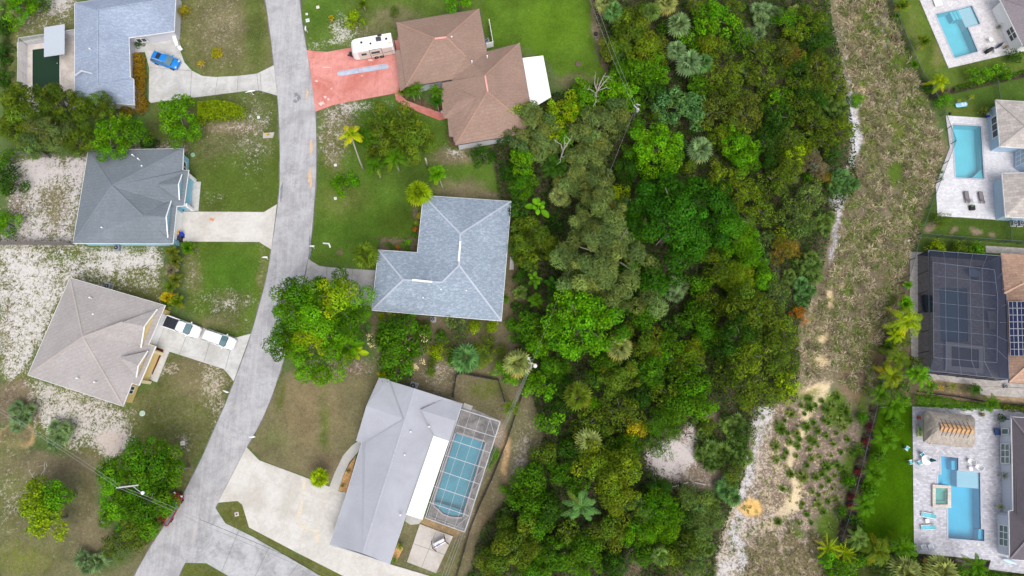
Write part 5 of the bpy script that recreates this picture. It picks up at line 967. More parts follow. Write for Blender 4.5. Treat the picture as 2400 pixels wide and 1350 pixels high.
def car(name, label, cat, px, py, heading, paint, L=4.6, Wd=1.86, H=1.66, style='suv', group=None):
    c = P(px, py, .6); t = thing(name, label, cat, (c.x, c.y, .0), heading, group); h = L / 2; hw = Wd / 2; hood = H * .62; S = []
    truck = style == 'pickup'
    prof = [(-h, .80, .52, hood * .86), (-h + .06, .93, .38, hood * 1.0), (-h + .5, 1.0, .3, hood * 1.04), (-.2, 1.0, .28, hood * 1.03), (h * .32, 1.0, .28, hood * 1.02), (h * .62, .985, .3, hood * .96), (h * .86, .93, .33, hood * .88), (h * .96, .82, .38, hood * .76), (h, .66, .45, hood * .62)]
    body = MB().loft([ring(x, hw * k, z0, z1) for x, k, z0, z1 in prof]).build('body', paint, t, True, False)
    if truck: c0, c1 = -h * .20, h * .36
    else: c0, c1 = -h * .93, h * .34
    g0, g1 = hood * .98, H - .05; tw = hw * .80
    gb = MB(); lo = [(c0, hw * .93), (c1 + .42, hw * .90)]; hi = [(c0 + (.12 if truck else .28), tw), (c1 - .32, tw * .97)]
    vs = [Vector((lo[0][0], -lo[0][1], g0)), Vector((lo[1][0], -lo[1][1], g0)), Vector((lo[1][0] + .10, 0, g0)), Vector((lo[1][0], lo[1][1], g0)), Vector((lo[0][0], lo[0][1], g0)), Vector((hi[0][0], -hi[0][1], g1)), Vector((hi[1][0], -hi[1][1], g1)), Vector((hi[1][0] + .08, 0, g1 + .01)), Vector((hi[1][0], hi[1][1], g1)), Vector((hi[0][0], hi[0][1], g1))]
    gb.add(vs, [(0,1,6,5),(1,2,7,6),(2,3,8,7),(3,4,9,8),(4,0,5,9),(5,6,7,8,9)]); gb.build('window_band', CARG, t, False, False)
    rf = MB(); x0, x1 = hi[0][0] - .05, hi[1][0] + .03; rg_ = []
    for k, (x, f_) in enumerate([(x0, .80), (x0 + .12, .98), ((x0 + x1) / 2, 1.02), (x1 - .1, .99), (x1 + .02, .93)]): zt_ = H - .0 - (.05 if k in (0, 4) else 0); rg_.append([Vector((x, y * tw * f_, z)) for y, z in ((-1, zt_ - .07), (-.93, zt_ - .01), (-.6, zt_ + .015), (0, zt_ + .025), (.6, zt_ + .015), (.93, zt_ - .01), (1, zt_ - .07))])
    rf.loft(rg_); roof = rf.build('roof', paint, t, True, False)
    pb = MB(); 
    for s_ in (-1, 1):
        for xa in ((c0 + .02, hi[0][0]), (c1 + .40, hi[1][0])): pb.beam((xa[0], s_ * hw * .915, g0), (xa[1], s_ * tw * .985, g1), .07)
        for q in ([.5] if truck else [.36, .68]): xx = lo[0][0] + (lo[1][0] - lo[0][0]) * q; xt = hi[0][0] + (hi[1][0] - hi[0][0]) * (q + .03); pb.beam((xx, s_ * hw * .93, g0), (xt, s_ * tw * .99, g1), .06)
    pb.build('pillar', paint, t, False, False)
    if style == 'suv':
        rb = MB(); [rb.tube([(x0 + .3, s_ * tw * .9, H + .06), (x1 - .35, s_ * tw * .9, H + .06)], .025) for s_ in (-1, 1)]; rb.build('roof_rail', CHR, roof, False, False)
    if truck:
        bx0, bx1 = -h + .10, c0 - .02; bb = MB(); bb.box(((bx0 + bx1) / 2, 0, hood * 1.04 + .04), (bx1 - bx0, Wd * .80, .03)); bb.build('truck_bed', CARK, t, False, False); rb = MB()
        for s_ in (-1, 1): rb.box(((bx0 + bx1) / 2, s_ * hw * .90, hood * 1.04 + .05), (bx1 - bx0, .12, .10))
        rb.box((bx0 - .03, 0, hood * 1.04 + .05), (.08, Wd * .84, .10)); rb.build('bed_rail', paint, t, False, False); MB().box((bx1 - .22, 0, hood * 1.04 + .17), (.42, Wd * .78, .22)).build('tool_box', CARK, t, False, False)
    for x in (-L * .30, L * .31):
        for y in (-1, 1): wheel(t, x, y * (hw - .10), .37 if style != 'sedan' else .32)
    for s_ in (-1, 1):
        MB().cbox((h * .90, s_ * hw * .62, hood * .76), (.30, .34, .16), s_ * -.35).build('headlight', CHR, t, False, False); MB().cbox((-h + .08, s_ * hw * .78, hood * .84), (.14, .20, .34)).build('tail_light', RED, t, False, False)
        MB().cbox((c1 + .18, s_ * (hw + .10), g0 + .08), (.16, .22, .14)).build('mirror', paint, t, False, False)
    MB().box((h * .985, 0, hood * .56), (.05, Wd * .42, .18)).build('grille', CARK, t, False, False)
    wbm = MB(); wbm.beam((c1 + .50, -hw * .72, g0 + .01), (c1 + .50, hw * .72, g0 + .01), .10, .03); wbm.build('wiper_cowl', CARK, t, False, False)
    return t, roof, x0, x1, tw
PW = plain('paint_white', (.78,.78,.79), .25, .5, 0, .02, coat=.6); PBL = plain('paint_blue', A(10, 128, 214), .35, .4, 0, .03, coat=.15); PRD = plain('paint_red', (.20,.010,.018), .3, .4, 0, .05, coat=.15)
def heading(a, b): p, q = P(*a), P(*b); return math.atan2(q.y - p.y, q.x - p.x)
hd = heading((362,131), (419,150)); tcar, rf_, x0, x1, tw = car('parked_car', 'bright blue hatchback SUV parked on the curved driveway', 'car', 389, 143, hd, PBL, 4.7, 1.9, 1.66); MB().box(((x0 + x1) / 2 - .15, 0, 1.70), (.7, 1.0, .02)).build('sunroof', CARK, rf_, False, False)
hd = heading((388,752), (470,781)); car('pickup_truck', 'white pickup truck with black bed nearest the taupe roofed house', 'pickup truck', 429, 767, hd, PW, 5.75, 1.98, 1.8, 'pickup')
hd = heading((478,782), (553,808)); car('parked_car', 'white SUV parked behind the pickup close to the road', 'car', 515, 796, hd, PW, 5.1, 1.96, 1.8, 'suv')
hd = heading((392,1222), (424,1164)); car('parked_car', 'dark red car half hidden under roadside tree', 'car', 400, 1192, hd, PRD, 4.7, 1.84, 1.48, 'sedan')
# caravan
hd = heading((828,118), (926,101)); c = P(874, 112, 1.4); t = thing('caravan', 'white travel trailer parked beside the brown roofed house', 'caravan', (c.x, c.y, 0), hd); L, Wd, H, z0 = 6.9, 2.45, 3.0, .55
def cring(x, k, zt): hw = Wd / 2 * k; return [Vector((x, y, z)) for y, z in ((-hw, z0), (-hw, zt - .12), (-hw + .12, zt), (0, zt + .03), (hw - .12, zt), (hw, zt - .12), (hw, z0))]
h = L / 2; CREAM = plain('caravan_side', A(222, 208, 196), .5, .4, 0, .03)
MB().loft([cring(-h, .70, 1.9), cring(-h + .18, .84, 2.5), cring(-h + .5, .95, 2.85), cring(-h + 1.0, 1, 2.98), cring(0, 1, H), cring(h - .05, 1, H), cring(h, .98, H - .08)]).build('body', W_, t, False, False)
for s_ in (-1, 1):
    sp_ = MB().box((.35, s_ * (Wd / 2 + .012), 1.65), (L - 1.3, .02, 2.0)).build('side_panel', CREAM, t, False, False)
    for x, w_ in ((-1.55, .85), (.35, 1.4)): MB().box((x, s_ * (Wd / 2 + .03), 1.9), (w_, .03, .55)).build('window', GLASS(), sp_, False, False)
    MB().box((-.55, s_ * (Wd / 2 + .035), 1.7), (.07, .03, 2.2)).box((1.45, s_ * (Wd / 2 + .035), 1.7), (.07, .03, 2.2)).box((.45, s_ * (Wd / 2 + .035), 2.82), (2.07, .03, .07)).build('slide_trim', CARK, sp_, False, False)
    MB().beam((1.6, s_ * (Wd / 2 + .04), 1.35), (3.3, s_ * (Wd / 2 + .04), 1.6), .03, .08).beam((-.3, s_ * (Wd / 2 + .04), 1.2), (1.3, s_ * (Wd / 2 + .04), 1.4), .03, .05).build('stripe', plain('stripe_brown', A(110,96,92)), sp_, False, False)
    for x in (.25, 1.15): wheel(t, x, s_ * (Wd / 2 - .05), .36)
rfp = [('roof_hatch', (-1.55, .25), (.36, .36), .12), ('roof_hatch', (2.55, .15), (.36, .36), .12), ('roof_hatch', (1.55, 1.0), (.7, .3), .08)]
for nm, (x, y), (a_, b_), hh in rfp: MB().cbox((x, y, H + .05), (a_, b_, hh)).build(nm, CARK, t, False, False)
MB().cbox((1.3, .3, H + .16), (.85, .72, .3), 0, .08).build('air_conditioner', plain('ac_dark', (.05,.052,.065), .5), t, False, False); MB().lathe((-.1, -.25, H + .03), [(.17, 0), (.17, .1), (.08, .14)], 14).build('roof_vent', CARK, t, False, False); MB().box((2.95, -.62, H + .0), (.55, .35, .05)).build('access_panel', plain('panel_beige', A(214,206,178)), t, False, False)
MB().beam((-h, .5, .5), (-h - 1.0, 0, .5), .10).beam((-h, -.5, .5), (-h - 1.0, 0, .5), .10).box((-h - .45, 0, .75), (.35, .5, .4)).build('hitch', CARK, t, False, False); MB().box((h + .2, .1, .6), (.12, 1.9, .18)).build('bumper', DARK(), t, False, False)

# ================================================================ BINS, AIR CONDITIONERS, MAILBOXES, LIDS
def bin_(px, py, body, lid, label, rz=0.0):
    g = P(px, py, .9); t = thing('wheelie_bin', label, 'bin', (g.x, g.y, 0.05), rz); rg_ = [[Vector((sx * k, sy * k2, z)) for sx, sy in ((-.24,-.28),(.24,-.28),(.24,.28),(-.24,.28))] for z, k, k2 in ((0, .85, .85), (.9, 1.1, 1.1))]
    MB().loft(rg_).build('bin_body', body, t, False, False); MB().cbox((0, .02, .96 + (.12 if lid is YL else 0)), (.64, .72, .12)).build('lid', lid, t, False, False); MB().tube([(-.25,-.3,.15),(.25,-.3,.15)], .12, 10).build('wheel', TYRE, t, False, False)
YL = plain('lid_yellow', A(240,182,24)); BL = plain('bin_blue', A(36,60,190)); BK = plain('bin_black', (.03,.03,.04))
bin_(416,546, BL, YL, 'blue recycling bin with a yellow lid beside the cream driveway'); bin_(424,549, BL, BL, 'blue bin with blue lid behind the yellow lidded one'); bin_(420,559, BK, BK, 'black bin lowest of the three beside the cream driveway')
def ac(px, py, label, rz=0.0, s_=1.0, z=0.0):
    g = P(px, py, .8); t = thing('air_conditioner', label, 'air conditioner', (g.x, g.y, z), rz, None, s_); MB().cbox((0,0,.42), (.85,.85,.8)).build('casing', plain('ac_grey', A(150,156,164)), t, False, False); MB().lathe((0,0,.82), [(.34,0),(.34,.04),(.30,.05)], 16).build('fan_guard', DARK(), t, False, False); MB().lathe((0,0,.87), [(.09,0),(.09,.03)], 10).build('hub', plain('hub', (.4,.4,.42)), t, False, False); MB().box((0,0,-.0), (1.1,1.1,.08)).build('pad', plain('ac_pad', A(190,188,184)), t, False, False)
ac(272,580,'air conditioner below the slate grey roof of the blue house'); ac(250,670,'air conditioner above the top edge of taupe roof', R(-18)); ac(968,904,'air conditioner at the top edge of long grey roof', R(-18), 1.1); ac(1014,747,'air conditioner under the bottom eave of L-shaped roof', 0, .8); ac(1139,94,'round-topped air conditioner inside the white fence by brown roof'); ac(2382,521,'first air conditioner behind the pale blue house',0,.8); ac(2398,522,'second air conditioner behind the pale blue house',0,.8)
ac(2362,905,'white pool pump unit beside the path under the black enclosure', 0, .6)
def mailbox(px, py, label, rz, L=.9, tall=1.1):
    g = P(px, py, tall); t = thing('mailbox', label, 'mailbox', (g.x, g.y, 0), rz); MB().tube([(0,0,-.05),(0,0,tall)], .06, 6).build('post', WHITE(), t, False, False)
    n = 8; rg_ = [[Vector((x, .13 * math.cos(a), tall + .02 + .20 * max(0, math.sin(a)))) for a in [math.pi * k / n for k in range(n + 1)]] for x in (-L * .35, L * .35)]; MB().loft(rg_).build('box', WHITE(), t, True, False); MB().box((-.1,0,tall - .02), (L, .1, .05)).build('arm', WHITE(), t, False, False)
for x, y, r_, l in [(716,66,90,'white mailbox beside the road above the pink driveway'),(622,603,0,'white mailbox on the verge below the cream driveway'),(732,577,0,'white mailbox at the road opposite the cream driveway'),(530,918,-20,'white mailbox on the left verge below the two white vehicles'),(592,1024,5,'white mailbox on the right verge above the large cream driveway'),(588,214,12,'white mailbox at the bottom edge of curved driveway')]: mailbox(x, y, l, R(r_), .9 if x != 588 else 1.6)
t = thing('pipe_marker', 'white bent pipe lying on the lawn beside the road', 'pipe', P(766,573)); MB().tube([P(757,570,.1), P(771,571,.1), P(774,580,.1)], .13, 8).build('pipe', WHITE(), t, True)
def lid(px, py, r_, col, label, sq=False, name='utility_cover', h=.08):
    g = P(px, py); t = thing(name, label, 'utility cover', (g.x, g.y, 0))
    if sq: MB().cbox((0,0,h/2), (r_*2, r_*2, h), .2).build('frame', plain('lid_' + str(col[0]), A(*col)), t, False, False); MB().cbox((0,0,h+.01), (r_*.8, r_*.8, .03), .2).build('cover', DARK() if col[0] < 210 and name == 'drain' else plain('lidc_' + str(col[0]), A(*[v * .85 for v in col])), t, False, False)
    else: MB().lathe((0,0,0), [(r_,0),(r_,h),(r_*.9,h+.03)], 24).build('frame', plain('lid_' + str(col[0]), A(*col)), t, False, False); MB().lathe((0,0,h), [(r_*.75,.03),(r_*.75,.05)], 20).build('cover', plain('lidc_' + str(col[0]), A(*[v * .93 for v in col])), t, False, False)
lid(334,969,.42,(198,222,204),'pale green round cover on the lawn below the taupe roof'); lid(452,363,.36,(150,190,160),'green round cover beside slate grey roof'); lid(606,275,.22,(232,232,232),'small white square cover in the patchy lawn left of the road',True); lid(786,387,.22,(228,230,232),'white square cover in sandy grass right of the road',True); lid(786,465,.22,(226,226,226),'white square cover on the lawn below the bright bush',True)
lid(745,17,.26,(236,228,214),'beige square cover at the top of the road verge',True); lid(719,33,.2,(224,222,218),'small pale cover above the drain box at the road',True); lid(721,48,.32,(222,224,226),'white square drain box beside the road top',True,'drain'); lid(555,1205,.3,(200,190,182),'square drain in the green strip between two driveways',True,'drain'); lid(428,1039,.3,(234,226,220),'white cover in bare soil above the big roadside trees',True); lid(1053,820,.2,(238,238,238),'small round white cap on the ground left of the blue-green fan palm'); lid(2292,1276,.2,(240,240,228),'round white lid on the pavers below the big pool')
lid(1057,285,.22,(240,240,240),'white round planter at the lower end of the pink walk'); lid(1036,262,.22,(238,240,242),'white round planter at upper side of the pink walk end')
t = thing('fire_hydrant', 'yellow hydrant standing on the small concrete pad left of the road', 'hydrant', P(628,317)); MB().lathe(P(628,317), [(.14,.05),(.14,.5),(.18,.55),(.12,.7),(.03,.76)], 12).build('barrel', YL, t, True); MB().tube([P(625,317,.4), P(631,317,.4)], .07, 8).build('nozzle', YL, t)

# ================================================================ FENCES
def fence(label, pts, h, mat, post, step=2.4, name='fence', wid=.05, rails=True, screen=None, grp=None):
    w = PP(pts); c = sum(w, Vector()) / len(w); t = thing(name, label, 'fence', c, 0, grp); pm = MB(); k = 0
    for i in range(len(w) - 1):
        a, b = w[i], w[i + 1]; L = (b - a).length; n = max(1, round(L / step))
        pn = MB(); A1, B1 = a + Vector((0,0,h)), b + Vector((0,0,h))
        if screen: pn.add([a, b, B1, A1], [(0,1,2,3)]); pn.build('mesh_panel', screen, t); fb = MB().beam(A1, B1, wid, wid); fb.build('rail', mat, t)
        else: pn.beam(a + Vector((0,0,h/2)), b + Vector((0,0,h/2)), wid, h); pn.build('panel', mat, t)
        for j in range(n + (i == len(w) - 2)): q = a.lerp(b, j / n); MB().box((q.x, q.y, h / 2 + .02), (wid * 1.8, wid * 1.8, h + .08)).build('post', post, t)
WG = plain('fence_wood', A(128,120,118), .9, .1, 0, .25, 4); FM = plain('fence_metal', A(84,100,104), .5, .3); CL = screen_mat('chain_link', (.05,.07,.06), .28); BLK = plain('fence_black', (.02,.02,.022), .7)
fence('grey wooden fence above the sandy yard on the left', [(16,366),(70,366),(118,369)], 1.8, WG, WG, 2.4, 'wooden_fence', .08); fence('grey wooden fence from the left edge to slate roof corner', [(-8,573),(80,573),(172,574)], 1.7, WG, WG, 2.4, 'wooden_fence', .08)
fence('small white fence around the air conditioner by the brown roof', [(1147,58),(1156,109),(1141,113)], 1.5, WHITE(), WHITE(), 2.0, 'white_fence', .07)
fence('black low fence around the small lawn above the pool cage', [(1062,930),(1070,878),(1084,876),(1168,892),(1183,941)], .9, BLK, BLK, 2.0, 'low_fence', .10)
fence('black low fence along the right side of the pool cage', [(1240,880),(1212,962),(1186,1040),(1152,1125),(1122,1190),(1102,1240),(1088,1290),(1068,1360)], .7, BLK, BLK, 2.4, 'low_fence', .09)
CLF = 'dark chain link fences of the gardens on the right'
fence('dark chain link fence along the topmost garden and cleared strip', [(2068,-20),(2108,80),(2150,176),(2183,230)], 1.5, FM, FM, 3, 'chain_link_fence', .05, True, CL, CLF); fence('chain link fence cutting the left corner of the second patio', [(2183,228),(2204,272),(2228,338),(2210,385),(2193,430),(2170,490),(2147,553)], 1.5, FM, FM, 3, 'chain_link_fence', .05, True, CL, CLF)
fence('chain link fence below the garden of the pale blue house', [(2147,553),(2250,562),(2430,575)], 1.5, FM, FM, 3, 'chain_link_fence', .05, True, CL, CLF); fence('chain link fence left of the black screen enclosure', [(2147,553),(2132,610),(2110,690),(2092,760),(2070,830),(2056,900)], 1.5, FM, FM, 3, 'chain_link_fence', .05, True, CL, CLF)
fence('chain link fence beside the artificial lawn', [(2056,900),(2042,965),(2020,1050),(1998,1140),(1978,1215),(1962,1262)], 1.5, FM, FM, 3, 'chain_link_fence', .05, True, CL, CLF); fence('short chain link fence between the second pool garden and its neighbour', [(2324,196),(2332,246)], 1.5, FM, FM, 3, 'chain_link_fence', .05, True, CL, CLF)
fence('short chain link fence at the lower wall of the pale blue house', [(2354,512),(2356,568)], 1.5, FM, FM, 3, 'chain_link_fence', .05, True, CL, CLF); fence('black panel fence along the long clipped hedge', [(2150,918),(2240,930),(2318,944),(2430,952)], .8, BLK, BLK, 3, 'low_fence', .07)

# ================================================================ POLES AND WIRES
CW = plain('pole_concrete', A(190,190,190), .8, .2, 0, .1)
def pole(px, py, h, label, arm_to=None, trans=True):
    g = P(px, py, h); t = thing('utility_pole', label, 'utility pole', (g.x, g.y, 0)); MB().tube([(g.x, g.y, -.1), (g.x, g.y, h + .2)], [.15, .10], 8).build('pole', CW if h > 9.5 else plain('pole_grey', A(104,104,98)), t)
    return t, g
t, g1 = pole(1247,852,10,'utility pole with transformer and lamp at the wood edge above the pool cage'); MB().lathe((g1.x + .45, g1.y - .25, 8.9), [(.22,0),(.28,.05),(.28,.75),(.22,.85)], 14).build('transformer', plain('trans_white', A(226,222,220)), t, True); MB().tube([(g1.x, g1.y, 9.2), (g1.x - .4, g1.y + .7, 9.5)], .04).build('lamp_arm', CW, t); MB().lathe((g1.x - .45, g1.y + .8, 9.4), [(.08,0),(.2,.06),(.16,.16)], 10).build('lamp_head', CW, t); MB().beam((g1.x - .5, g1.y + .1, 9.9), (g1.x + .5, g1.y - .1, 9.9), .1).build('crossarm', CW, t)
t, g2 = pole(1494,250,7.5,'utility pole with small crossarm standing inside the wood'); MB().beam((g2.x - .5, g2.y + .3, 7.4), (g2.x + .2, g2.y - .6, 7.4), .12).beam((g2.x - .1, g2.y + .6, 7.2), (g2.x + .5, g2.y + .4, 7.2), .12).build('crossarm', CW, t); MB().lathe((g2.x + .1, g2.y - .3, 6.6), [(.22,0),(.22,.7)], 12).build('transformer', CW, t)
t, g3 = pole(276,1143,10,'utility pole with street light rising from the big green trees'); MB().beam(g3 - Vector((.0,0,.1)), P(325,1137,9.6), .16).build('crossarm', CW, t); MB().tube([P(312,1140,9.6), P(322,1148,9.7), P(331,1154,9.7)], .05).build('lamp_arm', CW, t); MB().lathe(P(335,1155,9.6), [(.1,0),(.26,.06),(.2,.18)], 12).build('lamp_head', plain('lamp_white', (.7,.72,.75)), t)
WIRE = plain('wire_metal', A(150,152,150), .5, .4)
def wire(a, b, za, zb, label, sag=.5, r_=.02, mat=None, grp='overhead wires'):
    p, q = P(*a, za), P(*b, zb); pts = [p.lerp(q, k / 12) - Vector((0,0,sag * math.sin(math.pi * k / 12))) for k in range(13)]; MB().tube(pts, r_, 5).top('power_line', mat or WIRE, label, 'power line', grp)
for k, d_ in enumerate((0, 4)):
    wire((-30,948 - k * 8), (276,1143 - k * 8), 10, 9.9, ['lower', 'upper'][k] + ' wire from the left edge to the street light pole'); wire((276,1143 - k * 6), (470,1228 - k * 10), 9.9, 8.4, ['lower', 'upper'][k] + ' wire from the street light pole toward the red car'); wire((470,1228 - k * 10), (940,1440 - k * 12), 8.4, 7, ['lower', 'upper'][k] + ' wire over the road continuing below the bottom edge', 1.0, .022, DARK() if k else WIRE)
for k, (dx, l) in enumerate(((0, 'left'), (5, 'middle'), (9, 'right'))): wire((1243 + dx * .6, 853), (1130 + dx, 1105), 9.8, 9.4, l + ' wire running down from the transformer pole past the cage'); wire((1130 + dx, 1105), (1020 + dx * 1.6, 1390), 9.4, 9, l + ' wire continuing below the cage to the bottom edge', .2)
wire((1247,850), (1489,254), 9.9, 7.4, 'wire running through the wood between the two poles', 1.0, .014); wire((1492,248), (1385,-30), 7.4, 10, 'right wire from the wood pole to the top edge', .8, .016); wire((1487,252), (1372,-30), 7.4, 10, 'left wire from the wood pole to the top edge', .8, .016)

# ================================================================ GARDEN FURNITURE
TEAL = plain('sling_teal', A(120,200,214)); GREYF = plain('sling_grey', A(132,124,126)); WP = WHITE()
def lounger(px, py, rz, sling, frame, label, L=1.95, group=None, z=.06, w=.66):
    g = P(px, py, .35); t = thing('sun_lounger', label, 'sun lounger', (g.x, g.y, z), rz, group); fb = MB()
    for s_ in (-1, 1): fb.beam((-L/2, s_*w/2, .32), (L/2, s_*w/2, .32), .06)
    fb.beam((-L/2, -w/2, .32), (-L/2, w/2, .32), .05); fb.beam((L/2, -w/2, .32), (L/2, w/2, .32), .05); fb.build('frame', frame, t, False, False)
    MB().box((.25, 0, .34), (L * .68, w * .86, .04)).build('seat', sling, t, False, False); m_ = Matrix.Rotation(R(28), 3, 'Y'); MB().box((-L * .30, 0, .48), (L * .36, w * .86, .04), M=m_).build('backrest', sling, t, False, False)
    for x in (-L*.4, L*.4):
        for s_ in (-1, 1): MB().tube([(x, s_*w/2, 0), (x, s_*w/2, .32)], .03).build('leg', frame, t, False, False)
    return t
def chair(px, py, rz, seat, frame, label, group=None, z=.06, s_=1.0, round_=False):
    g = P(px, py, .45); t = thing('garden_chair', label, 'chair', (g.x, g.y, z), rz, group, s_); MB().cbox((0, 0, .43), (.52, .52, .06)).build('seat', seat, t, False, False); m_ = Matrix.Rotation(R(-18), 3, 'Y')
    if round_: MB().loft([[Vector((-.26 - .10 * k + (.18 * (y*y) / .1 if False else .9 * y * y), y, z_)) for y in (-.28, -.2, -.1, 0, .1, .2, .28)] + [Vector((-.30 - .10 * k + .9 * y * y, y, z_)) for y in (.28, .2, .1, 0, -.1, -.2, -.28)] for k, z_ in ((0, .40), (1, .75), (2, 1.02))]).build('backrest', seat, t, False, False)
    else: MB().box((-.30, 0, .72), (.05, .52, .58), M=m_).build('backrest', seat, t, False, False)
    for y in (-.28, .28): MB().box((-.02, y, .62), (.56, .07, .04)).build('armrest', frame, t, False, False)
    for x in (-.23, .23):
        for y in (-.25, .25): MB().tube([(x, y, 0), (x, y, .42)], .025).build('leg', frame, t, False, False)
def table(px, py, r_, label, top, sq=False, h=.72, z=.06, rz=0):
    g = P(px, py, h); t = thing('side_table' if r_ < .35 else 'garden_table', label, 'table', (g.x, g.y, z), rz); (MB().cbox((0,0,h), (r_*2, r_*2, .05)) if sq else MB().lathe((0,0,h - .03), [(r_,0),(r_,.05),(r_*.98,.06)], 28)).build('tabletop', top, t, False, False)
    for k in range(4): a = math.pi / 4 + k * math.pi / 2; MB().tube([(r_*.7*math.cos(a), r_*.7*math.sin(a), 0), (r_*.7*math.cos(a), r_*.7*math.sin(a), h)], .025).build('leg', WP, t, False, False)
# second yard
lounger(2266,462,R(90),GREYF,plain('frame_grey', A(90,88,92)),'left grey sun lounger on the white patio below turquoise pool'); lounger(2300,463,R(92),GREYF,plain('frame_grey', A(90,88,92)),'right grey sun lounger on the white patio below turquoise pool'); table(2283,470,.28,'small round glass table between the two grey loungers',plain('glass_top', A(214,216,220), .2)); 
t = thing('parasol_base', 'black square block with a small plant near the grey loungers', 'parasol base', P(2278,487)); MB().cbox(P(2278,487,.3), (.8,.75,.5)).build('base', BLK, t); MB().lathe(P(2277,483,.55), [(.12,0),(.2,.2),(.1,.3)], 8).build('plant', plain('plant_green', A(90,130,70)), t)
g = P(2253,245,.2); t = thing('pool_float', 'blue inflatable lounge float lying on the grass', 'pool float', (g.x, g.y, 0), R(8)); MB().loft([[Vector((x, .42*k*math.cos(a), .14+.13*math.sin(a))) for a in [2*math.pi*i/10 for i in range(10)]] for x, k in ((-.95,.5),(-.85,.9),(-.4,1),(0,.98),(.5,1),(.9,.9),(1.0,.5))]).build('float_body', plain('float_blue', A(150,200,232), .4), t, True, False)
for x in (.15, .62): MB().cbox((x, 0, .27), (.34, .5, .06)).build('cushion', plain('float_pale', A(206,222,236)), t, False, False)
t = thing('pool_cleaner_cart', 'blue and white pool cleaner by the wall of pale blue house', 'pool cleaner', P(2318,268)); MB().cbox(P(2318,268,.35), (.6,.5,.5)).build('cart', plain('cart_white', A(226,232,240)), t); MB().cbox(P(2316,272,.62), (.5,.25,.15)).build('lid', BL, t)
for x, y, l in ((2227,267,'dark round speaker at the upper left corner of second patio'),(2306,268,'dark round speaker at the upper right corner of second patio')): t = thing('garden_speaker', l, 'speaker', P(x, y)); MB().lathe(P(x,y,.06), [(.2,0),(.22,.15),(.14,.3)], 14).build('shell', DARK(), t, True)
# first yard
lounger(2193,3,R(-78),WP,WP,'first white lounger beside the topmost pool'); lounger(2201,1,R(-78),WP,WP,'second white lounger beside the topmost pool')
t = thing('barbecue', 'black barbecue grill on the topmost patio', 'barbecue', P(2320,118)); MB().cbox(P(2318,118,.55), (1.1,.55,.8), R(30), .1).build('grill_body', BLK, t); MB().cbox(P(2318,118,1.05), (.7,.5,.3), R(30), .12).build('hood', BLK, t); MB().box(P(2326,113,.9), (.5,.35,.04), R(30)).build('side_shelf', DARK(), t)
g = P(2345,105,.6); t = thing('folded_parasol', 'folded navy parasol lying across the topmost patio', 'parasol', (g.x, g.y, .1), R(38)); MB().lathe((0,0,.35), [(.04,-1.0),(.16,-.6),(.22,.1),(.10,.7),(.03,.9)], 10, 'X').build('canopy', plain('navy', (.02,.025,.05)), t, True, False); MB().tube([(-1.2,0,.3),(1.1,0,.35)], .03).build('shaft', DARK(), t, False, False)
t = thing('door_mat', 'pale square mat in front of the topmost house window', 'mat', P(2340,92)); MB().prism(PP([(2321,75),(2338,68),(2354,96),(2336,103)]), .064, .08).build('mat', plain('mat_grey', A(196,192,190)), t); table(2322,93,.34,'round white table beside the pale mat in topmost yard',WP); table(2334,119,.3,'small black and white square table by the barbecue',plain('tile_top', A(206,206,210)),True,.5)
chair(2352,40,R(120),WP,WP,'white chair against the wall of the topmost house'); tree('scrub',2342,62,6,'brown-olive','dark potted plant beside white chair of the topmost house',.8); tree('scrub',2358,110,6,'rust','reddish potted plant at the corner of the topmost house',.8)
# inside the dark enclosure
table(2282,640,.7,'round table faintly visible under the black screen enclosure',plain('tab_blue', A(150,170,196)),z=.06); [chair(x, y, R(a), GREYF, DARK(), l, 'chairs under the black enclosure') for x, y, a, l in ((2270,634,0,'left chair of the round table under the black screen'),(2292,630,200,'upper chair of the round table under the black screen'),(2286,652,90,'lower chair of the round table under the black screen'))]
t = thing('sofa', 'dark outdoor sofa under the left side of the black screen', 'sofa', P(2176,712)); MB().cbox(P(2176,712,.25), (1.4,2.6,.4)).build('seat', plain('sofa_green', A(40,66,64)), t); MB().cbox(P(2168,712,.6), (.3,2.6,.5)).build('backrest', plain('sofa_green', A(40,66,64)), t)
t = thing('dining_set_table', 'pale rectangular table beside the house under black screen', 'table', P(2330,750)); MB().cbox(P(2332,750,.7), (2.0,2.8,.06)).build('tabletop', plain('tab_tan', A(176,170,160)), t); lgb = [MB().tube([P(x,y,0),P(x,y,.7)], .05).build('leg', DARK(), t) for x, y in ((2320,732),(2344,732),(2320,768),(2344,768))]
# lower yard
table(2171,1078,.72,'round white table under the closed teal parasol',WP); g = P(2171,1078); t = thing('closed_parasol', 'closed teal parasol standing through the round white table', 'parasol', (g.x, g.y, .06)); MB().lathe((0,0,1.2), [(.30,0),(.24,.3),(.14,.8),(.04,1.25)], 8).build('canopy', plain('parasol_teal', A(44,104,122)), t, False, False); MB().tube([(0,0,0),(0,0,2.5)], .03).build('pole', WP, t, False, False)
TC = 'teal sling chairs near the round table'
for x, y, a, l in ((2161,1065,-50,'teal chair touching the top of the round white table'),(2154,1085,20,'teal chair left below the round white table'),(2134,1083,10,'teal chair on the edge of the artificial lawn'),(2125,1051,-35,'teal chair alone on the artificial lawn')): chair(x, y, R(a), TEAL, WP, l, TC, z=.03)
for x, y, a, l in ((2272,1081,150,'left white garden armchair above the pool sun shelf'),(2290,1094,140,'right white garden armchair above the pool sun shelf')): chair(x, y, R(a), WP, WP, l, 'white armchairs by the pool', s_=1.15, round_=True)
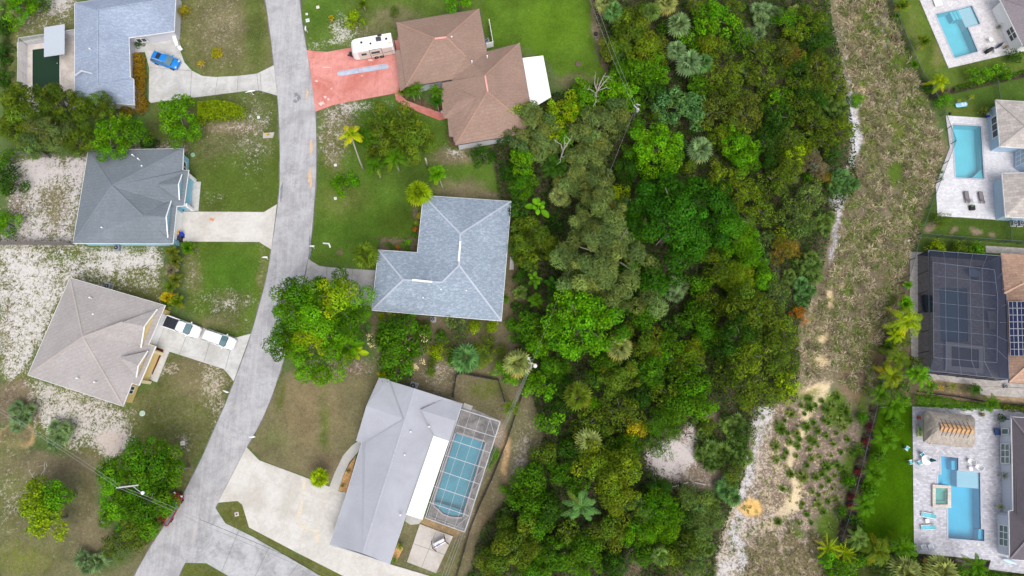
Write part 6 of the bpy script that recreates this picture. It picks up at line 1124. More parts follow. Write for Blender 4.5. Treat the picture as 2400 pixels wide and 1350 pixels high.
table(2275,1099,.26,'small square white table by the two white armchairs',WP,True,.5); lounger(2176,1208,R(170),TEAL,WP,'upper teal sun lounger left of the big blue pool'); lounger(2175,1236,R(182),TEAL,WP,'lower teal sun lounger left of the big blue pool'); table(2173,1221,.28,'small square white table between two teal loungers',WP,True,.45,rz=.1)
for x, l in ((2162,'left white folding chair at the lower edge of pavers'),(2179,'right white folding chair at the lower edge of pavers')): chair(x, 1281, R(100), plain('chair_pale', A(228,232,240)), WP, l, 'white folding chairs', s_=1.15)
for y, l in ((1006,'upper green and yellow cushioned seat at the thatched hut'),(1018,'lower green and yellow cushioned seat at the thatched hut')):
    g = P(2158, y, .5); t = thing('bench_seat', l, 'seat', (g.x, g.y, .06), 0, 'green cushioned seats'); MB().cbox((0,0,.4), (.95,.68,.12)).build('seat', plain('cush_yellow', A(206,212,134)), t, False, False); MB().cbox((-.12,0,.49), (.35,.5,.06)).build('cushion', plain('cush_green', A(96,166,120)), t, False, False); [MB().tube([(sx*.4,sy*.28,0),(sx*.4,sy*.28,.38)], .03).build('leg', DARK(), t, False, False) for sx in (-1,1) for sy in (-1,1)]
t = thing('storage_box', 'navy storage box at the wall of the lower right house', 'box', P(2337,1012)); MB().cbox(P(2337,1012,.3), (.55,.95,.55)).build('box_body', plain('navy_box', A(38,62,110)), t); MB().cbox(P(2337,1012,.62), (.6,1.0,.08)).build('lid', plain('navy_box2', A(52,80,130)), t)
t = thing('surfboard', 'pale blue surfboard leaning at the lower corner of white house', 'surfboard', P(2366,1316)); g = P(2366,1316,.5); MB().loft([[Vector((g.x + x*.94, g.y - x*.30 + .28*k*math.cos(a), .5+.05*math.sin(a))) for a in [2*math.pi*i/8 for i in range(8)]] for x, k in ((-1,.1),(-.8,.6),(-.3,1),(.3,1),(.8,.7),(1,.15))]).build('board', plain('board_blue', A(196,222,240), .3), t, True)
# swing seat on the patio slab
g = P(1031,1273,.3); t = thing('garden_swing', 'brown framed swing seat with white cushions on the patio slab', 'swing seat', (g.x, g.y, .10), R(28)); BRN_ = plain('swing_wood', A(96,64,58))
for s_ in (-1, 1):
    MB().beam((s_*1.0, -.75, 0), (s_*1.0, 0, 1.7), .09).beam((s_*1.0, .75, 0), (s_*1.0, 0, 1.7), .09).build('side_frame', BRN_, t, False, False)
MB().beam((-1.05,0,1.72), (1.05,0,1.72), .1).build('top_beam', BRN_, t, False, False); MB().cbox((0, .0, .45), (1.7, .6, .12)).build('seat', plain('swing_white', A(236,236,238)), t, False, False); MB().box((0, .38, .8), (1.7, .1, .6)).build('backrest', plain('swing_white', A(236,236,238)), t, False, False); MB().cbox((-.3, -.1, .54), (.5, .35, .08)).build('cushion', plain('swing_blue', A(176,190,226)), t, False, False)
MB().tube([(-.8,0,.5),(-.8,0,1.7)], .02).build('chain', DARK(), t, False, False); MB().tube([(.8,0,.5),(.8,0,1.7)], .02).build('chain', DARK(), t, False, False)
# fallen white logs, rubbish and stakes
for a, b, l in (((1576,1141),(1615,1130),'pale fallen log on the ground below the bare sand gap'),((1628,1131),(1655,1136),'second pale fallen log right of the first below the sand gap'),((1603,1019),(1628,1019),'short pale log above the bare sand gap')): MB().tube([P(*a, .15), P(*b, .2)], [.1, .07], 6).top('fallen_log', plain('log_pale', A(222,214,206)), l, 'log')
MB().tube([P(1353,1280,.3), P(1360,1290,.6), P(1364,1302,.4)], .06, 5).top('fallen_branch', plain('log_pale', A(222,214,206)), 'grey fallen branch among the lower left shrubs of the wood', 'branch')
for x, y, l in ((2158,257,'white irrigation box in grass beside the upper fence'),(2129,564,'white irrigation box at the fence corner above the enclosure'),(1902,1292,'small white marker near the spiky plants')): MB().cbox(P(x, y, .12), (.3,.3,.25), .3).top('irrigation_box', WHITE(), l, 'utility box')
MB().lathe(P(1397,79,.3), [(.25,-.3),(.32,-.1),(.32,.15),(.1,.25)], 12).top('black_tub', BLK, 'black round tub at the edge of the wood beside the top lawn', 'tub')
for x, y, l in ((1355,150,'round fire ring of stones on the top lawn'),(1352,192,'dark ash heap beside the bare dead tree')): MB().lathe(P(x, y, 0), [(.5,.0),(.45,.15),(.3,.2),(.25,.08)], 14).top('fire_pit', plain('ash', A(112,92,84)), l, 'fire pit')
# ================================================================ THE WOOD
LM = [('the biggest dark green tree', 1585, 520), ('the huge feathery grey-olive tree', 1422, 600), ('the round pale fan palm', 1452, 814), ('the brown-tipped fan palm', 1354, 928), ('the wide royal palm', 1363, 1187),
      ('the bare dead tree', 1385, 205), ('the utility pole inside the wood', 1494, 250), ('the utility pole by the screened pool', 1247, 852), ('the white patio roof', 1262, 190), ('the brown house roof', 1200, 320), ('the blue-grey roofed L-shaped house', 1190, 600),
      ('the bare sand gap', 1580, 1080), ('the orange sand patch', 1760, 1195), ('the rust-orange bush at the track', 1873, 736), ('the white sand path', 2005, 320), ('the sage palmetto', 1961, 252), ('the blue-green leafy tree', 1600, 252), ('the gold-leaved bush', 1487, 1005),
      ('the lawn behind the brown house', 1330, 90), ('the large bright tree by the pole', 1363, 762), ('the sandy pocket near the bottom', 1390, 1256), ('the topmost silver palmetto', 1799, 30), ('the lower end of the sand track', 1690, 1300), ('the screened pool', 1140, 1100), ('the orange-brown bush', 1837, 582), ('the middle silver palmetto', 1582, 665)]
USED = {}
def where(px, py, skip=None):
    best = sorted(((math.hypot(px - x, py - y), n, x, y) for n, x, y in LM if n != skip and math.hypot(px - x, py - y) > 14))[0]
    dx, dy = px - best[2], py - best[3]; a = math.degrees(math.atan2(-dy, dx)) % 360
    dr = ['right of', 'up and right of', 'above', 'up and left of', 'left of', 'down and left of', 'below', 'down and right of'][int((a + 22.5) // 45) % 8]
    return dr, best[1], best[0]
ORD = ['', ', second one out', ', third one out', ', fourth one out', ', fifth one out', ', sixth one out', ', seventh one out']
pending = []
W = lambda *a, **k: pending.append((a, k))
# hand traced crowns: kind, x, y, radius, colour, (height), (label)
for a in [
 ('clump',1467,44,36,'olive'),('clump',1502,32,28,'olive'),('clump',1482,80,42,'olive'),('broad',1674,44,48,'bright green'),('broad',1615,95,26,'bright green'),('clump',1520,113,40,'olive-yellow'),('broad',1496,169,42,'mid green'),('broad',1532,166,36,'bright green'),
 ('clump',1455,166,30,'mid green'),('clump',1662,104,30,'olive-yellow'),('clump',1689,113,26,'olive'),('scrub',1668,178,34,'olive'),('scrub',1710,178,32,'olive-yellow'),('scrub',1778,127,34,'olive'),('scrub',1837,118,30,'brown-olive'),('wisp',1861,133,25,'rust'),
 ('scrub',1793,184,34,'olive'),('broad',1822,225,26,'bright green'),('scrub',1876,163,28,'dark green'),('scrub',1876,207,34,'olive'),('broad',1452,213,42,'bright green'),('broad',1526,218,34,'dark green'),('broad',1541,345,64,'bright green'),('broad',1600,252,52,'blue-green'),
 ('scrub',1674,258,40,'brown-olive'),('scrub',1748,267,44,'brown-olive'),('scrub',1822,270,38,'dark green'),('scrub',1882,252,34,'olive'),('scrub',1684,318,30,'olive-yellow'),('broad',1733,335,42,'bright green'),('clump',1748,372,34,'bright green'),('scrub',1852,320,34,'olive'),('scrub',1870,362,28,'yellow-green'),
 ('broad',1363,228,44,'bright green'),('broad',1325,252,36,'yellow-green'),('fine',1416,284,54,'grey-olive'),('fine',1366,320,42,'grey-olive'),('fine',1246,284,50,'grey-olive'),('fine',1259,332,46,'grey-olive'),('fine',1378,366,50,'grey-olive'),('broad',1300,300,36,'yellow-green'),('broad',1318,330,26,'bright green'),('broad',1205,272,26,'yellow-green'),
 ('broad',1224,372,30,'bright green'),('broad',1230,402,26,'bright green'),('clump',1226,438,30,'mid green'),('clump',1212,494,28,'dark green'),('fine',1342,420,44,'grey-olive'),('fine',1388,408,42,'grey-olive'),('fine',1396,470,44,'grey-olive'),('clump',1193,400,22,'dark green'),
 ('fine',1422,600,112,'grey-olive',13,'huge feathery grey-olive tree in the wood beside the blue-grey roofed house'),('fine',1246,567,56,'olive'),('fine',1476,498,38,'grey-olive'),('clump',1585,520,124,'deep green',13,'largest round dark green tree in the middle of the wood'),
 ('clump',1450,455,26,'yellow-green'),('clump',1420,470,20,'mid green'),('scrub',1689,413,34,'olive-yellow'),('scrub',1742,450,44,'olive-yellow'),('scrub',1816,428,38,'olive'),('scrub',1852,388,30,'olive'),('scrub',1867,508,42,'sage'),('wisp',1733,561,54,'bright green'),('wisp',1763,600,38,'bright green'),
 ('wisp',1837,582,32,'rust',None,'orange-brown feathery bush at the right part of the wood'),('wisp',1689,628,40,'olive'),('wisp',1727,650,44,'olive-yellow'),('clump',1787,650,32,'bright green'),('broad',1541,665,30,'dark green'),('broad',1638,665,28,'mid green'),('scrub',1659,709,34,'olive'),('scrub',1739,706,44,'olive'),('scrub',1822,690,34,'sage'),
 ('broad',1363,762,84,'bright green',11,'large bright green tree above the pole beside the screened pool'),('broad',1246,762,38,'mid green'),('broad',1262,810,30,'bright green'),('broad',1437,676,18,'bright green'),('broad',1508,738,38,'mid green'),('broad',1625,742,38,'mid green'),('broad',1580,762,26,'dark green'),
 ('clump',1520,810,36,'olive'),('broad',1572,800,30,'mid green'),('broad',1566,838,24,'bright green'),('clump',1621,822,30,'olive-yellow'),('clump',1594,865,28,'olive'),('clump',1452,880,46,'olive'),('clump',1532,872,38,'mid green'),('broad',1624,889,44,'mid green'),
 ('scrub',1763,738,58,'olive',8),('scrub',1733,790,48,'dark green',8),('scrub',1822,768,48,'olive',7),('scrub',1751,838,40,'olive-yellow',9),('scrub',1807,827,44,'olive',8),('scrub',1704,872,34,'olive'),('scrub',1748,898,44,'olive',8),('scrub',1793,926,36,'olive'),('scrub',1846,905,34,'yellow-green'),('scrub',1840,857,38,'olive'),
 ('wisp',1873,736,20,'orange',1.6,'rust-orange bush on the edge of the wood beside the sand track'),('scrub',1692,827,30,'dark green'),('broad',1262,904,36,'bright green'),('clump',1318,902,26,'dark green'),('scrub',1452,961,44,'olive'),('scrub',1564,928,34,'olive'),('clump',1600,950,44,'mid green'),('broad',1640,945,38,'bright green'),('broad',1319,950,30,'dark green'),
 ('scrub',1378,992,36,'olive'),('wisp',1550,992,38,'mid green'),('clump',1487,1005,25,'gold',None,'gold-leaved bush surrounded by green shrubs'),('broad',1292,990,30,'bright green'),('clump',1280,1065,30,'olive'),('clump',1310,1107,30,'mid green'),('broad',1327,1039,18,'bright green'),
 ('clump',1392,1080,42,'olive-yellow',6),('clump',1460,1092,46,'olive-yellow',7),('clump',1446,1165,40,'olive-yellow',6.5),('clump',1425,1120,40,'olive-yellow',7),('clump',1467,1047,34,'mid green'),('broad',1244,1128,44,'mid green'),('broad',1236,1178,44,'mid green'),('clump',1210,1280,56,'olive',6),('clump',1298,1305,48,'mid green'),('clump',1378,1292,40,'mid green'),
 ('wisp',1541,1140,34,'dark green'),('wisp',1502,1187,34,'sage'),('wisp',1550,1205,52,'bright green'),('wisp',1499,1242,40,'bright green'),('clump',1431,1246,42,'olive'),('scrub',1594,1208,30,'dark green'),('wisp',1624,1178,42,'sage'),('wisp',1645,1234,40,'sage'),('wisp',1615,1278,38,'olive'),('wisp',1630,1322,36,'sage'),('clump',1570,1302,38,'olive'),
 ('clump',1437,1322,34,'dark green'),('wisp',1476,1326,26,'brown'),('scrub',1748,1018,24,'dark green'),('scrub',1719,1110,24,'olive'),('broad',1182,1148,11,'bright green'),('clump',1190,1236,26,'olive'),('clump',1250,1236,40,'mid green'),
 ('scrub',1850,45,30,'bright green'),('scrub',1900,38,34,'olive'),('scrub',1921,54,28,'mid green'),('scrub',1902,95,28,'dark green'),('clump',1891,138,15,'bright green'),('scrub',1931,98,26,'dark green'),('scrub',1951,151,28,'olive'),('scrub',1915,164,32,'brown-olive'),('scrub',1956,205,32,'olive'),
 ('scrub',1888,225,34,'dark green'),('scrub',1922,208,26,'olive'),('clump',2007,232,18,'bright green'),('scrub',1825,292,28,'dark green'),('scrub',1913,288,34,'olive'),('scrub',1969,304,36,'olive-yellow'),('wisp',1896,292,18,'rust'),('scrub',1914,240,30,'dark green'),('clump',1893,343,22,'yellow-green'),
 ('wisp',1936,418,18,'rust'),('clump',1893,414,12,'bright green'),('scrub',1833,412,28,'olive'),('wisp',1905,382,30,'brown'),('scrub',1951,360,24,'dark green'),('scrub',1900,456,34,'sage'),('scrub',1833,555,28,'olive-yellow'),('scrub',1876,535,26,'sage'),('scrub',1930,330,30,'olive'),('scrub',1840,350,22,'olive'),
 ('broad',1640,20,30,'olive'),('scrub',1720,20,30,'olive'),('scrub',1740,90,26,'mid green'),('scrub',1870,80,28,'olive-yellow'),('broad',1575,60,24,'mid green'),('clump',1430,110,28,'olive'),('scrub',1720,225,34,'olive'),('broad',1640,200,30,'mid green'),('scrub',1790,330,34,'dark green'),('broad',1300,520,22,'dark green'),
 ('clump',1700,490,34,'dark green'),('clump',1470,400,30,'dark green'),('scrub',1790,500,34,'olive'),('scrub',1800,560,24,'sage'),('broad',1330,660,26,'dark green'),('broad',1480,700,30,'dark green'),('broad',1420,850,30,'mid green'),('broad',1480,850,28,'dark green'),('clump',1660,780,34,'mid green'),('clump',1300,860,34,'mid green'),
 ('clump',1660,1000,20,'olive'),('broad',1400,890,24,'mid green'),('clump',1500,930,28,'dark green'),('clump',1640,900,24,'dark green'),('wisp',1540,1045,30,'mid green'),('clump',1340,1060,30,'dark green'),('clump',1350,1140,28,'mid green'),('clump',1290,1190,34,'dark green'),('clump',1330,1250,30,'olive'),('clump',1500,1300,30,'mid green'),('clump',1150,1320,34,'olive'),('clump',1240,1330,34,'mid green'),
]: W('tree', *a)
for a in [
 ('fan_dry',1419,6,28,'pale olive'),('fan',1437,27,26,'blue-green'),('fan',1526,28,24,'sage'),('fan_dry',1562,9,28,'pale olive'),('fan',1591,59,31,'silver'),('fan',1585,118,25,'silver'),('palmetto',1799,30,46,'silver',1.8,'silver-green palmetto clump at the top edge of the wood'),('palmetto',1763,83,42,'silver'),('palmetto',1754,160,25,'silver'),('palmetto',1862,30,30,'pale olive'),
 ('palmetto',1455,125,28,'blue-green'),('fan',1615,148,34,'silver'),('fan',1650,148,24,'blue-green'),('fan',1641,350,32,'silver'),('palmetto',1807,350,18,'sage'),('palmetto',1961,252,38,'sage',1.6,'sage green palmetto beside the upper white sand path'),('feather',1304,390,44,'dark green'),('fan',1310,460,24,'pale olive'),('paddle',1262,487,28,'bright green'),
 ('palmetto',1582,665,44,'silver',3,'silver-green palm clump between the two largest trees and the lower wood'),('palmetto',1898,625,44,'sage'),('palmetto',1889,676,36,'blue-green'),('palmetto',1976,425,44,'blue-green'),('palmetto',1938,520,42,'sage'),('paddle',1253,655,22,'mid green'),('paddle',1295,668,24,'deep green'),('feather',1256,703,24,'mid green'),
 ('fan_dry',1452,814,33,'pale olive',6,'round pale green fan palm rising among the bright trees'),('fan_dry',1354,928,36,'olive',6.5,'fan palm with brown leaf tips left of the lower wood'),('palmetto',1452,925,26,'sage'),('fan_dry',1378,1036,35,'pale olive'),('royal',1363,1187,50,'blue-green',6,'wide feather palm with blue-green fronds in the lower wood'),
 ('palmetto',1719,1005,36,'sage'),('palmetto',1650,1015,20,'sage'),('palmetto',1674,1069,48,'sage'),('palmetto',1730,1063,38,'sage'),('palmetto',1710,1151,38,'blue-green'),('palmetto',1674,1187,26,'sage'),('palmetto',1668,1285,22,'sage'),('fan',1550,1302,26,'sage'),('palmetto',1178,1210,22,'sage'),('feather',1197,955,28,'olive'),('palmetto',1815,33,24,'silver'),
 ('feather',1480,640,20,'sage'),('palmetto',1600,330,20,'blue-green'),('palmetto',1770,180,22,'pale olive'),('palmetto',1850,640,24,'sage'),('palmetto',1800,600,18,'blue-green'),
]: W('palm', *a)
kept = [(a[2], a[3], a[4]) for a, k in pending]
fr = random.Random(3); tries = 0
while tries < 5000 and len(pending) < 268:
    tries += 1; x = fr.uniform(1170, 2005); y = fr.uniform(5, 1345); r_ = fr.uniform(16, 30)
    if not in_poly(WOOD, x, y)[0] or sdf(WOOD, np.array([x]), np.array([y]))[0] > -12: continue
    if any(math.hypot(x - e[0], y - e[1]) < (r_ + e[2]) * .74 for e in kept): continue
    if any(math.hypot((x - e[0]) / e[2], (y - e[1]) / e[3]) < 1.15 for e in ((1580,1075,62,50),(1650,1125,60,26),(1635,18,16,12),(1390,1256,22,18),(1665,985,24,20),(1405,150,30,60),(1200,800,30,60))): continue
    east = x > 1680; kind = fr.choice(['scrub', 'scrub', 'wisp', 'clump'] if east else ['broad', 'clump', 'wisp']); c_ = fr.choice(['olive', 'dark green', 'brown-olive', 'olive-yellow', 'sage'] if east else ['mid green', 'dark green', 'olive', 'bright green'])
    W('tree', kind, x, y, r_, c_, 1.6 + r_ / 15); kept.append((x, y, r_))
KW = {'fine': 'feathery', 'broad': 'leafy', 'clump': 'bushy', 'scrub': 'scrubby', 'wisp': 'wispy'}
rows = []
for a, k in pending:
    typ, kind, x, y, r_, c_ = a[:6]; h = a[6] if len(a) > 6 else None; lab = a[7] if len(a) > 7 else None; dr, nm, ds = where(x, y)
    noun = {'fan': 'fan palm', 'fan_dry': 'brown-skirted palm', 'palmetto': 'palmetto', 'feather': 'feather palm', 'royal': 'royal palm', 'paddle': 'broad-leaved banana plant'}.get(kind) or KW[kind] + (' shrub' if r_ < 27 else ' tree')
    size = '' if typ == 'palm' else ('small ' if r_ < 22 else 'wide ' if r_ > 42 else '')
    rows.append([ds, size + c_.replace('deep', 'dark') + ' ' + noun + ' ' + dr + ' ' + nm, lab, a, h, r_])
rows.sort(key=lambda q: q[0])
for ds, auto, lab, a, h, r_ in rows:
    if not lab:
        k_ = USED.get(auto, 0); USED[auto] = k_ + 1; lab = auto + ORD[k_] if k_ < len(ORD) else auto
    lab = lab.replace('the utility pole by the screened pool', 'the transformer pole').replace('the blue-grey roofed L-shaped house', 'the L-shaped house').replace('the rust-orange bush at the track', 'the rust-orange bush')
    typ, kind, x, y, rr_, c_ = a[:6]
    if typ == 'tree': tree(kind, x, y, rr_ * 1.13, c_, lab, h, 'trees and shrubs of the wood')
    else: palm(kind, x, y, rr_, c_, lab, h or (1.6 if kind == 'palmetto' else 4.0), None, 'palms of the wood')
# undergrowth between the crowns
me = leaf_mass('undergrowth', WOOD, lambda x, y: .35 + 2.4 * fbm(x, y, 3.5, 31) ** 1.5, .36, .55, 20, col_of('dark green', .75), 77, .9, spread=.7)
GAPS = [(1580,1075,66,54),(1650,1128,56,24),(1620,1012,20,12),(1635,18,14,10),(1390,1256,20,16),(1665,985,22,18),(1478,1325,22,18),(1755,525,12,18)]
co = np.empty(len(me.vertices) * 3, np.float32); me.vertices.foreach_get('co', co); co = co.reshape(-1, 3); q = co.reshape(-1, 4, 3)[:, 0]
qx = 1200 + FPX * q[:, 0] / -( -q[:, 1] * ST - CAM_H * CT); qy = 675 - FPX * (q[:, 1] * CT - CAM_H * ST) / -(-q[:, 1] * ST - CAM_H * CT)
kill = np.zeros(len(q), bool)
for e in GAPS: kill |= np.hypot((qx - e[0]) / e[2], (qy - e[1]) / e[3]) < 1
cc_ = co.reshape(-1, 4, 3); cc_[kill] = cc_[kill][:, :1] * np.array([1, 1, 0]) + np.array([0, 0, -2.0]); me.vertices.foreach_set('co', cc_.ravel().astype(np.float32)); me.update()
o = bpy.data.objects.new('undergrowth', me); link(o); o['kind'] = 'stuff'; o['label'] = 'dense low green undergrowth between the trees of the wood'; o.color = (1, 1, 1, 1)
b_ = bpy.data.objects.new('x', None); bpy.data.objects.remove(b_)

# ================================================================ OTHER TREES AND PLANTS
T = tree
T('broad',40,8,46,'bright green','bright leafy tree cut by the upper left corner',4); T('broad',92,-2,26,'mid green','leafy tree at the top edge left of the blue-grey roof',3)
T('clump',2,60,26,'dark green','dark shrub on the left edge below the corner tree'); T('clump',2,120,24,'dark green','dark shrub on the left edge beside the green pool'); T('clump',0,180,24,'dark green','third dark shrub down the left edge beside the green pool')
OT = 'olive trees between the two left houses'
T('fine',55,250,62,'olive','yellowish olive tree covering the lower left corner of the green pool',8,OT); T('fine',135,240,52,'olive','dark olive tree over the foot of the green pool',7.5,OT,k=.8); T('fine',30,305,40,'olive','olive tree on the left edge above the left wooden fence',7,OT)
T('fine',120,310,54,'grey-olive','wide dark olive tree above the left wooden fence',8,OT,k=.75); T('fine',215,265,48,'olive','olive tree under the lower left corner of the blue-grey roof',7.5,OT,k=.8); T('fine',185,335,44,'olive','olive tree above the corner of the dark grey roof',7,OT,k=.8); T('fine',70,340,34,'sage','pale olive tree next to the left wooden fence',6,OT,k=.9)
T('clump',120,225,24,'olive','small olive shrub at the lower end of the green pool',5.5,OT)
T('broad',262,320,48,'bright green','bright green tree leaning over the top edge of dark grey roof',7); T('broad',315,312,42,'mid green','green tree with pink seed heads above the dark grey roof',6.5); T('broad',280,285,26,'yellow-green','yellow-green shrub between olive trees and croton hedge',5); T('clump',345,335,24,'dark green','dark shrub left of the driveway corner tree')
T('broad',420,272,56,'bright green','spreading bright green tree with orange blossoms below the curved driveway',6.5)
for i in range(16):
    pass
hedge('feathery bright green hedge running right from the blossoming tree', [(470,252),(500,242),(545,248),(585,262),(586,280),(560,290),(510,290),(475,300)], 2.6, 'yellow-green', .4, 120, seed=5, asp=.3)
hedge('red and orange croton hedge along the side of the blue-grey roofed house', [(318,134),(332,129),(343,140),(345,180),(343,230),(352,245),(350,262),(335,272),(322,262),(318,240),(314,180)], 1.5, (134,104,24), .22, 190, seed=6)
hedge('dark red croton bush at the lower corner of the blue-grey roofed house', [(288,258),(300,249),(316,252),(320,268),(305,274),(290,270)], 1.3, (124,110,34), .22, 190, name='shrub', cat='shrub', seed=7)
T('scrub',323,99,13,'dark green','round clipped dark shrub at the inner corner of the blue-grey house'); T('wisp',427,24,17,'gold','yellow-orange shrub beside the top right corner of blue-grey roof'); T('fine',504,123,13,'gold','round yellow shrub alone on the front lawn beside the curved driveway'); palm('spiky',473,150,12,'gold','small yellow sprout left of the round yellow shrub',.8)
T('broad',14,420,42,'dark green','dark green tree above the sandy yard on the left edge',3.2); T('clump',8,520,34,'bright green','yellow-green tree at the left edge of the sandy yard',2.8); T('broad',8,370,24,'bright green','small bright tree at the end of upper left wooden fence',2.5)
AR = 'palms in the strip beside the dark grey house'
for i, (x, y, r_, c_) in enumerate([(405,590,18,'brown-olive'),(412,612,19,'brown-olive'),(402,632,19,'brown'),(412,655,18,'brown-olive'),(400,672,17,'olive'),(393,698,19,'gold'),(415,708,20,'olive-yellow'),(390,716,14,'olive')]):
    palm('areca', x, y, r_ * 1.15, c_, ['topmost dull palm in the strip between two left houses', 'second dull palm down the strip between two left houses', 'third palm down the strip, brownest of the row', 'fourth palm down the strip between two left houses', 'fifth palm down the strip, olive green', 'golden palm near the lower end of the palm strip', 'lowest big palm of the strip above the white pickup', 'small olive palm at the taupe roof corner'][i], 1.6, None, AR)
palm('areca',441,582,22,'mid green','bright areca palm at the corner of the cream driveway',1.8)
palm('palmetto',40,975,44,'silver','silver palmetto beside the sand ring on the left edge',1.8); palm('palmetto',128,1017,42,'silver','silver palmetto under the power lines right of the sand ring',1.8); palm('palmetto',207,1322,38,'silver','silver palmetto at the bottom edge left of the road',1.5)
T('broad',85,1170,48,'yellow-green','yellow-green tree with bare top branches on the lower left lot',6); T('broad',130,1165,44,'bright green','bright green half of the paired trees on the lower left lot',6); T('broad',110,1220,50,'yellow-green','lowest yellow-green tree of the lower left lot',5.5)
BG = 'big green trees over the parked red car'
T('clump',340,1085,62,'mid green','dense green tree above the utility pole with the street light',8,BG); T('clump',395,1100,48,'mid green','green tree crown reaching toward the road above the red car',8,BG); T('clump',265,1110,44,'bright green','bright green crown left of the utility pole with street light',7,BG)
T('clump',280,1185,54,'bright green','yellowish green crown just below the street light pole',7,BG); T('clump',358,1184,64,'mid green','big green crown overhanging the parked red car',8,BG); T('clump',325,1235,48,'olive','olive green crown below the parked red car',6,BG)
T('scrub',268,1278,36,'olive','round dark olive shrub below the big green trees',3.2,k=.9)
LT = 'clumpy crowns of the large roadside tree'
big = T('clump',742,755,118,'bright green','huge round clumpy tree overhanging the road above the dry lawn',11)
for x, y, r_, c_, l in [(690,700,50,'mid green','darker green tree merged into the huge roadside tree above the road'),(790,700,50,'yellow-green','yellow-green tree at upper right of the huge roadside tree'),(668,802,44,'mid green','dark green tree at lower left of the huge roadside tree'),(738,790,44,'yellow-green','yellow-green crown at the foot of the huge roadside tree'),(830,760,42,'mid green','green tree between the huge roadside tree and grey driveway')]: T('clump',x,y,r_,c_,l,11.5 if r_ > 45 else 10.5,LT)
T('broad',936,815,72,'mid green','dark leafy tree with clusters of cream flowers below the L-shaped roof',6,k=.9); T('broad',905,785,34,'mid green','leafy crown at upper left of the cream flowered tree',5,k=.9)
palm('paddle',815,812,40,'bright green','banana plant under the edge of the huge roadside tree',3); palm('paddle',832,826,30,'yellow-green','second banana plant beside the cream flowered tree',2.4)
fm = MB(); fr2 = random.Random(5); FC = P(938, 815, 5.6)
for cx, cy in [(890,792),(868,800),(872,808),(866,790),(896,776),(912,828),(914,834),(940,838),(948,845),(972,858),(990,848),(966,866),(990,785),(995,795),(918,780),(955,818),(975,862)]:
    for i in range(16):
        q = P(cx + fr2.uniform(-7, 7), cy + fr2.uniform(-7, 7), 5.2 - abs(cx - 938) / 30 + fr2.random() * .4); a = fr2.random() * 3
        fm.add([q + Vector((.09 * math.cos(a), .09 * math.sin(a), 0)), q + Vector((-.09 * math.sin(a), .09 * math.cos(a), .03)), q - Vector((.09 * math.cos(a), .09 * math.sin(a), 0)), q - Vector((-.09 * math.sin(a), .09 * math.cos(a), -.02))], [(0, 1, 2, 3)])
fo = [o for o in scene.objects if o.get('label', '').startswith('dark leafy tree with clusters')][0]
fl = fm.build('blossom', plain('cream_blossom', A(226, 206, 150)), None); fl.parent = fo; fl.matrix_parent_inverse = (Matrix.Translation(fo.location) @ Matrix.Rotation(fo.rotation_euler.z, 4, 'Z')).inverted()
T('broad',803,426,33,'bright green','bright bush on the lawn beside the road sand patch',2); T('clump',828,40,23,'yellow-green','round yellow-green bush above the caravan',2); palm('areca',851,10,17,'olive','small palm at the top edge above the caravan',1.8); T('wisp',925,25,14,'olive','thin olive bush at the left top corner of brown roof',1.5); palm('areca',777,42,9,'gold','tiny yellow seedling above the white sand patch',.6)
T('broad',1075,-4,34,'bright green','bright green tree at the top edge above the brown roof',5)
palm('gold_coconut',822,315,32,'yellow-green','yellow coconut palm with a long leaning trunk beside the road',9,(852,398)); 
OV = 'olive crowns on the lawn below the pink walk'
T('clump',892,290,50,'olive','upper olive tree crown right of the yellow coconut palm',6.5,OV); T('clump',950,290,52,'olive','rounded olive crown below the pink walkway',6.5,OV); T('clump',905,345,50,'olive','lower olive crown behind the lawn coconut palms',6.5,OV); T('clump',975,335,48,'olive','olive crown nearest the brown roof corner',6.5,OV); T('clump',865,320,34,'mid green','green crown beside the leaning palm trunk',5.5,OV)
palm('coconut',878,386,30,'mid green','lower left coconut palm in front of the olive crowns',5.5,(893,418)); palm('coconut',925,368,34,'mid green','larger coconut palm in front of the olive crowns',6.5,(936,402))
palm('areca',1026,408,28,'bright green','small palm with two pale trunks above the L-shaped roof',3.2,(1038,442)); palm('fan',981,452,33,'yellow-green','fan palm touching the top left corner of the L-shaped roof',4.5); palm('fan',857,598,33,'olive','fan palm beside the garage end of the L-shaped roof',4.5)
T('scrub',1130,362,31,'deep green','dark rounded bush below the brown roof corner',2.4)
t = thing('dead_palm', 'bare broken palm trunk standing right of the olive crowns', 'dead palm', P(1003, 392)); b0 = P(1003, 392); MB().tube([b0, b0.lerp(P(997, 371, 4.2), .5), P(997, 371, 4.2)], [.18, .15, .13], 8).build('trunk', PALMB, t, True)
palm('feather',966,214,24,'mid green','palm at the garage corner of the brown roof beside the pink walk',3.4); palm('feather',978,208,22,'mid green','palm between pink walk and white entry wall',3.8); palm('feather',1021,214,24,'mid green','palm right of the mulch bed beside the pink walk',3.6); palm('feather',1024,238,22,'deep green','lowest palm of the mulch bed at the brown house entry',3); palm('areca',942,216,13,'olive-yellow','little palm where the pink walk leaves the drive',1.2)
for i, (x, y, r_, c_, l) in enumerate([(984,505,8,'gold','yellow bush under the left eave of L-shaped roof'),(978,523,9,'yellow-green','green-gold bush halfway down left eave of L-shaped roof'),(974,537,8,'orange','orange flowering bush by the left eave of L-shaped roof'),(972,551,8,'mid green','green bush above the round shrub in the planting bed'),(957,568,9,'bright green','round light green shrub on a stem in the planting bed'),(910,573,7,'mid green','first small plant of the planting bed from the fan palm'),(920,579,7,'mid green','second small plant of the planting bed from the fan palm'),(932,580,7,'orange','small orange plant in the planting bed'),(943,574,7,'bright green','fourth small plant of the planting bed from the fan palm'),(955,582,7,'mid green','small plant below the round shrub in the planting bed')]): T('broad', x, y, r_, c_, l, .9)
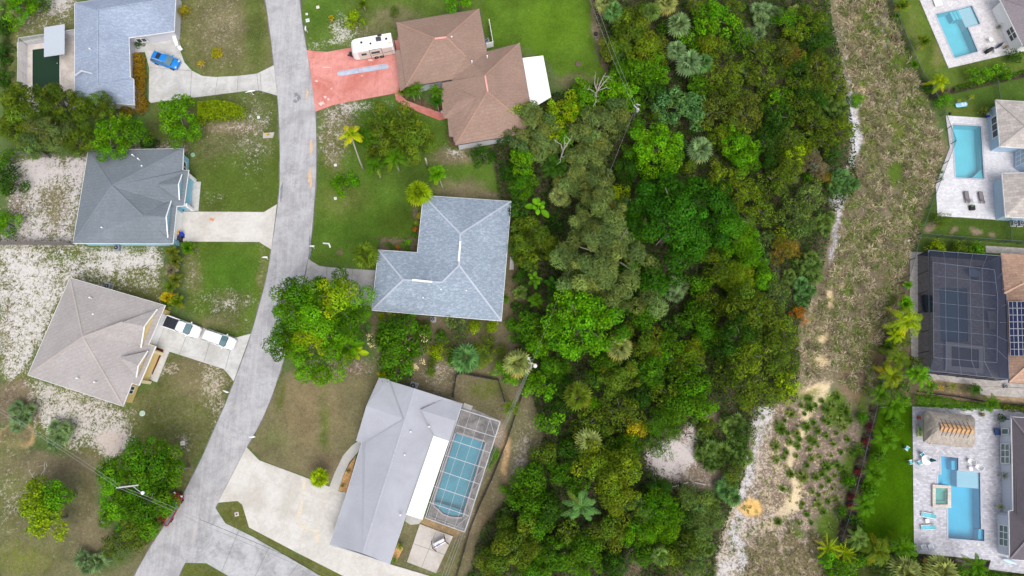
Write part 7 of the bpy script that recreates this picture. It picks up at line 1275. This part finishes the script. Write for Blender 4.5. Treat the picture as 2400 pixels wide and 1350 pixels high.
palm('paddle',925,733,22,'olive','banana plant at the bottom left eave of L-shaped roof',1.8); palm('paddle',955,738,20,'mid green','banana plant under the bottom eave of L-shaped roof',1.8)
T('broad',1070,763,32,'sage','pale green leafy tree against the bottom eave of the L-shaped roof',3,k=.9); T('clump',1112,764,18,'yellow-green','yellow-green shrub at the bottom right eave of L-shaped roof',1.8); T('clump',1153,765,17,'yellow-green','round yellow-green shrub at the bottom right corner of L-shaped roof',1.8); T('clump',1185,700,9,'bright green','tiny bright shrub along the right eave of L-shaped roof',.8)
T('wisp',1000,760,14,'olive','thin olive shrub below the air conditioner of L-shaped house',1.2); T('clump',895,742,10,'yellow-green','small yellow-green shrub between huge tree and L-shaped roof',1); palm('areca',1218,686,24,'sage','low dry palm on bare ground right of L-shaped roof',.8)
T('clump',1022,822,20,'yellow-green','low yellow bush right of the cream flowered tree',1.5); T('wisp',1015,845,15,'olive','low olive bush above the grey roof',1.2); palm('fan',1092,840,38,'blue-green','blue-green fan palm above the small fenced lawn',3.6); T('wisp',1134,835,34,'olive-yellow','feathery yellow tree right of the blue-green fan palm',3.4); T('broad',1176,868,24,'bright green','bright shrub between the feathery yellow tree and brown fan palm',3); T('broad',1200,885,22,'bright green','bright shrub under the pole wires by the small fenced lawn',2); T('wisp',1172,822,22,'olive','olive shrub right of the feathery yellow tree',2)
palm('fan_dry',1213,852,36,'pale olive','brownish fan palm left of the pole with the transformer',4.5); palm('areca',895,880,14,'gold','small yellow palm at the top corner of the grey roof',1.5); T('clump',912,870,15,'mid green','shrub at the top corner of the grey roof beside yellow palm',1.5)
palm('fan',748,1120,24,'yellow-green','fan palm at the corner of the cream driveway and walkway',2.4)
hedge('dark green hedge between the screened pool and the black fence', [(1158,1045),(1172,1050),(1168,1075),(1150,1100),(1143,1098),(1150,1070)], 1.2, 'bright green', .2, 150, seed=11)
T('scrub',936,1281,8,'bright green','round shrub beside the grey roof and patio slab',.9); T('scrub',925,1312,9,'bright green','round shrub at the bottom corner of the grey roof',1); T('scrub',816,1103,5,'olive','small shrub in the tan mulch bed, upper',.6); T('scrub',803,1138,5,'olive','small shrub in the tan mulch bed, lower',.6)
for x, y, r_, c_, l in [(985,770,22,'olive','olive shrub below the bottom eave between cream flowered tree and pump'),(1035,790,20,'mid green','green shrub in the bare ground below the L-shaped roof'),(1055,820,16,'olive','small olive shrub beside the round white cap'),(1200,760,20,'mid green','green shrub at the wood edge beside the bottom right roof corner'),(1215,720,20,'dark green','dark shrub on the wood edge right of the L-shaped roof'),(1222,650,22,'dark green','dark shrub at the wood edge above the low dry palm'),(1212,790,22,'mid green','green shrub where the wood meets the bare ground'),(1145,800,18,'olive','olive shrub above the feathery yellow tree'),(1060,845,18,'mid green','green shrub left of the blue-green fan palm'),(1215,600,20,'olive','olive shrub beside the step right of L-shaped roof'),(1010,870,14,'olive','small olive bush above the top edge of long grey roof')]: T('broad', x, y, r_, c_, l, 1.8, 'shrubs between the two middle houses and the wood')
for x, y, r_, c_, l in [(2062,925,28,'mid green','feathery palm just outside the fence above the lawn row'),(2138,875,26,'bright green','bright feather palm touching the lower left corner of black enclosure'),(2100,785,26,'yellow-green','yellowish feather palm behind the dense olive shrub')]: palm('feather', x, y, r_, c_, l, 3.0)
# bare dead tree and bare twigs
def bare(px, py, h, n, Lr, label, seed):
    g = P(px, py, h * .7); t = thing('dead_tree', label, 'dead tree', (g.x, g.y, 0)); rr = random.Random(seed); mb = MB(); G = Vector((g.x, g.y, 0)); mb.tube([G, G + Vector((.1, .1, h * .45)), G + Vector((.2, .1, h * .7))], [.16, .13, .09], 6); mb.build('trunk', plain('bare_bark', A(176, 170, 156), .9, .1), t)
    bm = MB()
    for i in range(n):
        a = rr.random() * 6.28; L = Lr * rr.uniform(.6, 1.1); s_ = G + Vector((.15, .1, h * rr.uniform(.45, .7))); e = s_ + Vector((math.cos(a) * L, math.sin(a) * L, h * .3 * rr.random())); m_ = s_.lerp(e, .5) + Vector((rr.uniform(-.4, .4), rr.uniform(-.4, .4), .4)); bm.tube([s_, m_, e], [.09, .06, .025], 5)
        for j in range(3): q = m_.lerp(e, rr.random()); bm.tube([q, q + Vector((rr.uniform(-1, 1), rr.uniform(-1, 1), .4)) * L * .3], [.04, .015], 4)
    bm.build('branch', plain('bare_bark', A(176, 170, 156)), t); return t
bare(1398,212,7,9,3.2,'bare dead tree at the lower edge of the lawn behind the brown house',1); bare(85,1130,5.5,7,2.6,'bare grey branches rising from the yellow-green tree on the lower left lot',2); bare(1318,352,7.5,5,2.4,'bare pale branches among the grey-olive crowns near the brown roof',3)

# cleared strip: matted grass (stuff) and the countable round clumps
def tuft_field(name, poly, n, L0, cols, seed, blades=20, label=''):
    r = np.random.default_rng(seed); V = []; T_ = []; xs = [p[0] for p in poly]; ys = [p[1] for p in poly]; qx = r.uniform(min(xs), max(xs), n * 3); qy = r.uniform(min(ys), max(ys), n * 3)
    ok = (sdf(poly, qx, qy) < -4) & (fbm(qx, qy, 50, 91) > .30); 
    for e in ((1915,845,24,9),(1930,790,14,12),(1950,700,8,22),(2102,405,18,26),(1925,930,26,30),(2000,300,14,90)): ok &= np.hypot((qx - e[0]) / e[2], (qy - e[1]) / e[3]) > 1
    qx = qx[ok][:n]; qy = qy[ok][:n]
    for x, y in zip(qx, qy):
        g = np.array(P(x, y, 0)); b = np.array(cols[int(r.integers(len(cols)))][:3]) * (.8 + .4 * r.random()); Lk = L0 * (.6 + .8 * r.random())
        az = r.random(blades) * 6.28; el = np.radians(8 + 60 * r.random(blades)); d_ = np.stack([np.cos(az) * np.cos(el), np.sin(az) * np.cos(el), np.sin(el)], 1); s_ = np.stack([-np.sin(az), np.cos(az), az * 0], 1); L = Lk * (.55 + .7 * r.random(blades))[:, None]; w = .026
        q0 = g + d_ * .03; m_ = g + d_ * L * .55 + [0, 0, .02]; tip = g + d_ * L; tip[:, 2] = np.maximum(.02, tip[:, 2] - L[:, 0] * .4)
        V.append(np.stack([q0 - s_ * w, m_ - s_ * w * 1.5, tip, m_ + s_ * w * 1.5], 1).reshape(-1, 3)); tt = b[None, :] * (1 + .28 * r.normal(size=(blades, 1))); T_.append(np.repeat(tt, 4, axis=0))
    V = np.concatenate(V); T_ = np.concatenate(T_); me = np_mesh(name, V, np.arange(len(V)).reshape(-1, 4), np.clip(T_, .005, .9), LEAF); o = bpy.data.objects.new(name, me); link(o); tag(o, label, None, None, 'stuff'); return o
UP = [(1940,-40),(1965,100),(1990,225),(2015,250),(2020,330),(2005,400),(1975,500),(1950,620),(1885,760),(1880,895),(1960,895),(2040,935),(2060,870),(2090,750),(2135,590),(2150,550),(2190,430),(2216,350),(2175,240),(2075,-40)]
tuft_field('tall_grass', UP, 1500, 1.0, [A(128,120,92,1.75), A(110,114,68,1.75), A(140,130,106,1.75), A(98,112,54,1.7), A(156,144,118,1.7), A(106,98,78,1.6)], 5, 24, 'matted brown-green tall grass covering the cleared strip beside the wood')
tuft_field('weeds', UP, 420, .5, [A(92,128,40,1.4), A(80,116,36,1.4), A(104,124,56,1.4)], 21, 20, 'low bright green weeds scattered over the cleared strip')
tuft_field('tall_grass', [(1750,1270),(1830,1240),(1920,1240),(1945,1300),(1925,1400),(1740,1400)], 260, .8, [A(132,122,92,1.6), A(142,130,106,1.6), A(112,110,74,1.6)], 6, 22, 'dry brown grass at the bottom end of the sand track')
tuft_field('weeds', [(1700,1010),(1860,930),(2035,945),(1965,1260),(1930,1400),(1690,1400),(1700,1220),(1750,1130)], 320, .35, [A(104,120,60,1.6), A(124,130,70,1.6), A(92,110,50,1.6)], 8, 14, 'sparse low green weeds over the sandy strip')
TM = [tuft_mesh(s, 170, .72, 1.0) for s in range(4)]
spots = []; sr = random.Random(12)
spots += [(1866,1015),(1868,998),(1871,1029),(1850,1035),(1895,1053),(1842,1060),(1865,1068),(1905,1035),(1935,1022),(1952,1040),(1960,1015),(1930,985),(1945,975),(1915,1010),(1898,1030),(1920,1070),(1935,1095),(1925,1110),(1948,1068),(1960,1090),(1970,1060),(1955,1115),(1910,1118),(1880,1180),(1878,1190),(1918,1160),(1925,1140),(1915,1180),(1928,1200),(1890,1205),(1860,940),(1876,950),(1838,985),(1853,970),(1895,935),(1925,940),(1950,950),(1978,965),(1990,985),(1975,1000),(1985,1030),(1890,1090),(1900,1075),(1836,1072),(1852,1110),(1880,1118),(1935,960),(1940,990),(1965,985),(1895,955),(1828,1005),(1818,1078),(1833,1145),(1822,1222),(1870,1225),(1900,1225),(1940,1125),(1950,1145),(1975,1105),(1972,1130),(1990,1060),(1885,970),(1910,950),(1916,1045),(1868,1045),(1845,1015),(1816,1045),(1960,930),(1940,1175),(1958,1170),(1888,1000),(1905,990),(1902,1152)]
LM_B = [('the orange sand patch', 1760, 1195), ('the track top', 1900, 925), ('the sand track bend', 1848, 1060), ('the lower sand track', 1862, 1150), ('the maroon plants', 1995, 1110), ('the fence shrubs', 2010, 1000), ('the clump field middle', 1920, 1060), ('the clump field foot', 1905, 1200), ('the clump field top', 1930, 975)]
def clump_label(x, y, s_):
    LM[:], keep = LM_B, list(LM); dr, nm, ds = where(x, y); LM[:] = keep
    b = ('large' if s_ > 1.25 else 'small' if s_ < .8 else 'medium') + ' green grass clump ' + dr + ' ' + nm; k_ = USED.get(b, 0); USED[b] = k_ + 1; return b + (ORD[k_] if k_ < len(ORD) else ', outermost')
for i, (x, y) in enumerate(spots):
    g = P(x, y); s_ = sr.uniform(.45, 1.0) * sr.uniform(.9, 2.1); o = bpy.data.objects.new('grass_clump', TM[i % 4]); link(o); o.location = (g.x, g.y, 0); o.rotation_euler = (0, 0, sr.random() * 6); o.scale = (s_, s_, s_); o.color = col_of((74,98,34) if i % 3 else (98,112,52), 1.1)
    tag(o, clump_label(x, y, s_), 'grass clump', 'round grass clumps on the sandy strip')
# right-hand gardens
for x, y, r_, c_, l in [(2078,905,22,'mid green','green shrub under the golden palm at the garden fence corner'),(2118,905,24,'mid green','green shrub between golden palm and bright feather palm'),(2140,850,20,'olive','olive shrub at the lower left corner post of the black enclosure'),(2085,812,20,'mid green','green shrub on the fence beside the yellow tipped palm'),(2120,940,20,'bright green','bright shrub at the left end of the long clipped hedge'),(2100,990,22,'mid green','green shrub between the two topmost lawn row palms'),(2020,1305,28,'mid green','green shrub between spiky plants and the broad bottom palms'),(2088,1318,26,'dark green','dark shrub under the broad palms of the bottom edge'),(2148,1330,22,'mid green','green shrub below the white folding chairs'),(2250,1345,20,'mid green','green shrub left of the royal palm at the bottom edge'),(2064,1070,20,'mid green','green shrub between second and third lawn row palms'),(2040,1150,20,'mid green','green shrub between third and fourth lawn row palms'),(2010,1225,24,'dark green','dark shrub between fourth and fifth lawn row palms')]: T('broad', x, y, r_, c_, l, 1.8, 'shrubs filling the garden borders')
palm('areca',2113,14,22,'olive','wispy palm along the dark fence in the topmost garden',2.2); palm('areca',2165,98,22,'olive','thin leaning palm on the lawn of the topmost garden',2.2); palm('areca',2141,152,15,'mid green','small palm inside the fence above the mulch circle',1.5); palm('areca',2101,38,12,'mid green','tiny palm beside the mulch in the topmost garden',1)
palm('coconut',2203,190,27,'yellow-green','bright yellow palm at the fence corner between the top two gardens',2.6); T('clump',2216,232,19,'bright green','round bright green bush between the top two gardens',2.2); T('clump',2174,205,13,'dark green','dark shrub at the fence corner beside yellow palm',1.2)
for x, y, r_, l in [(2285,175,20,'leftmost bright bush in the row below the topmost pool'),(2312,170,20,'middle bright bush in the row below the topmost pool'),(2350,162,24,'rightmost bright bush in the row below the topmost pool')]: T('broad', x, y, r_, 'bright green', l, 2.2, 'bright bushes below the topmost pool')
hedge('low green hedge along the mulch strip between the top two gardens', [(2232,205),(2290,192),(2420,160),(2420,172),(2290,204),(2236,216)], .7, 'mid green', .2, 110, seed=13); T('scrub',2378,130,19,'dark green','dark bush at the corner of the topmost patio',1.8); T('scrub',2311,258,14,'brown-olive','dark rounded bush at the corner of the pale blue house',1.6)
T('wisp',2205,516,21,'olive','loose dark bush at the lower corner of the second patio',1.8); T('scrub',2207,404,6,'mid green','upper potted plant at the left corner of second patio',1.0); T('scrub',2205,418,7,'mid green','lower potted plant at the left corner of second patio',1.0); palm('spiky',2248,236,6,'yellow-green','little yellow plant beside the blue pool float',.6); palm('spiky',2278,228,8,'yellow-green','young yellow plant above the blue pool float',.8)
T('clump',2197,578,19,'yellow-green','leftmost yellow-green bush above the black screen enclosure',2); T('clump',2250,582,17,'olive','middle reddish-green bush above the black screen enclosure',1.8); T('clump',2290,582,19,'bright green','rightmost bright bush above the black screen enclosure',2)
palm('coconut',2127,752,46,'yellow-green','large yellow-fronded palm left of the black screen enclosure',4.5); palm('areca',2120,712,26,'bright green','bright palm above the large yellow-fronded palm',2.5); T('clump',2113,792,30,'olive','dense olive shrub below the large yellow-fronded palm',2.4); palm('coconut',2104,838,38,'olive','palm with yellow tips at the lower left corner of the black enclosure',3.5); palm('areca',2128,668,14,'bright green','small bright shrub-like palm at the upper left fence',1.2)
palm('feather',2158,880,34,'bright green','bright green feather palm at the lower corner of the black enclosure',3.5); palm('coconut',2090,880,38,'olive-yellow','golden olive palm on the fence line below the enclosure corner',3.5); palm('areca',2080,865,16,'orange','orange-leaved small palm on the fence line',1.5); palm('feather',2178,905,24,'mid green','feather palm on the sandy strip beside the long hedge',2.5)
palm('spiky',2231,905,14,'olive-yellow','leftmost young palm in the strip below the black enclosure',1.2); palm('feather',2286,912,20,'deep green','dark young palm in the strip below the black enclosure',1.6); palm('spiky',2205,910,10,'gold','yellow young plant in the strip below the black enclosure',1)
hedge('long clipped bright green hedge above the thatched hut', [(2135,925),(2180,926),(2240,938),(2318,952),(2316,965),(2260,962),(2190,955),(2140,950)], 1.6, 'bright green', .22, 150, seed=14); hedge('yellow-green low hedge in the upper right corner of the thatched hut garden', [(2340,945),(2420,955),(2420,972),(2345,962)], 1.2, 'olive-yellow', .22, 130, seed=15)
palm('feather',2323,945,27,'mid green','palm breaking the hedge line above the lower right house',2.6); T('broad',2303,972,6,'rust','maroon plant beside the palm above the lower right house',.6); palm('feather',2350,1062,1,'mid green','x',.2) if False else None
for x, y, r_, l in [(2092,952,42,'topmost palm of the row beside the artificial lawn'),(2076,1028,38,'second palm down the row beside the artificial lawn'),(2050,1110,34,'third palm down the row beside the artificial lawn'),(2026,1185,34,'fourth palm down the row beside the artificial lawn')]: palm('feather', x, y, r_, 'mid green', l, 3.6, None, 'palms along the artificial lawn')
palm('feather',2013,1262,34,'sage','fifth palm of the artificial lawn row, paler green',3.6); palm('spiky',1940,1285,36,'yellow-green','spiky yellow-leaved plant at the bottom end of the garden fence',2); palm('spiky',1978,1296,34,'yellow-green','second spiky bright plant at the bottom end of garden fence',2)
palm('coconut',2058,1290,42,'olive','left broad palm along the bottom edge of artificial lawn',3.6); palm('coconut',2118,1282,42,'mid green','right broad palm at the bottom corner of artificial lawn',3.6); T('broad',1965,1332,42,'bright green','bright green bush at the bottom edge below the spiky plants',3)
T('fine',2085,1340,36,'sage','pale feathery tree left along the bottom edge under the mulch',3); palm('fan',2120,1338,38,'pale olive','pale fan palm at the bottom edge below the mulch strip',3.5); palm('fan',2205,1338,40,'pale olive','pale fan palm at bottom edge under the lower right patio',3.5); palm('royal',2288,1325,36,'mid green','dark royal palm over the lower corner of grey paver patio',4.5)
hedge('green hedge along the bottom edge beside the lower right house', [(2245,1335),(2316,1340),(2420,1352),(2420,1390),(2240,1390)], 1.2, 'bright green', .22, 120, seed=16)
for x, y, r_, l in [(2012,1055,17,'topmost young shrub outside the garden fence'),(1992,1128,17,'second young shrub outside the garden fence'),(1972,1200,18,'third young shrub outside the garden fence'),(2022,978,15,'young shrub outside the fence near the upper palms')]: T('broad', x, y, r_, 'mid green', l, 1.3, 'young shrubs outside the garden fence')
for i, (x, y) in enumerate([(2040,1000),(2032,1035),(2014,1105),(1998,1165),(1995,1185)]): T('clump', x, y, 8, (120, 40, 50), ['first', 'second', 'third', 'fourth', 'fifth'][i] + ' maroon plant down the mulch strip inside the garden fence', .7, 'maroon plants in the mulch strip')
for i, (x, y) in enumerate([(2169,1313),(2197,1316),(2226,1321)]): T('clump', x, y, 5, (214, 160, 40), ['leftmost', 'middle', 'rightmost'][i] + ' yellow flowering plant in the dark mulch below the patio', .5, 'yellow plants in the dark mulch')
palm('spiky',2352,1115,12,'olive','potted palm at the upper side of the lower right house alcove',1.2); palm('spiky',2344,1188,12,'olive-yellow','potted palm at the lower side of the lower right house alcove',1.2); T('broad',2350,980,11,'dark green','dark plant at the top wall of the lower right house',1.4)
